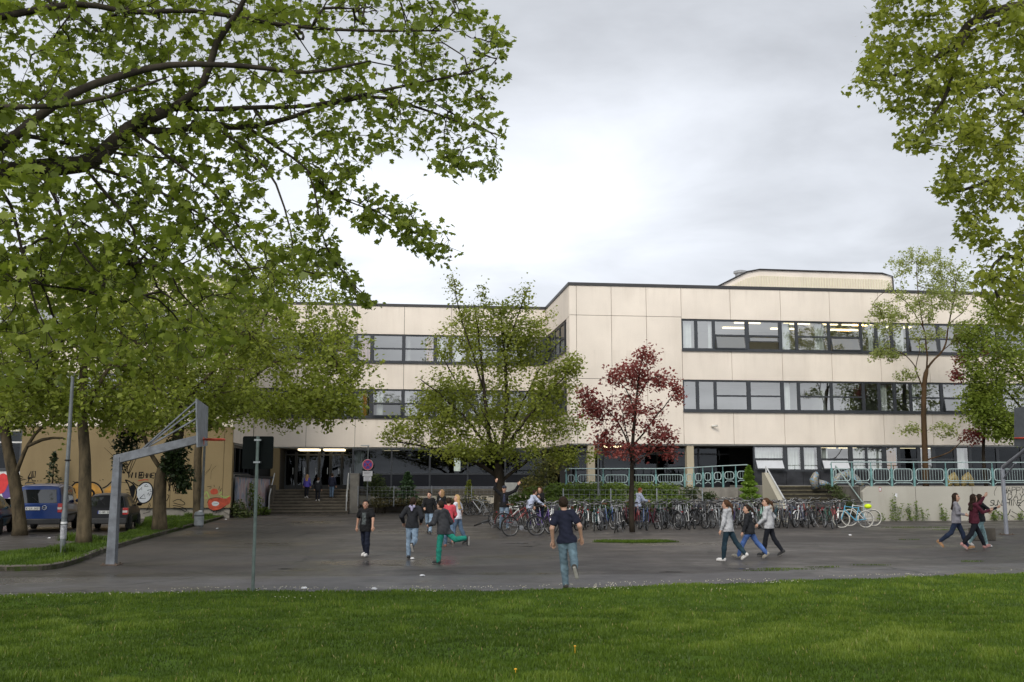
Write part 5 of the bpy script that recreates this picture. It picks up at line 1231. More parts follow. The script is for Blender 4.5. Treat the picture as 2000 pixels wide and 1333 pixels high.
A = crown_pts(420, [bl(1800, 600, Ys, 2.3, 2.3, 3), bl(1725, 620, Ys, .9, 1.0, 1), bl(1860, 560, Ys, 1.3, 1.4, 1.4), bl(1800, 510, Ys, 1.8, .7, 1), bl(1730, 690, Ys, .9, .5, .5), bl(1890, 660, Ys, .8, .9, .7), bl(1770, 730, Ys, .6, .4, .3)])
A = np.vstack([A, crown_pts(26, [bl(1780, 840, Ys-.2, .7, .25, 1), bl(1850, 840, Ys-.4, .9, .35, 1.2)])])
T.grow(A, droop=-.1, maxd=4)
finish(T, 'slim_tree', tuple(base), 'slender tree with sparse yellow green leaves in front of the right wing', B_ORNG, LF_YEL, 12500, .105, LOBE, .006, .014, .1, .4, .1)

# --- fresh green tree and dark red plum at the right edge, on the terrace
Yg = 49.3; base = Vector((26.2, Yg+.3, ZT-.02))
T = Tree(.32)
T.limb([base+Vector((0, 0, -.05)), base+Vector((-.1, 0, 2)), base+Vector((-.3, 0, 4)), base+Vector((-.2, 0, 6.5))], .2, .1)
for l in ([(25.95, Yg+.3, 4.6), P3(1960, 760, Yg), P3(1915, 740, Yg)], [(25.9, Yg+.3, 6), P3(1960, 680, Yg), P3(1920, 640, Yg)], [(26, Yg+.3, 3.8), P3(1970, 830, Yg-.4), P3(1920, 830, Yg-.4)]): T.limb(l, .07, .02, True)
A = crown_pts(860, [bl(1945, 700, Yg-.5, 1.9, 1.9, 2.2), bl(1930, 810, Yg-.5, 1.2, .8, 1.3), bl(1985, 840, Yg-.5, 1.1, .6, 1), bl(1900, 790, Yg-.3, .7, .7, .8), bl(1905, 650, Yg, .8, .7, .6), bl(1975, 740, Yg, 2.0, 2.1, 2.4), bl(1925, 770, Yg, .95, 1.3, 1.4), bl(1990, 640, Yg, 1.9, 1.6, 1.5), bl(1940, 610, Yg, 1.0, .8, .7), bl(1960, 830, Yg-.4, 1.2, .7, 1), bl(2060, 720, Yg, 2, 3, 1.6), bl(1905, 730, Yg, .5, .4, .3)])
T.grow(A, droop=.05, maxd=6)
finish(T, 'green_tree', tuple(base), 'dense fresh green tree at the right edge of the terrace', B_DARK, LF_LIME, 21000, .135, LOBE, .006, .02, .2, patch=.5)
Yp = 50.2; base = Vector((23.6, Yp, ZT-.02)); T = Tree(.28)
T.limb([base+Vector((0, 0, -.05)), base+Vector((-.05, 0, 1.5)), base+Vector((.1, 0, 3.2)), base+Vector((.1, 0, 5.5))], .1, .04)
A = crown_pts(150, [bl(1885, 705, Yp, .55, .5, 1), bl(1880, 660, Yp, .35, .4, .6), bl(1905, 850, Yp, .8, .4, 1.3), bl(1920, 690, Yp, .9, 1, 1), bl(1870, 735, Yp, .35, .3, .5)])
T.grow(A, droop=.05, maxd=5)
finish(T, 'plum_tree', tuple(base), 'dark red plum tree half hidden by the green tree on the terrace', B_DARK, LF_RED, 1900, .12, LOBE, .006, .016, .1)

# ---------------------------------------------------------------- shrubs and weeds
LF_HEDGE = leaf_mat('hedge leaves', [(0, (.05, .085, .014)), (.5, (.12, .18, .03)), (1, (.26, .32, .07))], .4)
LF_SHR = leaf_mat('dull shrub leaves', [(0, (.025, .042, .014)), (.5, (.055, .08, .024)), (1, (.12, .13, .04))], .3)
LF_GOLD = leaf_mat('variegated leaves', [(0, (.05, .07, .02)), (.5, (.14, .15, .04)), (1, (.4, .3, .08))], .3)
LF_CON = leaf_mat('conifer sprays', [(0, (.06, .11, .012)), (.5, (.13, .22, .022)), (1, (.22, .33, .045))], .3)
LF_SPR = leaf_mat('spruce sprays', [(0, (.025, .055, .02)), (.5, (.05, .095, .035)), (1, (.09, .15, .06))], .2)
Yh = 47.5
def hb(px, py, Y, rx, rz, w_=1): return (P3(px, py, Y), (rx, rx*.7, rz), w_)
for i, (pxs, lab) in enumerate((((1095, 1130, 1160), 'leafy green shrub at the left end of the terrace railing'), ((1185, 1212), 'leafy green shrub left of the red maple trunk'), ((1255, 1285, 1312), 'leafy green shrub right of the red maple trunk'))):
    cloud('hedge_shrub', lab, 'shrub', [hb(x+rng.normal()*4, 966+rng.normal()*4, 47.0, .62, .5) for x in pxs]+[hb(x+12, 985, 46, .62, .4, 1) for x in pxs]+[hb(x-8, 955, 47.4, .6, .35, .7) for x in pxs], 2600*len(pxs)//2, .12, LF_HEDGE, group='shrubs below the terrace railing')
cloud('hedge_shrub', 'dark shrub with sparse stems below the ramp railing', 'shrub', [hb(1350, 962, 47, .5, .35), hb(1385, 970, 46.5, .4, .25, .6), hb(1330, 985, 45, .6, .25)], 1300, .1, LF_SHR)
cloud('hedge_shrub', 'tall variegated golden shrub right of the broad tree trunk', 'shrub', [hb(1062, 925, 49, .75, .9, 1.5), hb(1085, 900, 49.5, .5, .6, .8), hb(1035, 950, 48.5, .6, .5, 1)], 2600, .11, LF_GOLD)
cloud('hedge_shrub', 'dense green shrub behind the girl with long dark hair', 'shrub', [hb(1045, 968, 47, .7, .45), hb(1010, 975, 47, .5, .35, .7), hb(1085, 985, 46, .7, .35)], 2400, .1, LF_HEDGE)
cloud('hedge_shrub', 'rounded dark shrub beside the no stopping sign', 'shrub', [hb(732, 945, 58.5, .7, .6), hb(752, 962, 58, .8, .4)], 1600, .13, LF_SHR)
for px, lab in ((765, 'low brownish shrub in the planter near the sign post'), (838, 'low brownish shrub in the planter behind the group of pupils'), (905, 'low brownish shrub in the planter behind the blonde girl')):
    cloud('low_shrub', lab, 'shrub', [hb(px-22, 982, 57.6, .8, .28), hb(px+22, 980, 57.8, .9, .3)], 1300, .12, leaf_mat('brownish shrub leaves', [(0, (.05, .05, .02)), (.5, (.09, .085, .03)), (1, (.17, .13, .055))], .25))
cloud('corner_shrub', 'dark shrub at the corner of the ochre wall', 'shrub', [hb(466, 995, 51.5, .45, .5), hb(478, 1005, 51.5, .4, .3)], 1300, .1, LF_SHR, base=tuple(G(468, 1012)))
cloud('corner_shrub', 'green creeper growing up the mural wall', 'shrub', [hb(500, 985, 54, .4, .6), hb(515, 1000, 55, .4, .3), hb(492, 960, 53.5, .2, .6, .5)], 1300, .1, LF_HEDGE, base=tuple(G(503, 1008)))
cloud('weed_bush', 'weeds growing on the right side of the terrace stairs', 'weeds', [hb(1636, 960, 47.6, .4, .3), hb(1648, 975, 46.8, .35, .3), hb(1660, 990, 46, .3, .3), hb(1622, 950, 48.5, .4, .15)], 900, .09, LF_SHR, base=tuple(L2W(sB-.1, -6, .2)))
def conifer(label, px, py_top, py_base, Y, rad, m, n, name='conifer', zb=0.0, sz=.1):
    top = P3(px, py_top, Y); b = np.array([top[0], top[1], max(zb, P3(px, py_base, Y)[2])]); h = top[2]-b[2]
    t = empty(name, tuple(b), 0, label, 'conifer')
    MB().tube([(0, 0, -.05), (0, 0, h*.95)], [.05, .01], 6).build('trunk', B_DARK, t)
    u = rng.random(n)**.7; z = h*u; a = rng.random(n)*2*np.pi; tier = .75+.25*np.sin(u*38)
    r_ = rad*(1-u)**.75*np.minimum(1, u*6+.35)*tier*np.sqrt(.35+.65*rng.random(n))
    pos = np.stack([r_*np.cos(a), r_*np.sin(a), z], 1)
    leaves('foliage', pos, np.full(n, sz), LOBE, m, t, .3, -.4 if m is LF_CON else .0, dirs=np.stack([np.cos(a), np.sin(a), 0*a+.5], 1))
    return t
conifer('bright green conifer before the sloping stair wall', 1462, 912, 985, 46.2, .62, LF_CON, 3200, zb=.55)
conifer('young spruce sapling in front of the hall windows', 796, 924, 985, 58.0, .85, LF_SPR, 2200, zb=.4, sz=.13)
conifer('small pale sapling between the blonde girl and the broad tree', 916, 938, 985, 58.0, .5, LF_OAK, 350, 'sapling', .4, .12)
for px, py, h, n, lab in ((1738, 1003, 1.35, 170, 'tall weed against the retaining wall, left of the pale sticker'), (1751, 1012, .9, 110, 'weed under the pale sticker on the retaining wall'), (1774, 1010, .85, 150, 'bushy weed in the middle of the weeds at the wall foot'), (1790, 1010, .95, 130, 'upright weed at the wall joint'), (1800, 1012, .6, 90, 'short weed right of the wall joint'), (1836, 1008, .8, 190, 'leafy weed left of the girl in the grey top'), (1712, 1014, .4, 70, 'low weed next to the cruiser bicycles'), (1935, 1012, .5, 170, 'low weed below the happy day graffiti'), (1955, 1012, .45, 120, 'low weed left of the right basketball post'), (1988, 1014, .45, 140, 'low weed right of the right basketball post')):
    c = L2W(Lp(px, 1000, RY)[0], RY-.22, 0); t = empty('weed', tuple(c), 0, lab, 'weed', 'weeds along the retaining wall')
    ns = max(3, n//40); sm_ = MB(); ps = []
    for k in range(ns):
        dx, dy = rng.normal()*.12, rng.normal()*.05; hh = h*(.6+.4*rng.random()); tx = dx+rng.normal()*.08
        sm_.tube([(dx, dy, 0), (tx, dy, hh)], [.008, .003], 4)
        for q in range(n//ns): u = rng.random(); ps.append((dx+(tx-dx)*u+rng.normal()*.06*(1.3-u), dy+rng.normal()*.05, .04+hh*u))
    sm_.build('stem', mat('weed stem', (.08, .11, .03), .8), t); leaves('foliage', np.array(ps), np.full(len(ps), .095), DIAM, LF_HEDGE, t, .3, 0)
x_, z_ = 0, 0
t = conifer('dark thin climber on the ochre wall above the blue van', 106, 885, 965, 49.4, .55, LF_IVY, 420, 'wall_plant', 1.2, .12)
# ---------------------------------------------------------------- street furniture
M_HOOP = mat('grey hoop paint', (.13, .14, .155), .55, .4, 4, .2, bmp=.15)
M_HOOPB = mat('grey steel backboard', (.16, .175, .19), .6, .35, 3)
M_RIM = mat('orange rim paint', (.45, .05, .02), .45, .2, 5)
b = G(218, 1104); ht = empty('basketball_hoop', tuple(b), 0, 'grey basketball hoop with slanting arm at the left kerb', 'hoop')
def rel(p): return Vector(p) - b
zt = P(230, 893, b.y).z
q = MB(); q.prism([(-.115, -.1, -.05), (.105, -.1, -.05), (.095, -.1, zt), (-.06, -.1, zt+.04)], (0, .2, 0)); q.build('post', M_HOOP, ht, bevel=.01)
e = rel(P(386, 859, b.y)); q = MB()
a0 = Vector((-.06, 0, zt-.07)); d = (e-a0); up = Vector((0, 0, 1))
q.prism([(-.06, -.085, zt+.04), (.0, -.085, zt-.16), (e.x, -.085, e.z-.1), (e.x, -.085, e.z+.1)], (0, .17, 0)); q.build('arm', M_HOOP, ht, bevel=.008)
bc = [rel(P(381.5, 779, b.y-.95)), rel(P(404, 795, b.y+.85)), rel(P(402.5, 871, b.y+.85)), rel(P(383.5, 874, b.y-.95))]
q = MB(); q.prism(bc, (.035, .005, 0)); q.build('backboard', M_HOOPB, ht)
q = MB(); am = a0+d*.3
for tgt in (bc[0]*.82+bc[1]*.18, bc[0]*.42+bc[1]*.58, (bc[0]*.65+bc[3]*.35)*.7+(bc[1]*.65+bc[2]*.35)*.3): q.bar(am+Vector((0, 0, .06)), tgt, .035, .035)
q.build('brace', M_HOOP, ht)
rc = e+Vector((.42, .0, .0)); q = MB()
q.tube([(rc.x+.225*math.cos(i*math.pi/10), .225*math.sin(i*math.pi/10), rc.z) for i in range(20)],  .028, 6, closed=True)
q.tube([(e.x+.03, -.1, rc.z), (rc.x-.2, -.09, rc.z)], .014, 6).tube([(e.x+.03, .1, rc.z), (rc.x-.2, .09, rc.z)], .014, 6).box(e.x+.035, e.x+.12, -.15, .15, rc.z-.13, rc.z+.06)
q.build('rim', M_RIM, ht)
b = G(1966, 1045); ht = empty('basketball_hoop', tuple(b), 0, 'pale grey basketball hoop on a round post at the right edge', 'hoop')
zt = P(1965, 914, b.y).z; q = MB(); M_HOOP2 = mat('pale hoop paint', (.27, .28, .31), .5, .15, 3, .2)
e = rel(P(2016, 868, 34.3)); q.tube([(0, 0, -.05), (0, 0, zt-.1)], .075, 8).tube([(0, 0, zt-.1), (.03, -.02, zt+.02), e], [.075, .075, .055], 8).tube([(0, 0, zt-.42), e*.45+Vector((0, 0, (zt)*.55-.2))], .035, 6)
q.build('post', M_HOOP2, ht, smooth=True)
bc = [rel(P(1981, 797, 33.4)), rel(P(2060, 790, 34.6)), rel(P(2060, 876, 34.6)), rel(P(1981, 872, 33.4))]
MB().prism(bc, (.01, .035, 0)).build('backboard', mat('dark steel backboard', (.055, .06, .062), .5, .3, 2), ht)
rc = rel(P(1998, 856, 33.2)); q = MB(); q.tube([(rc.x+.25*math.cos(i*math.pi/10), rc.y+.25*math.sin(i*math.pi/10), rc.z) for i in range(20)], .022, 6, closed=True).bar(rc+Vector((.2, .15, 0)), rc+Vector((.35, .45, 0)), .16, .06)
q.build('rim', M_RIM, ht)

M_POLE = mat('weathered galvanised pole', (.13, .14, .142), .55, .25, 5, .4); M_POLEG = mat('greenish grey sign pole', (.13, .165, .15), .5, .3, 5, .4)
def lamp_post(base, h, r, label, head=(0, 0), m=None, stickers=None, door=True):
    t = empty('lamp_post', tuple(base), 0, label, 'lamp post'); q = MB()
    q.lathe([(r*1.25, -.05), (r*1.25, 1.15), (r, 1.22), (r*.72, h)], n=12)
    if door: q.lathe([(r*1.34, 1.02), (r*1.34, 1.06)], n=12)
    q.build('post', m or M_POLE, t, smooth=True)
    if head:
        q = MB(); hx, hy = head
        q.tube([(0, 0, h-.02), (hx*.4, hy*.4, h+.12), (hx, hy, h+.15)], r*.5, 6); q.prism([(hx-.3, hy-.09, h+.1), (hx+.3, hy-.09, h+.1), (hx+.3, hy+.09, h+.1), (hx-.3, hy+.09, h+.1)], (0, 0, .11)); q.build('lamp_head', mat('grey lamp housing', (.13, .14, .14), .6, .2, 4), t)
    if stickers:
        for z, hh, c in stickers:
            MB().lathe([(r*1.36, z), (r*1.36, z+hh)], n=12).build('sticker', c, t)
    return t
M_STK = mat('grey torn sticker', (.3, .3, .32), .7, .6, 14)
lamp_post(G(121, 1091), 4.7, .058, 'grey lamp post with stickers on the left grass verge', None, stickers=[(.5, .35, M_STK), (.88, .05, mat('white tape', (.6, .6, .6), .6)), (2.5, .03, M_SPB)])
lamp_post(G(393, 1030), 4.6, .06, 'thin grey lamp post beside the grey litter bin', (.45, .1), door=False)
lamp_post(Vector((*P(1169, 985, 46.3)[:2], .3)), 3.75, .05, 'thin pole rising from the hedge left of the red maple', None, door=False)
# litter bin
b = G(388, 1033); t = empty('litter_bin', (b.x, b.y, .1), 0, 'small grey litter bin on the verge with a paper on its lid', 'bin')
q = MB(); q.lathe([(.15, 0), (.19, .04), (.2, .5), (.17, .52), (.17, .56), (.05, .6)], n=14); q.build('body', mat('grey bin metal', (.25, .265, .27), .6, .25, 6), t, smooth=True)
MB().lathe([(.205, .4), (.21, .42), (.205, .44)], n=14).build('band', M_FRAME, t); MB().ball((.06, -.05, .6), .07, 8, 5, (1.2, 1, .45)).build('paper', mat('white paper', (.7, .7, .7), .8), t)
# traffic sign seen from the back, on the lawn edge
b = G(493.5, 1160, .03); t = empty('sign_post', tuple(b), 0, 'square traffic sign seen from its black back on a thin pole at the lawn edge', 'sign')
MB().tube([(0, 0, -.1), (0, 0, 2.79)], .03, 10).build('pole', M_POLEG, t, smooth=True)
q = MB(); r_ = .03; x0, x1, z0, z1 = -.285, .275, 2.2, 2.79; pts = []
for cx_, cz_, a0 in ((x1-r_, z1-r_, 0), (x0+r_, z1-r_, 90), (x0+r_, z0+r_, 180), (x1-r_, z0+r_, 270)):
    for k in range(4): w_ = R(a0+k*30); pts.append((cx_+r_*math.cos(w_), .045, cz_+r_*math.sin(w_)))
q.prism(pts, (0, .012, 0)); q.build('sign_plate', mat('dark sign back', (.006, .008, .008), .8, .2, 3, 0, .1), t)
q = MB()
for z in (2.32, 2.72): q.box(-.06, .06, -.036, .044, z-.016, z+.016)
q.build('clamp', M_GALV, t)
# no stopping sign
b = P(717, 985, 57.2); b.z = .42; t = empty('no_stopping_sign', tuple(b), 0, 'round red and blue no stopping sign with two white plates on a pole', 'sign')
zc = P(716, 908, 57.1).z-b.z
MB().tube([(0, 0, -.1), (0, 0, zc+1.05)], .035, 8).build('pole', M_POLE, t); q = MB(); q.box(-.42, .06, -.06, .06, zc+1.05, zc+1.11); q.build('lamp_head', mat('pale lamp housing', (.4, .42, .42)), t)
q = MB(); fy = -.05
q.mat(0).lathe([(.31, fy), (.31, fy+.01)], (0, 0, zc), 28, 'Y'); q.mat(1).lathe([(.295, fy-.003), (.295, fy-.001)], (0, 0, zc), 28, 'Y'); q.mat(2).lathe([(.235, fy-.006), (.235, fy-.004)], (0, 0, zc), 28, 'Y')
for s_ in (-1, 1): q.mat(1).bar((-.165*s_, fy-.009, zc-.165), (.165*s_, fy-.009, zc+.165), .004, .05)
q.build('sign_disc', [mat('white sign film', (.6, .6, .6), .5, .05), mat('sign red', (.45, .03, .05), .45), mat('sign blue', (.06, .06, .3), .45)], t)
for (w_, z0, z1, lines) in ((.55, -.64, -.36, 2), (.44, -.93, -.66, 3)):
    q = MB(); q.mat(0).box(-w_/2, w_/2, fy-.002, fy+.008, zc+z0, zc+z1)
    for k in range(lines): z = zc+z1-.07-k*.075; q.mat(1).box(-w_*.36, w_*(.3-.1*(k % 2)), fy-.005, fy-.003, z-.018, z+.012)
    q.build('sign_plate', [mat('white sign film', (.6, .6, .6)), mat('faded sign text', (.3, .28, .3), .6)], t)
# wire fences in the planting
def fence(name, label, posts, zb, h):
    t = empty(name, tuple(posts[0][:2])+(zb,), 0, label, 'fence'); o = Vector(t.location)
    ps = [Vector((p[0], p[1], zb))-o for p in posts]
    for p in ps: MB().tube([p, p+Vector((0, 0, h))], .028, 6).build('post', M_GALV, t)
    q = MB()
    for k in range(6):
        for a, c in zip(ps[:-1], ps[1:]): z = Vector((0, 0, h*(.1+.17*k))); q.tube([a+z, c+z], .006, 3, caps=False)
    for a, c in zip(ps[:-1], ps[1:]):
        n = int((c-a).length/.22)
        for k in range(1, n): m_ = a.lerp(c, k/n); q.tube([m_+Vector((0, 0, h*.1)), m_+Vector((0, 0, h*.95))], .003, 3, caps=False)
    q.build('wire', M_GALV, t)
fence('wire_fence', 'low wire fence on grey posts in front of the hall windows', [P(x, 975, 57.4) for x in (699, 769, 843, 921, 1000)], .4, 1.15)
fence('wire_fence', 'low wire fence on grey posts in front of the leafy hedge', [P(x, 975, 45.6) for x in (1100, 1193, 1283, 1372)], .3, 1.25)
# concrete block on the yard at the right
for (xa, xb_, lab) in ((1918, 1946, 'dark concrete block between the walking girls and the right basketball post'), (1904, 1917, 'smaller dark concrete block half hidden behind the walking girls')):
    a, c = G(xa, 1056), G(xb_, 1056); q = MB(); q.box(a.x, c.x, a.y, a.y+.45, 0, .4); tag(q.build('concrete_block', M_CONCD, bevel=.02), lab, 'block')
# drainpipe-like box and cabinet by the inner corner
c = Lxy(P(1000, 975, 55)); q = MB(); q.box(c[0]-.55, c[0]+.3, c[1], c[1]+.4, .3, 1.75); tag(wloc(q.build('utility_cabinet', mat('pale grey cabinet', (.3, .3, .28), .6, .12, 3), bevel=.015)), 'pale grey utility cabinet behind the waving pupil', 'cabinet')

# ---------------------------------------------------------------- cars
M_TYRE = mat('tyre rubber', (.014, .014, .014), .8, .2, 9); M_HUB = mat('alloy wheel', (.3, .31, .32), .35, .2, 6, .8)
M_CGLS, nt, bs = nmat('car glass'); bs.inputs['Base Color'].default_value = (.012, .014, .015, 1); bs.inputs['Roughness'].default_value = .05; bs.inputs['Specular IOR Level'].default_value = .9
M_TAIL = mat('red tail lamp', (.4, .012, .012), .2, .15, 9, coat=.6); M_PLATE = mat('number plate white', (.6, .6, .58), .5, .04); M_TRIM = mat('black plastic trim', (.02, .02, .021), .6, .15, 5)
def car(name, label, loc, yaw, prof, W, paint, rear, plate=None, emblem=None, rails=False):
    """prof: stations (y, z_low, z_belt, z_roof, half width at belt, half width at roof), rear first; +Y is forward"""
    t = empty(name, loc, yaw, label, 'car')
    def sec(s):
        y, zl, zb, zr, wb, wr = s
        half = [(wb*.9, zl), (wb*.985, zl+.12), (wb*1.0, (zl+zb)/2), (wb*.985, zb-.04), (wb*.965, zb)]
        half += [(wr+(wb*.965-wr)*.45, zb+(zr-zb)*.5), (wr, zr-.07), (wr*.86, zr-.015), (wr*.5, zr+.01), (0, zr+.015)] if zr-zb > .08 else [(wb*.95, zb+(zr-zb)*.3), (wb*.9, zb+(zr-zb)*.6), (wb*.75, zr-.01), (wb*.4, zr), (0, zr)]
        return [(x, y, z) for x, z in half] + [(-x, y, z) for x, z in half[-2::-1]]
    q = MB(); S = [sec(s) for s in prof]; k = len(S[0]); q.v = [p for s in S for p in s]
    for i in range(len(S)-1):
        for j in range(k-1): q._f((i*k+j, i*k+j+1, (i+1)*k+j+1, (i+1)*k+j))
        q._f((i*k+k-1, i*k, (i+1)*k, (i+1)*k+k-1))
    q._f(tuple(range(k))); q._f(tuple(reversed(range((len(S)-1)*k, len(S)*k))))
    body = q.build('body', paint, t, smooth=True)
    md = body.modifiers.new('bevel', 'BEVEL'); md.width = .03; md.segments = 2; md.angle_limit = R(35)
    def at(y):
        for a, b_ in zip(prof[:-1], prof[1:]):
            if a[0] <= y <= b_[0]: u = (y-a[0])/(b_[0]-a[0]); return [a[i]+(b_[i]-a[i])*u for i in range(6)]
        return prof[-1]
    def sidept(y, f, s):
        _, zl, zb, zr, wb, wr = at(y); x0_ = wb*.965; 
        return Vector((s*(x0_+(wr-x0_)*f+.008), y, zb+(zr-.07-zb)*f))
    for s in (1, -1):
        for (ya, yb_, yc, yd) in rear['side']:
            q = MB(); q.poly([sidept(ya, .06, s), sidept(yb_, .06, s), sidept(yd, .86, s), sidept(yc, .86, s)]); q.build('side_window', M_CGLS, t)
        w = at(prof[0][0]+.9)[4]
        q = MB(); q.bar((s*(w*.985+.01), prof[1][0]+.55, .62), (s*(w*.985+.012), prof[-2][0]-.6, .62), .03, .07); q.build('side_moulding', M_TRIM, t)
        mx = sidept(prof[-3][0]-.55, .1, s); q = MB(); q.ball(mx+Vector((s*.12, 0, .05)), .1, 10, 7, (1.1, .6, .75)); q.build('wing_mirror', paint, t, smooth='full')
        for y in rear['axles']:
            wx = at(y)[4]*s*.93
            wt = MB().lathe([(.19, -.1), (.285, -.1), (.315, -.07), (.315, .07), (.285, .1), (.19, .1)], n=24, axis='X').build('wheel', M_TYRE, t, smooth=True); wt.location = (wx, y, .305)
            h = MB(); h.lathe([(.05, .095*s), (.2, .06*s), (.205, .09*s), (.19, .1*s), (.18, .075*s), (.06, .09*s)], n=20, axis='X'); h.build('rim', M_HUB, wt, smooth=True)
    y0 = prof[0][0]
    (wx, za, zb_, yo, ins) = rear['window']
    q = MB(); q.poly([(-wx, at_rear(prof, za)-.012, za), (wx, at_rear(prof, za)-.012, za), (wx-ins, at_rear(prof, zb_)-.012, zb_), (-wx+ins, at_rear(prof, zb_)-.012, zb_)]); q.build('rear_window', M_CGLS, t)
    for s in (1, -1):
        (lx0, lx1, lz0, lz1) = rear['lamp']; q = MB(); ym = at_rear(prof, (lz0+lz1)/2)
        q.box(min(s*lx0, s*lx1), max(s*lx0, s*lx1), ym-.025, ym+.25, lz0, lz1); q.build('tail_lamp', [M_TAIL], t, bevel=.015)
        q = MB(); q.box(min(s*lx0, s*(lx1-.02)), max(s*lx0, s*(lx1-.02)), ym-.03, ym-.024, (lz0+lz1)/2-.05, (lz0+lz1)/2+.03); q.build('reversing_lamp', mat('clear lamp', (.55, .5, .48), .25), t)
    q = MB(); wb = prof[0][4]; q.box(-wb*.99, wb*.99, y0-.09, y0+.16, .3, .52); q.build('bumper', rear.get('bumper', M_TRIM), t, bevel=.04)
    px_, pz = rear['plate']; yp = at_rear(prof, pz)
    q = MB(); q.mat(0).box(px_-.27, px_+.27, yp-.03, yp-.012, pz-.06, pz+.06); q.mat(2).box(px_-.27, px_-.235, yp-.033, yp-.03, pz-.06, pz+.06)
    mb2 = MB(); write(mb2, plate, px_-.2, pz-.038, .076, .04, .052, .012, yp-.034, 0, 0)
    q.mi = 1
    for f in mb2.f: q.poly([mb2.v[i] for i in f])
    q.build('number_plate', [M_PLATE, M_SPB, mat('plate blue', (.02, .05, .3), .5)], t)
    if emblem:
        ex, ez = emblem; ye = at_rear(prof, ez)-.02; q = MB()
        q.tube([(ex+.075*math.cos(i*math.pi/8), ye, ez+.075*math.sin(i*math.pi/8)) for i in range(16)], .012, 5, closed=True).tube([(ex-.1, ye, ez-.015), (ex+.02, ye, ez+.02), (ex-.02, ye, ez-.02), (ex+.1, ye, ez+.015)], .01, 4)
        q.build('emblem', mat('chrome', (.6, .6, .62), .2, .05, 5, 1), t)
    if rails:
        q = MB()
        for s in (1, -1): q.tube([(s*.6, y0+.5, prof[2][3]+.02), (s*.6, y0+.6, prof[2][3]+.07), (s*.6, y0+2.0, prof[2][3]+.07), (s*.6, y0+2.1, prof[2][3]+.0)], .018, 6)
        q.build('roof_rail', M_TRIM, t)
    q = MB(); q.tube([(.05, at_rear(prof, rear['window'][1]+.02)-.03, rear['window'][1]-.02), (-.22, at_rear(prof, rear['window'][1]+.2)-.03, rear['window'][1]+.22)], .009, 4); q.build('wiper', M_TRIM, t)
    return t
def at_rear(prof, z):
    """y of the rear skin at height z (the first two stations share the tailgate)"""
    a, b_ = prof[0], prof[1]
    z0, z1 = a[2]+.0, b_[3]
    if z <= z0: return a[0]
    return a[0]+(b_[0]-a[0])*min(1, (z-z0)/max(.01, z1-z0))
def paint(name, c): return mat(name, c, .32, .12, 2, .2, .4, coat=.35)
# tailgates are two stations: the lower one flush, the upper one raked by the roof line
VAN = [(0, .34, 1.02, 1.03, .83, .76), (.16, .3, 1.06, 1.72, .845, .70), (.6, .28, 1.06, 1.78, .85, .71), (1.9, .28, 1.05, 1.8, .85, .72), (2.7, .28, 1.02, 1.74, .845, .70), (3.35, .28, 1.0, 1.16, .83, .66), (3.95, .3, .86, .98, .80, .6), (4.15, .36, .7, .8, .70, .5)]
HAT = [(0, .32, .88, .9, .80, .74), (.42, .28, .92, 1.36, .825, .60), (.9, .26, .92, 1.42, .83, .615), (1.7, .26, .91, 1.43, .83, .62), (2.3, .26, .9, 1.36, .83, .61), (3.0, .27, .88, .98, .82, .6), (3.7, .3, .74, .84, .79, .6), (3.92, .36, .6, .7, .68, .5)]
vr = dict(side=[(.42, 1.35, .5, 1.33), (1.45, 2.55, 1.43, 2.42)], axles=(.75, 3.35), window=(.64, 1.1, 1.6, 0, .06), lamp=(.68, .845, .74, 1.08), plate=(-.2, .9), bumper=M_TRIM)
hr = dict(side=[(.55, 1.25, .72, 1.22), (1.34, 2.35, 1.31, 2.1)], axles=(.72, 3.15), window=(.66, .96, 1.3, 0, .12), lamp=(.62, .815, .64, .9), plate=(0.0, .74), bumper=M_TRIM)
def carloc(px, Y, yaw, half):
    p = P(px, 1035, Y); return (p.x-half*math.cos(R(yaw)), p.y-half*math.sin(R(yaw)), 0)
car('parked_van', 'bright blue compact van parked at the left between teal car and tree', carloc(119, 38.2, 14, .84), R(14), VAN, 1.7, paint('blue car paint', (.006, .03, .145)), vr, 'K-LM 2021', (.22, .93), rails=True)
car('parked_car', 'black hatchback parked beside the forked tree, half behind the hoop post', carloc(248, 38.8, 13, .81), R(13), HAT, 1.62, mat('black car paint', (.008, .008, .01), .4, .15, 3, 0, .3), hr, 'K-WM 520')
car('parked_car', 'teal blue car cut off by the left edge of the view', carloc(-8, 36, 17, .81), R(17), HAT, 1.62, paint('teal car paint', (.01, .09, .15)), hr, 'K-EN 105')
for i, (px, py) in enumerate(((594, 1152), (731, 1153), (805, 1093), (441, 1016), (424, 1034), (1661, 1047), (96, 1053), (825, 1127))):
    v = G(px, py); q = MB(); q.ball((0, 0, .02), .045, 7, 5, (1.3, .8, .5)); q.v = [(x+random.uniform(-.01, .01), y+random.uniform(-.01, .01), max(.002, z+random.uniform(-.008, .008))) for x, y, z in q.v]
    o = tag(q.build('paper_scrap', mat('white paper', (.7, .7, .7), .8)), 'tiny crumpled white paper scrap lying on the asphalt', 'litter', 'paper scraps on the asphalt'); o.location = (v.x, v.y, .008)
for o in list(COL.objects):      # steel foot plates with bolts under both hoop posts
    if o.name.startswith('basketball_hoop'):
        q = MB(); q.box(-.2, .2, -.19, .19, .004, .024)
        for sx_ in (-.15, .15):
            for sy_ in (-.14, .14): q.lathe([(.02, .024), (.02, .05), (.012, .06)], (sx_, sy_, 0), 8)
        q.build('foot_plate', mat('rusty foot plate', (.10, .07, .05), .8, .5, 12), o)
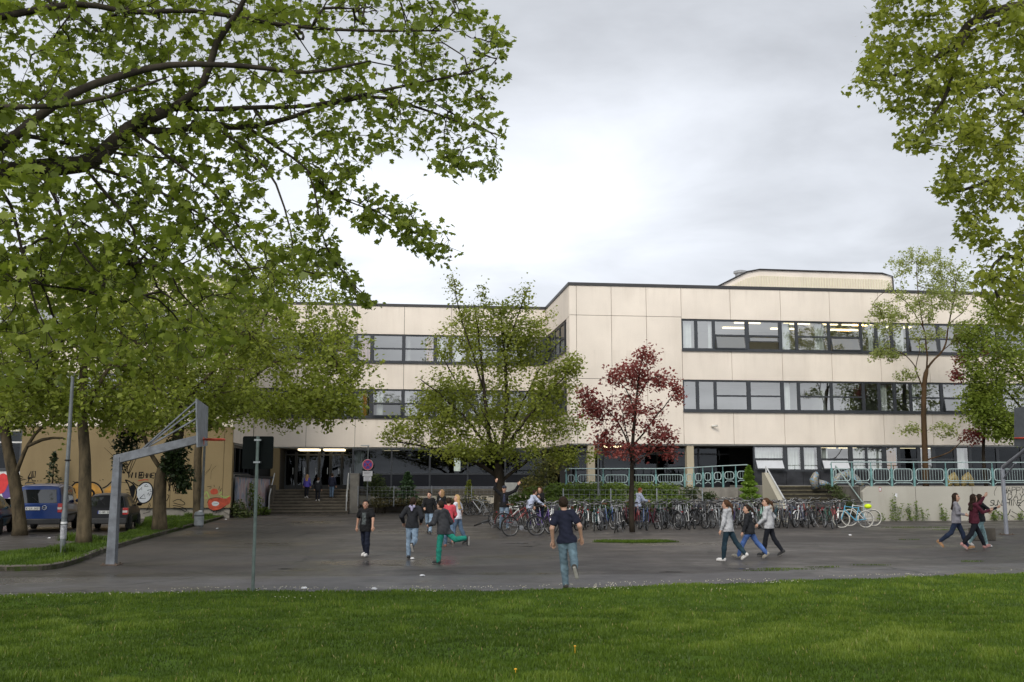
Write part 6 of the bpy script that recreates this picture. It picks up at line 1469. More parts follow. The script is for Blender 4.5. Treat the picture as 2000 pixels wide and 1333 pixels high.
# ---------------------------------------------------------------- people: smooth implicit bodies turned into meshes
def surface_net(D, org, h):
    ins = D < 0; nx, ny, nz = D.shape
    c = [ins[i:nx-1+i, j:ny-1+j, k:nz-1+k] for i in (0, 1) for j in (0, 1) for k in (0, 1)]
    s = sum(x.astype(np.int8) for x in c); act = (s > 0) & (s < 8)
    idx = np.full(act.shape, -1, np.int64); I = np.argwhere(act); idx[act] = np.arange(len(I))
    acc = np.zeros((len(I), 3)); cnt = np.zeros(len(I)); E = [(0, 0, 0), (0, 0, 1), (0, 1, 0), (0, 1, 1), (1, 0, 0), (1, 0, 1), (1, 1, 0), (1, 1, 1)]
    for a in range(8):
        for ax in range(3):
            if E[a][ax]: continue
            b = list(E[a]); b[ax] = 1
            va = D[I[:, 0]+E[a][0], I[:, 1]+E[a][1], I[:, 2]+E[a][2]]; vb = D[I[:, 0]+b[0], I[:, 1]+b[1], I[:, 2]+b[2]]
            m = (va < 0) != (vb < 0); t = np.where(m, va/(va-vb+1e-12), 0); p = np.tile(np.array(E[a], float), (len(I), 1)); p[:, ax] += t
            acc[m] += p[m]; cnt[m] += 1
    V = (I+acc/cnt[:, None])*h+org; Fs = []
    for ax in range(3):
        o1, o2 = [(1, 2), (2, 0), (0, 1)][ax]
        sl = [slice(None)]*3; sl[ax] = slice(0, D.shape[ax]-1); sh = [slice(None)]*3; sh[ax] = slice(1, None)
        a, b = ins[tuple(sl)], ins[tuple(sh)]; K = np.argwhere(a != b)
        if not len(K): continue
        ok = (K[:, o1] > 0) & (K[:, o2] > 0) & (K[:, o1] < D.shape[o1]-1) & (K[:, o2] < D.shape[o2]-1); K = K[ok]
        def cell(d1, d2): q = K.copy(); q[:, o1] -= d1; q[:, o2] -= d2; return idx[q[:, 0], q[:, 1], q[:, 2]]
        f = np.stack([cell(1, 1), cell(0, 1), cell(0, 0), cell(1, 0)], 1); flip = ~a[K[:, 0], K[:, 1], K[:, 2]]; f[flip] = f[flip][:, ::-1]; Fs.append(f)
    return V, np.concatenate(Fs)
class SDF:
    def __init__(s, h): s.h = h; s.pr = []
    def cone(s, a, b, ra, rb, k=.03): s.pr.append(('c', np.array(a, float), np.array(b, float), ra, rb, k)); return s
    def ell(s, c, r, M=None, k=.03): s.pr.append(('e', np.array(c, float), np.array(r, float), np.eye(3) if M is None else M, None, k)); return s
    def mesh(s, cut=None, noise_=0, seed=0):
        lo = np.min([np.minimum(p[1], p[2])-max(p[3], p[4]) if p[0] == 'c' else p[1]-p[2].max() for p in s.pr], 0)-.04
        hi = np.max([np.maximum(p[1], p[2])+max(p[3], p[4]) if p[0] == 'c' else p[1]+p[2].max() for p in s.pr], 0)+.04
        n = np.ceil((hi-lo)/s.h).astype(int)+1; D = np.full(n, .08, np.float32); ax = [lo[i]+np.arange(n[i])*s.h for i in range(3)]
        for p in s.pr:
            if p[0] == 'c': l, u = np.minimum(p[1], p[2])-max(p[3], p[4])-.05, np.maximum(p[1], p[2])+max(p[3], p[4])+.05
            else: l, u = p[1]-p[2].max()-.05, p[1]+p[2].max()+.05
            i0 = np.clip(((l-lo)/s.h).astype(int), 0, n); i1 = np.clip(np.ceil((u-lo)/s.h).astype(int)+1, 0, n)
            X = ax[0][i0[0]:i1[0], None, None]; Y = ax[1][None, i0[1]:i1[1], None]; Z = ax[2][None, None, i0[2]:i1[2]]
            if p[0] == 'c':
                a, b, ra, rb = p[1:5]; d = b-a; L2 = max((d*d).sum(), 1e-9); t = np.clip(((X-a[0])*d[0]+(Y-a[1])*d[1]+(Z-a[2])*d[2])/L2, 0, 1)
                v = np.sqrt((X-a[0]-t*d[0])**2+(Y-a[1]-t*d[1])**2+(Z-a[2]-t*d[2])**2)-(ra+(rb-ra)*t)
            else:
                c, r, M_ = p[1], p[2], p[3]; q = [(X-c[0])*M_[i, 0]+(Y-c[1])*M_[i, 1]+(Z-c[2])*M_[i, 2] for i in range(3)]
                k0 = np.sqrt(sum((q[i]/r[i])**2 for i in range(3))); k1 = np.sqrt(sum((q[i]/r[i]**2)**2 for i in range(3)))+1e-9; v = k0*(k0-1)/k1
            w = D[i0[0]:i1[0], i0[1]:i1[1], i0[2]:i1[2]]; k = p[5]; hh = np.maximum(k-np.abs(w-v), 0)/k; w[...] = np.minimum(w, v)-hh*hh*k*.25
        G_ = np.meshgrid(*ax, indexing='ij') if (cut or noise_) else None
        if noise_: D += noise_*(np.sin(G_[0]*31+G_[2]*23+seed)*np.sin(G_[1]*29-G_[2]*37+seed*2)+.6*np.sin(G_[2]*61+G_[0]*47+seed)*np.sin(G_[1]*53+seed))
        if cut: D = np.maximum(D, cut(*G_).astype(np.float32))
        D[0], D[-1] = .05, .05; D[:, 0], D[:, -1] = .05, .05; D[:, :, 0], D[:, :, -1] = .05, .05
        return surface_net(D, lo, s.h)
M_SKIN = mat('skin', (.50, .29, .20), .55, .07, 9); M_SKIN2 = mat('tanned skin', (.40, .22, .145), .55, .07, 9)
M_LIP = mat('lips', (.36, .13, .11), .5); M_EYE = mat('eyes and brows', (.02, .015, .012), .4)
def cloth(name, c, var=.22, scale=9): return mat(name, c, .9, var, scale, 0, .2, .25, 120)
def denim(name, c):
    if name in _MC: return _MC[name]
    m, nt, bs = nmat(name); n = noise(nt, 5, 4, .6); c_ = ramp(nt, n, [(.35, tuple(x*.7 for x in c)), (.55, c), (.75, tuple(min(1, x*1.7) for x in c))]); nt.links.new(c_, bs.inputs['Base Color']); bs.inputs['Roughness'].default_value = .9; bs.inputs['Specular IOR Level'].default_value = .15
    bump(nt, bs, noise(nt, 60, 3), .3, .01); _MC[name] = m; return m
HAIRC = dict(black=(.012, .01, .009), dark=(.028, .017, .011), brown=(.07, .035, .018), red=(.19, .055, .018), blonde=(.42, .27, .12), lblonde=(.3, .18, .09))

def person(label, loc, H, yaw, legs, arms, lean=0, turn=0, nod=0, female=False, hair='short', hc='dark', top=None, bottom=None, shoes=(.6, .6, .6), sleeve=1.0, hem=-.03, puff=.016, loose=.012, hood=None, stripe=None, skin=None, fine=True, wide=1.0, under=None, apron=None, bag=None, zoff=0, tw=0, open_front=None, prt=None, roll=0):
    """legs: (swing, abduction, knee) left then right; arms: (swing, abduction, elbow, inward twist) left then right, or ('v', upper, fore) vectors"""
    h = .0105 if fine else .0145
    hs = 1+max(0, 1.62-H)*.35
    hw = .05*H; sw = (.09 if female else .1)*H*wide; th_l, sh_l = .235*H, .235*H; ua, fa = .168*H, .142*H
    ln = R(lean); up = np.array([0, math.sin(ln), math.cos(ln)]); fw = np.array([0, math.cos(ln), -math.sin(ln)]); rt = np.array([1., 0, 0])
    ct, st_ = math.cos(R(tw)), math.sin(R(tw)); rts = np.array([ct, st_, 0])
    J = {}; pel = np.zeros(3)
    feet = []
    for s, (a, ab, kn) in zip((-1, 1), legs):
        hip = pel+rt*hw*s; da = np.array([s*math.sin(R(ab)), math.sin(R(a))*math.cos(R(ab)), -math.cos(R(a))*math.cos(R(ab))])
        knee = hip+da*th_l; b = a-kn; db = np.array([s*math.sin(R(ab))*.5, math.sin(R(b)), -math.cos(R(b))]); db /= np.linalg.norm(db); ank = knee+db*sh_l
        fp = R(np.clip(b*.85, -80, 25)) if abs(b) > 14 else R(b*.4)
        fd = np.array([s*.14, math.cos(fp), math.sin(fp)]); fd /= np.linalg.norm(fd); fu = np.array([0, -math.sin(fp), math.cos(fp)])
        heel = ank-fu*.042*H-fd*.018*H; toe = heel+fd*.125*H
        feet.append((hip, knee, ank, heel, toe, fd, fu))
    low = min(min(f[3][2], f[4][2]) for f in feet)-.016*H
    pel = np.array([0, 0, -low+zoff]); feet = [tuple(x+pel if i < 5 else x for i, x in enumerate(f)) for f in feet]
    w1 = pel+up*.10*H; ch = pel+up*.2*H+fw*.008*H; nb = pel+up*.305*H; shc = pel+up*.285*H; hb_ = nb+up*.035*H+fw*.012*H
    hy = R(turn); hn = R(nod)
    Hx = np.array([math.cos(hy), math.sin(hy), 0]); Hy = np.array([-math.sin(hy)*math.cos(hn), math.cos(hy)*math.cos(hn), -math.sin(hn)]); Hz = np.cross(Hx, Hy); HM = np.stack([Hx, Hy, Hz])
    hr = np.array([.043, .054, .064])*H*hs; hc_ = hb_+Hz*.055*H*hs+Hy*.006*H
    hp = lambda x, y, z: hc_+(Hx*x+Hy*y+Hz*z)*H*hs
    arm = []
    for s, A_ in zip((-1, 1), arms):
        sh = shc+rts*sw*s+fw*.0
        if A_[0] == 'v': du, df = np.array(A_[1], float), np.array(A_[2], float)
        else:
            a, ab, el, tw_ = A_; du = np.array([s*math.sin(R(ab)), math.sin(R(a))*math.cos(R(ab)), -math.cos(R(a))*math.cos(R(ab))]); f_ = a+el
            df = np.array([s*math.sin(R(ab))*.6-s*math.sin(R(tw_)), math.sin(R(f_))*math.cos(R(tw_)), -math.cos(R(f_))*math.cos(R(tw_))])
        du /= np.linalg.norm(du); df /= np.linalg.norm(df); el_ = sh+du*ua; wr = el_+df*fa; arm.append((s, sh, el_, wr, du, df))
    g = .8 if female else 1.0
    S = SDF(h)
    # trunk
    S.ell(pel+up*.02*H, [.082*H*wide, .058*H*wide, .075*H]); S.cone(pel+up*.05*H, w1, .06*H*wide, .056*H*wide, .05)
    S.ell(w1+up*.02*H, [.072*H*wide*(.92 if female else 1), .052*H*wide, .08*H]); S.ell(ch, [.085*H*wide, .058*H*wide, .09*H]); S.cone(shc-rts*sw*.75, shc+rts*sw*.75, .036*H, .036*H, .05)
    if female: 
        for s in (-1, 1): S.ell(ch+fw*.045*H+rts*s*.035*H-up*.0*H, [.03*H, .028*H, .03*H])
    S.cone(nb-up*.02*H, hb_+Hz*.02*H, .031*H, .029*H, .03)
    # head
    S.ell(hc_, hr, HM, .02); S.ell(hp(0, .012, -.03), np.array([.034, .04, .042])*H*hs, HM, .03); S.ell(hp(0, .02, -.055), np.array([.02, .024, .018])*H*hs, HM, .02)
    S.cone(hp(0, .052, .004), hp(0, .062, -.016), .006*H, .009*H, .012)
    for s in (-1, 1): S.ell(hp(.044*s, -.004, -.006), np.array([.008, .016, .022])*H*hs, HM, .008); S.ell(hp(.019*s, .044, .002), np.array([.012, .01, .009])*H*hs, HM, .006)
    for s, sh, el_, wr, du, df in arm:
        S.cone(sh, el_, .031*H*g, .025*H*g); S.cone(el_, wr, .0255*H*g, .0165*H*g, .02)
        px_ = np.cross(df, fw*.9+rt*s*.3); px_ /= np.linalg.norm(px_)+1e-9; pn = np.cross(df, px_); pn = pn*(-s if pn[0]*s > 0 else s)
        if pn[0]*s > 0: pn = -pn
        kn = wr+df*.05*H; S.cone(wr, kn, .017*H, .021*H, .015)
        curl = .35 if A_[0] != 'f' else 1.2; rf = max(.0056*H, h*.82)
        for i in range(4):
            L = (.038, .045, .042, .032)[i]*H; o = px_*((i-1.5)*.0125*H); b0 = kn+o; m_ = b0+df*L*.55+pn*L*.12; S.cone(b0-df*.01*H, m_, rf*1.1, rf, .006); S.cone(m_, m_+df*L*.42+pn*L*curl, rf, rf*.85, .006)
        tb_ = wr+df*.018*H-px_*.018*H; S.cone(tb_, tb_+df*.022*H-px_*.018*H+pn*.008*H, rf*1.25, rf, .008); S.cone(tb_+df*.022*H-px_*.018*H+pn*.008*H, tb_+df*.045*H-px_*.02*H+pn*.016*H, rf, rf*.9, .006)
    for hip, kne, ank, heel, toe, fd, fu in feet:
        S.cone(hip, kne, .05*H, .034*H); S.cone(kne, kne+(ank-kne)*.35, .034*H, .035*H, .02); S.cone(kne+(ank-kne)*.35, ank, .034*H, .021*H, .02); S.cone(ank, heel+fu*.02*H, .02*H, .02*H, .02); S.cone(heel+fu*.015*H, toe-fd*.02*H+fu*.005*H, .02*H, .016*H, .02)
    V, Fq = S.mesh()
    root = empty('person', loc, R(yaw), label, 'person'); root.rotation_euler.y = R(roll)
    me = fast_mesh('body', V, Fq, smooth=True); o = link('body', me, root, [skin or M_SKIN, M_LIP, M_EYE])
    cen = V[Fq].mean(1); q = (cen-hc_)@HM.T/(H*hs); mi = np.zeros(len(Fq), np.int32)
    mi[(q[:, 1] > .03) & (np.abs(q[:, 2]+.034) < .006) & (np.abs(q[:, 0]) < .017)] = 1
    mi[(q[:, 1] > .03) & (np.abs(q[:, 2]-.006) < .0055) & (np.abs(np.abs(q[:, 0])-.019) < .009)] = 2
    mi[(q[:, 1] > .03) & (np.abs(q[:, 2]-.02) < .004) & (np.abs(np.abs(q[:, 0])-.02) < .011)] = 2
    me.polygons.foreach_set('material_index', mi); me.update()
    def add(name, S_, m_, **kw):
        V_, F_ = S_.mesh(**kw); return link(name, fast_mesh(name, V_, F_, smooth=True), root, m_)
    sd = float(abs(hash(label)) % 97) if False else float(sum(map(ord, label)) % 97)
    # trousers
    T = SDF(h); e = loose
    T.ell(pel+up*.02*H, [.082*H*wide+e, .06*H*wide+e, .075*H+e]); T.cone(pel+up*.03*H, w1-up*.02*H, .06*H*wide+e, .058*H*wide+e, .05)
    for hip, kne, ank, heel, toe, fd, fu in feet:
        T.cone(hip, kne, .05*H+e, .034*H+e); c_ = kne+(ank-kne)*.35; T.cone(kne, c_, .035*H+e, .0365*H+e, .02); T.cone(c_, ank-(kne-ank)*.05, .0365*H+e, .0245*H+e*1.3, .02)
    zc = (pel+up*.085*H)[2]
    add('trousers', T, bottom, cut=lambda X, Y, Z: Z-zc, noise_=.0042 if e > .008 else .0014, seed=sd)
    # shoes
    for hip, kne, ank, heel, toe, fd, fu in feet:
        T = SDF(h)
        T.cone(heel+fu*.022*H, toe-fd*.03*H+fu*.014*H, .026*H, .022*H, .02); T.cone(toe-fd*.03*H+fu*.012*H, toe-fd*.005*H+fu*.006*H, .023*H, .018*H, .02); T.cone(ank, heel+fu*.02*H+fd*.008*H, .025*H, .027*H, .02); T.cone(heel+fu*.002*H, toe-fd*.012*H-fu*.002*H, .021*H, .022*H, .01)
        so_ = add('shoe', T, [mat('shoe %.2f %.2f %.2f' % shoes, shoes, .6, .2, 14), mat('pale rubber sole', (.33, .31, .28), .7, .2, 9)]); sm_ = so_.data
        c_ = np.zeros(len(sm_.polygons)*3); sm_.polygons.foreach_get('center', c_); c_ = (c_.reshape(-1, 3)-heel)@fu; sm_.polygons.foreach_set('material_index', (c_ < -.008*H).astype(np.int32))
    # top
    T = SDF(h); e = puff
    T.ell(pel+up*.0*H, [.086*H*wide+e, .069*H*wide+e, .2*H])
    for hip, kne, ank, heel, toe, fd, fu in feet: T.cone(hip, hip+(kne-hip)*.45, .052*H+max(e, loose+.007), .047*H+max(e, loose+.007), .03)
    T.cone(pel+up*.05*H, w1, .06*H*wide+e, .056*H*wide+e, .05); T.ell(w1+up*.02*H, [.072*H*wide*(.93 if female else 1)+e, .054*H*wide+e, .08*H+e]); T.ell(ch, [.085*H*wide+e, .058*H*wide+e, .09*H+e*.5]); T.cone(shc-rts*sw*.75, shc+rts*sw*.75, .036*H+e*.6, .036*H+e*.6, .05)
    if female:
        for s in (-1, 1): T.ell(ch+fw*.045*H+rts*s*.035*H, [.03*H+e*.8, .028*H+e*.8, .03*H+e*.8])
    for s, sh, el_, wr, du, df in arm:
        if sleeve >= 1: T.cone(sh, el_, .031*H*g+e, .026*H*g+e); T.cone(el_, wr-df*.01*H, .027*H*g+e, .018*H*g+e*.8, .02)
        elif sleeve > .5: T.cone(sh, el_, .031*H*g+e, .026*H*g+e); T.cone(el_, el_+df*fa*(sleeve-.5)*1.6, .026*H+e, .024*H+e, .02)
        else: T.cone(sh, sh+du*ua*.62, .032*H*g+e, .033*H*g+e)
    if hood: T.cone(nb-fw*.05*H-rts*.03*H, nb-fw*.05*H+rts*.03*H, .03*H, .03*H, .03); T.cone(nb-rts*.05*H-up*.0*H, nb-fw*.05*H, .022*H, .026*H, .02); T.cone(nb+rts*.05*H, nb-fw*.05*H, .022*H, .026*H, .02); T.cone(nb-fw*.055*H, nb-fw*.06*H-up*.07*H, .036*H, .022*H, .03)
    zh = (pel+up*hem*H)[2]
    tnm = 'shirt' if sleeve < 1 else 'jacket'
    to_ = add(tnm, T, [top, prt or top], cut=lambda X, Y, Z: zh-Z, noise_=.0048 if e > .015 else .003, seed=sd+3)
    if prt:
        tm_ = to_.data; c_ = np.zeros(len(tm_.polygons)*3); tm_.polygons.foreach_get('center', c_); c_ = c_.reshape(-1, 3)-ch
        tm_.polygons.foreach_set('material_index', ((c_@fw > .03*H) & (np.abs(c_[:, 0]+.02) < .055) & (c_@up < .05*H) & (c_@up > -.16*H)).astype(np.int32))
    if hood and hood != True:
        T = SDF(h); T.cone(nb-fw*.062*H-up*.005*H, nb-fw*.078*H-up*.06*H, .034*H, .016*H, .02); T.cone(nb-fw*.062*H-rts*.03*H+up*.005*H, nb-fw*.062*H+rts*.03*H+up*.005*H, .026*H, .026*H, .02); add('hood', T, hood)
    if under is not None:   # shirt showing in an open jacket, a slightly raised front panel
        T = SDF(h); T.ell(ch+fw*(.026*H+e)-up*.03*H, [.04*H, .04*H, .11*H]); T.ell(w1+fw*(.022*H+e)-up*.03*H, [.042*H, .04*H, .09*H]); zz_ = (pel+up*(hem+.02)*H)[2]
        add('shirt', T, under, cut=lambda X, Y, Z: zz_-Z)
    if stripe is not None:
        T = SDF(h)
        for s, sh, el_, wr, du, df in arm: o_ = rts*s*(.031*H+e); T.cone(sh+o_+up*.0*H, el_+o_*.85, .008, .008, .004); T.cone(nb+rts*s*.04*H+up*.0*H, sh+o_*.9+up*.02*H, .008, .008, .004)
        add('stripe', T, stripe)
    # hair
    T = SDF(h); hm = mat('hair '+hc, HAIRC[hc], .75, .45, 30, 0, .15)
    T.ell(hp(0, -.009, .014), np.array([.053, .061, .066])*H*hs, HM, .02)
    chin = lambda X, Y, Z: None
    def loc_(X, Y, Z):
        return [((X-hc_[0])*HM[i, 0]+(Y-hc_[1])*HM[i, 1]+(Z-hc_[2])*HM[i, 2])/(H*hs) for i in range(3)]
    nape = -.045 if hair in ('short', 'cap') else -.3
    if hair in ('long', 'curly'):
        wv = .05 if hair == 'curly' else .038; Ld = .16*H if hair == 'long' else .11*H
        for s in (-1, 0, 1):
            a = hp(.036*s, -.03 if s == 0 else -.018, .0); T.cone(a, a-up*.07*H-fw*.006*H, wv*.9*H, wv*.85*H, .03); T.cone(a-up*.07*H-fw*.006*H, nb-up*(Ld-.05*H)-fw*.062*H+rts*s*.035*H, wv*.8*H, .02*H, .03)
    if hair == 'pony':
        a = hp(0, -.062, .02); T.cone(a, a-Hy*.03*H-up*.03*H, .02*H, .024*H, .02); T.cone(a-Hy*.03*H-up*.03*H, a-Hy*.045*H-up*.12*H, .023*H, .018*H, .02); T.cone(a-Hy*.045*H-up*.12*H, a-Hy*.04*H-up*.19*H, .018*H, .006*H, .02)
    def hcut(X, Y, Z):
        x, y, z = loc_(X, Y, Z); keep = np.minimum(y-.012, .044-z)
        side = np.minimum(np.minimum(y-.0, .012-z), .06-np.abs(x)+10*(hair in ('short', 'cap')))
        return np.maximum(np.maximum(keep, side if hair in ('short', 'cap', 'pony') else keep), nape-z)*H*hs
    add('hair', T, hm, cut=hcut, noise_=.004 if hair in ('curly', 'short') else .002, seed=sd)
    if hair == 'cap':
        T = SDF(h); T.ell(hp(0, 0, .03), np.array([.053, .062, .045])*H*hs, HM, .02); T.ell(hp(0, .065, .03), np.array([.036, .035, .006])*H*hs, HM, .01); add('cap', T, cloth('navy cap', (.03, .035, .05)), cut=lambda X, Y, Z: (.018-loc_(X, Y, Z)[2])*H)
    if bag is not None:
        T = SDF(h); T.ell(ch-fw*(.085*H+e)-up*.02*H, [.075*H, .045*H, .1*H]); tag(add('backpack', T, bag), None); 
    return root
JB = denim('mid blue denim', (.10, .15, .22)); JL = denim('light blue denim', (.2, .27, .35)); JD = denim('dark blue denim', (.022, .032, .06)); JBR = denim('bright blue denim', (.07, .13, .32)); JT = denim('pale teal denim', (.22, .33, .34))
K_BLK = cloth('black cotton', (.012, .012, .013)); K_NAVY = cloth('navy cotton', (.017, .019, .035)); K_CHAR = cloth('charcoal jersey', (.02, .021, .024)); K_LEG = cloth('black leggings', (.012, .013, .018))
K_LIL = cloth('pale lilac hood lining', (.32, .3, .42)); K_WHT = cloth('white cotton', (.62, .62, .66)); K_RED = cloth('coral red cotton', (.55, .07, .09)); K_GRYJ = cloth('dark grey jacket', (.045, .046, .05)); K_GRN = cloth('green trousers', (.02, .22, .16)); K_LGRY = cloth('light grey jersey', (.42, .42, .43)); K_GRY = cloth('grey marl', (.24, .23, .25)); K_BURG = cloth('burgundy jersey', (.085, .018, .03)); K_PINK = cloth('pink cotton', (.5, .26, .33)); K_BLUW = cloth('pale blue white jersey', (.42, .46, .58)); K_PURP = cloth('blue violet jacket', (.09, .07, .34)); K_DGRN = cloth('dark green fabric', (.02, .06, .045)); K_DOT = cloth('patterned navy shirt', (.035, .04, .07), .8, 30)
WSH = (.62, .6, .57); BSH = (.02, .02, .02); TSH = (.3, .16, .07)
def gp(px, py, z=0): v = G(px, py, z); return (v.x, v.y, z)
person('boy in a long black t-shirt with white trainers, smiling towards the camera', gp(713, 1088), 1.46, 155, [(8, 3, 6), (-12, 5, 8)], [(14, 24, 14, 0), (-8, 22, 12, 5)], 0, 22, 0, hair='short', hc='black', top=K_BLK, bottom=denim('very dark denim', (.014, .017, .03)), shoes=WSH, sleeve=.4, hem=-.09, puff=.022, prt=mat('faded shirt print', (.06, .07, .07), .9, .95, 38), loose=.014, wide=1.12, skin=M_SKIN2)
person('boy seen from behind running in a charcoal hoodie with lilac hood and jeans', gp(804, 1092), 1.57, -6, [(6, 1, 8), (-12, 2, 66)], [(-34, 24, 80, 20), (-28, 22, 84, 25)], 8, 0, 0, hair='short', hc='dark', top=K_CHAR, bottom=JL, shoes=BSH, hem=-.03, puff=.02, hood=K_LIL)
person('young man walking this way in a black jacket with white shoulder stripes', gp(838, 1043), 1.58, 172, [(24, 2, 6), (-16, 3, 34)], [(-10, 16, 20, 0), (18, 14, 55, 30)], 0, -10, 0, hair='short', hc='black', top=K_BLK, bottom=JL, shoes=BSH, hem=-.03, puff=.018, stripe=K_WHT)
person('woman with curly blonde hair and dark jacket half hidden behind the group', gp(862, 1041), 1.6, 150, [(4, 2, 4), (-6, 3, 6)], [(5, 14, 40, 20), (0, 12, 30, 10)], 0, -50, -6, True, 'curly', 'lblonde', K_BLK, JD, BSH, hem=-.04, puff=.016, under=K_GRY)
person('pupil in a coral red shirt hidden behind the boy in the grey jacket', gp(876, 1069), 1.47, 8, [(14, 2, 10), (-18, 2, 30)], [(-6, 16, 22, 0), (16, 14, 40, 20)], 4, 0, 0, hair='short', hc='dark', top=K_RED, bottom=JB, shoes=(.25, .1, .06), sleeve=.9, hem=-.03, puff=.018)
person('boy in dark grey jacket and green trousers running with one leg kicked back', gp(866, 1102), 1.52, 52, [(10, 2, 8), (-54, 3, 44)], [(14, 12, 60, 25), (-20, 16, 70, 20)], 10, 0, 0, hair='short', hc='dark', top=K_GRYJ, bottom=K_GRN, shoes=BSH, hem=-.06, puff=.028, wide=1.1, hood=True)
person('girl in a white t-shirt with long blonde hair looking over her shoulder', gp(893, 1064), 1.52, 60, [(12, 2, 8), (-14, 2, 14)], [(4, 12, 24, 0), (-8, 18, 30, 0)], 0, 55, 0, True, 'long', 'blonde', K_WHT, JB, BSH, sleeve=.4, hem=-.02, puff=.014, loose=.008)
person('bearded man in navy t-shirt and jeans jogging away near the lawn edge', gp(1116, 1152), 1.73, -4, [(8, 1, 10), (-14, 2, 66)], [(-20, 22, 44, 12), (-18, 24, 48, 12)], 5, 10, 0, hair='short', hc='dark', top=K_NAVY, bottom=denim('washed teal blue denim', (.13, .19, .225)), shoes=(.035, .03, .022), sleeve=.4, hem=-.03, puff=.016, loose=.011, wide=.86, roll=-5)
person('pupil in a cap waving both arms beside the broad tree trunk', gp(985, 1036), 1.74, 178, [(2, 4, 2), (-2, 4, 2)], [('v', (-.75, .1, .35), (-.5, .2, .9)), ('v', (.6, .1, .6), (-.25, .15, 1))], 0, 0, 0, hair='cap', hc='dark', top=K_BLK, bottom=JL, shoes=BSH, hem=-.02, puff=.016, under=K_DOT)
person('pupil in a white shirt bending over the parked bicycles', gp(1034, 1032), 1.6, -72, [(4, 2, 4), (-6, 2, 4)], [(48, 10, 10, 0), (40, 12, 16, 0)], 22, 0, 8, hair='short', hc='dark', top=K_BLUW, bottom=JD, shoes=BSH, hem=-.03, puff=.016, fine=False)
person('girl with long dark hair in a black jacket behind the bicycles', gp(1055, 1030), 1.66, 150, [(2, 2, 2), (-2, 2, 2)], [(20, 10, 100, 15), (4, 10, 10, 0)], 0, 10, 0, True, 'long', 'brown', K_BLK, JD, BSH, hem=-.06, puff=.016, under=K_GRY, fine=False, skin=M_SKIN)
person('red haired pupil in white and grey standing right of the maple trunk', gp(1247, 1028), 1.62, -70, [(2, 2, 2), (-2, 2, 2)], [(24, 8, 60, 20), (30, 8, 50, 20)], 6, 0, 16, hair='short', hc='red', top=K_BLUW, bottom=JD, shoes=BSH, sleeve=.9, hem=-.03, puff=.016, fine=False)
person('girl with ponytail and white hoodie, leftmost of three walking girls', gp(1424, 1097), 1.52, 58, [(12, 1, 6), (-26, 2, 14)], [(6, 10, 14, 0), (-6, 10, 20, 0)], 2, 0, 0, True, 'pony', 'brown', K_LGRY, denim('teal dark denim', (.02, .04, .055)), WSH, hem=-.04, puff=.02, loose=.008, hood=True)
person('girl in black jacket and bright blue jeans between two other walking girls', gp(1466, 1092), 1.42, 72, [(30, 1, 8), (-30, 1, 12)], [(12, 10, 12, 0), (-14, 10, 30, 0)], 4, 12, 0, True, 'pony', 'dark', K_CHAR, JBR, (.3, .27, .22), hem=-.05, puff=.022, loose=.01, hood=K_WHT)
person('girl in light grey hooded jacket with black leggings, rightmost of three walkers', gp(1504, 1087), 1.53, 64, [(14, 1, 6), (-16, 2, 18)], [(10, 10, 40, 10), (-30, 16, 60, 0)], 4, 18, 0, True, 'pony', 'brown', K_LGRY, K_LEG, BSH, hem=-.05, puff=.022, loose=.006, hood=cloth('beige hood', (.4, .34, .27)))
person('girl in grey top and dark waistcoat walking at the right edge', gp(1871, 1074), 1.66, -112, [(22, 1, 6), (-24, 2, 28)], [(-12, 10, 20, 0), (8, 12, 70, 40)], 0, -14, 0, True, 'long', 'dark', K_GRY, JD, TSH, hem=-.05, puff=.014, loose=.006, under=cloth('grey knit', (.27, .25, .27)))
person('girl in burgundy jacket and pink top raising one hand as she walks', gp(1906, 1074), 1.64, -84, [(28, 1, 6), (-24, 1, 20)], [('v', (.1, .85, .1), (.1, .55, .75)), (38, 8, 66, 10)], 0, 0, 0, True, 'long', 'dark', K_BURG, K_LEG, (.4, .2, .18), hem=-.04, puff=.016, loose=.006, under=K_PINK)
person('girl in pale teal jeans almost hidden behind the burgundy jacket', gp(1918, 1071), 1.6, -84, [(18, 1, 6), (-30, 1, 10)], [(30, 8, 60, 0), (50, 8, 60, 0)], 0, 0, 0, True, 'long', 'dark', K_CHAR, JT, WSH, hem=-.03, puff=.014, loose=.012)
def onstair(px, i): lx = Lp(px, 960, yb0+i*tr_+.2)[0]; v = L2W(lx, yb0+i*tr_+.16, (i+1)*ze/NS); return tuple(v)
person('girl in blue violet jacket with long blonde hair climbing the entrance stairs', onstair(599, 4), 1.36, -4, [(6, 2, 6), (-8, 2, 14)], [(6, 14, 20, 0), (-4, 12, 20, 0)], 4, 0, 0, True, 'long', 'lblonde', K_PURP, K_LEG, WSH, hem=-.06, puff=.022, loose=.006, fine=False)
person('child in dark coat with pale fur hood climbing the entrance stairs', onstair(621, 3), 1.34, 4, [(8, 2, 10), (-6, 2, 10)], [(6, 12, 24, 0), (-4, 12, 24, 0)], 4, 0, 0, True, 'short', 'brown', K_CHAR, K_LEG, WSH, hem=-.1, puff=.026, loose=.006, hood=K_LGRY, fine=False)
person('pupil in dark jacket and blue jeans near the entrance doors', onstair(648, 4), 1.42, -8, [(10, 2, 10), (-6, 2, 10)], [(10, 12, 26, 0), (-4, 12, 26, 0)], 4, 0, 0, False, 'short', 'dark', K_NAVY, JB, BSH, hem=-.06, puff=.026, fine=False)
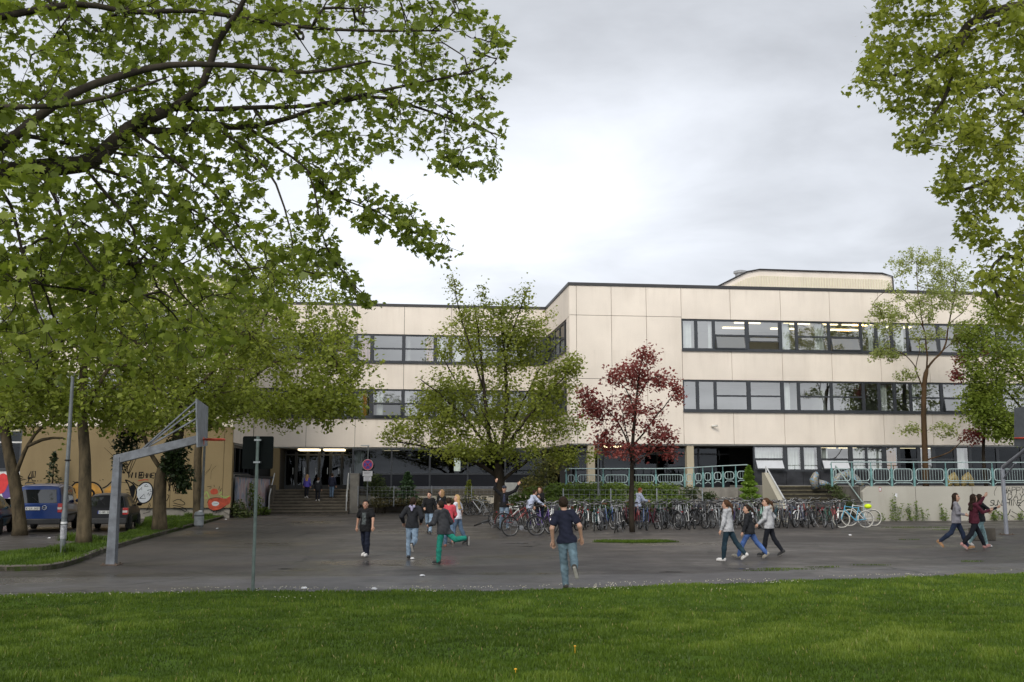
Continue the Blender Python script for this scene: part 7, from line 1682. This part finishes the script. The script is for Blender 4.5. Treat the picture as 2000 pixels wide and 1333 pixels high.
# ---------------------------------------------------------------- bicycles
M_RIMS = mat('bicycle rim', (.2, .2, .2), .45, .15, 6, .7); M_RIMD = mat('dark bicycle rim', (.05, .05, .05), .4, .2, 6, .5); M_CRM = mat('white wall tyre', (.55, .53, .47), .7, .1, 6)
M_BCHR = mat('bicycle steel', (.27, .27, .275), .4, .25, 6, .85); M_BBLK = mat('bicycle black', (.014, .014, .015), .45, .2, 6); M_SAD = mat('black saddle', (.014, .013, .013), .55, .2, 8); M_SADB = mat('brown saddle', (.12, .05, .025), .6, .2, 8); M_WIRE = mat('basket wire', (.1, .1, .105), .45, .2, 8, .6); M_REFL = mat('red reflector', (.22, .01, .01), .35); M_LENS = mat('white lamp lens', (.3, .3, .29), .3)
PAINTS = {k: mat('bicycle paint '+k, c, .35, .1, 5, .15, .5, coat=.4) for k, c in dict(black=(.014, .014, .016), silver=(.24, .25, .26), white=(.68, .68, .66), red=(.2, .02, .022), blue=(.03, .07, .2), dark_green=(.015, .07, .045), mint=(.3, .52, .42), light_blue=(.12, .42, .6), purple=(.09, .05, .2), grey=(.12, .125, .135), burgundy=(.14, .015, .03), teal=(.015, .07, .085), dark_blue=(.015, .025, .09)).items()}
RW = .335
def rot_steer(p, ang, A, ax):
    return A + Matrix.Rotation(ang, 3, ax) @ (Vector(p)-A)
def make_bike(kind, steer, tyre, rim, guards=True, rack=True, basket=None, saddle=None, lamp=True, wide=.3):
    """+Y forward, wheels on z = 0, slightly leaning on its stand"""
    root = bpy.data.objects.new('bicycle', None); COL.objects.link(root); root.empty_display_size = .1
    R0 = Vector((0, -.52, RW)); F0 = Vector((0, .54, RW)); BB = Vector((0, -.08, .28)); HT = Vector((0, .36, .9)); HBm = Vector((0, .40, .76)); ST = Vector((0, -.24, .84)); ax = (HT-HBm).normalized(); sa = R(steer)
    S = lambda p: rot_steer(p, sa, HT, ax)
    def wheel(c, turned):
        o = MB().tube([(0, RW*math.cos(i*math.pi/14), RW*math.sin(i*math.pi/14)) for i in range(28)], .021, 6, closed=True).build('wheel', tyre, root, smooth='full')
        q = MB(); q.tube([(0, (RW-.03)*math.cos(i*math.pi/12), (RW-.03)*math.sin(i*math.pi/12)) for i in range(24)], .011, 4, closed=True); q.build('rim', rim, o)
        q = MB()
        for i in range(14): a = i*2*math.pi/14; q.tube([(.02*(-1)**i, .02*math.cos(a), .02*math.sin(a)), (0, (RW-.03)*math.cos(a+.2*(-1)**i), (RW-.03)*math.sin(a+.2*(-1)**i))], .0016, 3, caps=False)
        q.lathe([(.02, -.04), (.02, .04)], n=8, axis='X'); q.build('spokes', M_BCHR, o)
        o.location = S(c) if turned else c
        if turned: o.rotation_euler = Matrix.Rotation(sa, 3, ax).to_euler()
    wheel(R0, False); wheel(F0, True)
    q = MB(); q.mat(0)
    if kind == 'step': q.tube([HBm, Vector((0, .25, .52)), Vector((0, .02, .34)), BB], .021, 6).tube([HT-ax*.03, Vector((0, .2, .62)), Vector((0, -.0, .48)), Vector((0, -.14, .5))], .016, 6)
    elif kind == 'mixte': q.tube([HBm, BB], .02, 6).tube([HT-ax*.02, Vector((0, -.17, .56)), R0], .013, 6)
    else: q.tube([HBm, BB], .021 if kind != 'mtb' else .026, 6).tube([HT-ax*.04, Vector((0, -.21, .74 if kind == 'mtb' else .79))], .017 if kind != 'mtb' else .022, 6)
    q.tube([BB, ST], .018, 6).tube([HT, HBm], .022, 6)
    for s in (-1, 1): q.tube([BB+Vector((s*.03, 0, 0)), R0+Vector((s*.055, 0, 0))], .01, 5).tube([Vector((s*.02, -.215, .74)), R0+Vector((s*.055, 0, 0))], .008, 5)
    q.build('frame', M_BBLK, root)
    q = MB(); q.tube([S(HBm), S(HBm-ax*.07)], .018, 6)
    for s in (-1, 1): q.tube([S(HBm-ax*.06+Vector((s*.045, 0, 0))), S(F0+Vector((s*.05, -.04, .12))), S(F0+Vector((s*.05, 0, 0)))], .012, 5)
    q.build('fork', M_BCHR if kind in ('step', 'mtb') else M_BBLK, root)
    q = MB(); st = HT+ax*.1; q.mat(0).tube([S(HT), S(st), S(st+Vector((0, .05, .02)))], .014, 6)
    for s in (-1, 1):
        if kind in ('step', 'mixte', 'city'): pts = [st+Vector((0, .05, .02)), st+Vector((s*.09, .09, .03)), st+Vector((s*.2, .06, .1)), st+Vector((s*.27, -.06, .1)), st+Vector((s*wide, -.16, .08))]
        elif kind == 'road': pts = [st+Vector((0, .05, 0)), st+Vector((s*.18, .06, 0)), st+Vector((s*.2, .14, -.02)), st+Vector((s*.2, .15, -.1)), st+Vector((s*.2, .05, -.13))]
        else: pts = [st+Vector((0, .05, .02)), st+Vector((s*.12, .05, .05)), st+Vector((s*.3, .0, .06))]
        q.mat(0).tube([S(p) for p in pts], .0125, 6); e_ = S(pts[-1]); d_ = (S(pts[-2])-e_).normalized(); q.mat(1).tube([e_, e_+d_*.12], .018, 6)
        q.mat(0).tube([e_+d_*.13, e_+d_*.09+Vector((0, .06, -.05)), e_+d_*.0+Vector((0, .06, -.04))], .006, 4)
    q.build('handlebar', [M_BCHR, M_BBLK], root)
    q = MB(); q.mat(1).tube([ST-Vector((0, -.03, .1)), ST+Vector((0, -.02, .1))], .013, 6); c = ST+Vector((0, -.03, .14))
    q.mat(0).prism([c+Vector(p) for p in ((-.085, -.13, 0), (.085, -.13, 0), (.09, -.04, 0), (.03, .06, 0), (.02, .15, 0), (-.02, .15, 0), (-.03, .06, 0), (-.09, -.04, 0))], (0, 0, .045)); q.build('saddle', [saddle or M_SAD, M_BCHR], root)
    q = MB(); q.lathe([(.085, .03), (.09, .036), (.085, .042)], BB, 14, 'X')
    for s in (-1, 1): e_ = BB+Vector((s*.075, .12*s, -.11)); q.tube([BB+Vector((s*.05, 0, 0)), e_], .01, 5).box(e_.x-.05+s*.05, e_.x+.05+s*.05, e_.y-.03, e_.y+.03, e_.z-.012, e_.z+.012)
    q.box(.03, .04, R0.y, BB.y, .24, .25).box(.03, .04, R0.y, BB.y, .36, .37); q.tube([R0+Vector((-.04, .05, -.03)), Vector((-.2, R0.y+.1, .01))], .009, 4); q.build('crank', [M_BCHR], root)
    if guards:
        for c_, a0, a1, tr in ((R0, 40, 190, False), (F0, 60, 175, True)):
            q = MB(); n = 10; pr_ = []
            for i in range(n+1): a = R(a0+(a1-a0)*i/n) if not tr else R(a0-20+(a1-a0)*i/n); pr_.append((math.cos(a), math.sin(a)))
            f_ = (lambda p: S(p)) if tr else (lambda p: Vector(p)); rr = RW+.035
            for (a, b), (c2, d2) in zip(pr_[:-1], pr_[1:]): q.poly([f_(c_+Vector((-.028, a*rr, b*rr))), f_(c_+Vector((.028, a*rr, b*rr))), f_(c_+Vector((.028, c2*rr, d2*rr))), f_(c_+Vector((-.028, c2*rr, d2*rr)))])
            q.build('mudguard', M_BBLK, root)
    if rack:
        q = MB(); z = .74
        for s in (-1, 1): q.tube([(s*.05, -.3, z), (s*.06, -.8, z), (s*.055, R0.y-.02, RW)], .007, 4)
        for y in (-.4, -.55, -.7): q.tube([(-.06, y, z), (.06, y, z)], .006, 4)
        q.build('luggage_rack', M_BCHR if kind != 'city' else M_BBLK, root); q = MB(); q.box(-.035, .035, -.835, -.805, z-.05, z); q.build('reflector', M_REFL, root)
    if basket:
        q = MB(); f_ = S if basket == 'front' else (lambda p: Vector(p)); c_ = Vector((0, .56, .86)) if basket == 'front' else Vector((0, -.6, .76))
        def loop(z, w_, l_): return [f_(c_+Vector(p)) for p in ((-w_, -l_, z), (w_, -l_, z), (w_, l_, z), (-w_, l_, z))]
        for k in range(5): q.tube(loop(.05*k, .13+.008*k, .1+.008*k), .005 if k < 4 else .009, 4, closed=True)
        for a, b in zip(loop(0, .13, .1), loop(.2, .162, .132)): q.tube([a, b], .005, 4)
        for i in range(-3, 4):
            for s in (-1, 1): q.tube([f_(c_+Vector((i*.04, s*.1, 0))), f_(c_+Vector((i*.047, s*.132, .2)))], .0035, 3, caps=False); q.tube([f_(c_+Vector((s*.13, i*.03, 0))), f_(c_+Vector((s*.162, i*.037, .2)))], .0035, 3, caps=False)
            q.tube([f_(c_+Vector((i*.04, -.1, 0))), f_(c_+Vector((i*.04, .1, 0)))], .0035, 3, caps=False)
        q.build('basket', M_WIRE, root)
    if lamp and not basket:
        q = MB(); c_ = S(HT+Vector((0, .1, -.06))); q.ball(c_, .035, 8, 6, (1, .8, 1)); q.build('lamp', M_LENS, root, smooth='full')
    return root
PROT = {}
for nm_, kw in dict(step_a=dict(kind='step', steer=18, tyre=M_TYRE, rim=M_RIMS), step_b=dict(kind='step', steer=-22, tyre=M_TYRE, rim=M_RIMS, basket='front'), city_a=dict(kind='city', steer=-12, tyre=M_TYRE, rim=M_RIMS), city_b=dict(kind='city', steer=25, tyre=M_TYRE, rim=M_RIMD, basket='rear'), mixte=dict(kind='mixte', steer=10, tyre=M_TYRE, rim=M_RIMS, saddle=M_SADB), mtb_a=dict(kind='mtb', steer=-20, tyre=M_TYRE, rim=M_RIMD, guards=False, rack=False, lamp=False), mtb_b=dict(kind='mtb', steer=14, tyre=M_TYRE, rim=M_RIMS, guards=False, rack=False, lamp=True), road=dict(kind='road', steer=8, tyre=M_TYRE, rim=M_RIMS, guards=False, rack=False, lamp=False), cruiser=dict(kind='city', steer=-14, tyre=M_CRM, rim=M_RIMS, lamp=False, rack=False, guards=False, wide=.34)).items():
    PROT[nm_] = make_bike(**kw)
used_p = set()
def bike(proto, px, py, yaw, col, label, group=None, lean=0, z=0, guard=None, loc=None, roll=None):
    if proto in used_p: o = copy_tree(PROT[proto])
    else: o = PROT[proto]; used_p.add(proto)
    v = G(px, py) if loc is None else Vector(loc); o.location = (v.x, v.y, z); o.rotation_euler = (0, R(lean) if roll is None else R(roll), R(yaw))
    for c in o.children:
        k = c.name.split('.')[0]
        if k in ('frame',) or (k == 'fork' and col not in ('silver',)): c.material_slots[0].link = 'OBJECT'; c.material_slots[0].material = PAINTS[col]
        if k == 'mudguard': c.material_slots[0].link = 'OBJECT'; c.material_slots[0].material = guard or (PAINTS[col] if col in ('black', 'silver', 'white', 'red', 'dark_green', 'purple', 'mint') else M_BBLK)
    tag(o, label, 'bicycle', group)
    return o
BG = 'bicycles packed in the racks'
# individually readable bicycles: label, kind, middle of the bicycle in the photo, direction
for a in (('city_a', 1022, 1047, -62, 'black', 'black bicycle turned sideways at the left end of the front row'), ('step_a', 1062, 1042, -150, 'purple', 'purple step-through bicycle with cream kickstand in the front row'), ('city_b', 1080, 1040, 172, 'white', 'white fronted bicycle between purple bicycle and jogging man'), ('mixte', 1188, 1034, -160, 'blue', 'blue bicycle with tall chrome handlebar right of the jogging man'), ('road', 1204, 1040, 168, 'silver', 'silver bicycle beside the blue one, nearest to the grass patch'), ('mtb_a', 1330, 1030, 160, 'white', 'white framed bicycle standing out in the middle of the dark ones'), ('step_a', 1488, 1033, 175, 'mint', 'mint green bicycle behind the three walking girls'), ('cruiser', 1668, 1030.5, 97, 'light_blue', 'light blue cruiser bicycle with white wall tyres at the right end'), ('cruiser', 1684, 1027, 93, 'white', 'pale cruiser bicycle with yellow saddle cover behind the light blue one'), ('city_b', 1545, 1031, 150, 'grey', 'grey bicycle with a rear basket right of the walking girls'), ('mtb_b', 1585, 1031, 152, 'black', 'black mountain bicycle angled left of the upright pair'), ('step_b', 1618, 1032, 178, 'dark_green', 'dark bicycle seen head on, left one of the upright pair'), ('city_a', 1630, 1030, 172, 'red', 'bicycle with red frame seen head on, next to the cruiser bicycles'), ('step_b', 1384, 1032, 155, 'grey', 'grey bicycle with wire front basket left of the walking girls'), ('mixte', 1008, 1036, -70, 'red', 'red framed bicycle behind the black one at the left end'), ('road', 994, 1031, -95, 'white', 'white framed bicycle at the far left of the front row'), ('mtb_b', 1142, 1034, 170, 'teal', 'teal bicycle just right of the jogging man'), ('city_a', 1240, 1033, -172, 'red', 'bicycle with red mudguards at the foot of the maple trunk')):
    bike(*a, lean=random.uniform(-4, 4))
# lying bicycle and scooters at the left
o = bike('mtb_a', 960, 1035, 70, 'grey', 'bicycle lying on its side on the asphalt left of the row', roll=82); o.location.z = .2
for px, py, yw, col, lab in ((918, 1006, 165, 'black', 'black bicycle leaning by the planter wall behind the blonde girl'), (934, 1008, 60, 'silver', 'silver bicycle parked sideways by the planter wall'), (948, 1007, 75, 'grey', 'dark bicycle parked under the broad tree')):
    bike('step_b' if col == 'black' else 'mtb_b', px, py, yw, col, lab, lean=8)
# the packed rows
cols = ['black']*6+['grey']*3+['silver']*3+['dark_blue']*2+['dark_green']*2+['burgundy']*2+['white', 'blue', 'mint', 'red']+['red', 'blue', 'teal', 'white', 'purple']
kinds = ['step_a', 'step_b', 'city_a', 'city_b', 'mixte', 'mtb_a', 'mtb_b', 'road', 'city_a', 'step_a']
rb_ = random.Random(21)
secs = ((1100, 'left of the red maple trunk'), (1225, 'left of the red maple trunk'), (1320, 'between maple trunk and the white framed bicycle'), (1440, 'between the white framed bicycle and the walking girls'), (1530, 'behind the three walking girls'), (1660, 'between the walking girls and the cruiser bicycles'))
def sec_of(px):
    for x, t in secs:
        if px < x: return t
    return secs[-1][1]
taken = {}
def rowbikes(x0, x1, y0, y1, step, yawc, rname, skip=()):
    x = x0
    while x < x1:
        u = (x-x0)/(x1-x0); y = y0+(y1-y0)*u+rb_.uniform(-1.0, 1.0); yaw = yawc+rb_.uniform(-32, 32)+(180 if rb_.random() < .18 else 0)
        if not any(abs(x-s) < 9 for s in skip):
            col = rb_.choice(cols); lab = '%s bicycle in the %s row, %s' % (col.replace('_', ' '), rname, sec_of(x))
            bike(rb_.choice(kinds), x, y, yaw, col, lab, BG, lean=rb_.uniform(-9, 9))
        x += step*rb_.uniform(.55, 1.45)
rowbikes(1098, 1625, 1037, 1029, 18, 170, 'front', (1142, 1188, 1204, 1240, 1330, 1384, 1488, 1545, 1585, 1618))
rowbikes(1030, 1640, 1029, 1023, 15, 10, 'second')
rowbikes(1060, 1600, 1020, 1015, 19, 172, 'rear')
# rack hoops
hp0 = MB().tube([(-.0, -.32, 0), (0, -.32, .7), (0, -.26, .78), (0, .26, .78), (0, .32, .7), (0, .32, 0)], .022, 7).mesh('bicycle_rack', True); hp0.materials.append(M_GALV)
for i in range(9):
    px = 1035+i*73; v = G(px, 1034-i*.9); o = bpy.data.objects.new('bicycle_rack', hp0); COL.objects.link(o); o.location = v; o.rotation_euler.z = R(8)
    tag(o, 'galvanised steel bicycle hoop hidden among the packed bicycles', 'bike rack', 'steel hoops between the bicycles')
# bright yellow cover on the last saddle, a thing of its own
v = G(1697, 1027.5); q = MB(); q.ball((0, 0, 0), .17, 12, 8, (.95, .8, .62)); c_ = tag(q.build('saddle_cover', mat('fluorescent yellow cover', (.62, .8, .0), .6, .1, 6), smooth='full'), 'fluorescent yellow cover on the rear of the last bicycle', 'cover'); c_.location = (v.x, v.y, .82)
for k_, o in PROT.items():
    if k_ not in used_p:
        for c in list(o.children_recursive): bpy.data.objects.remove(c)
        bpy.data.objects.remove(o)
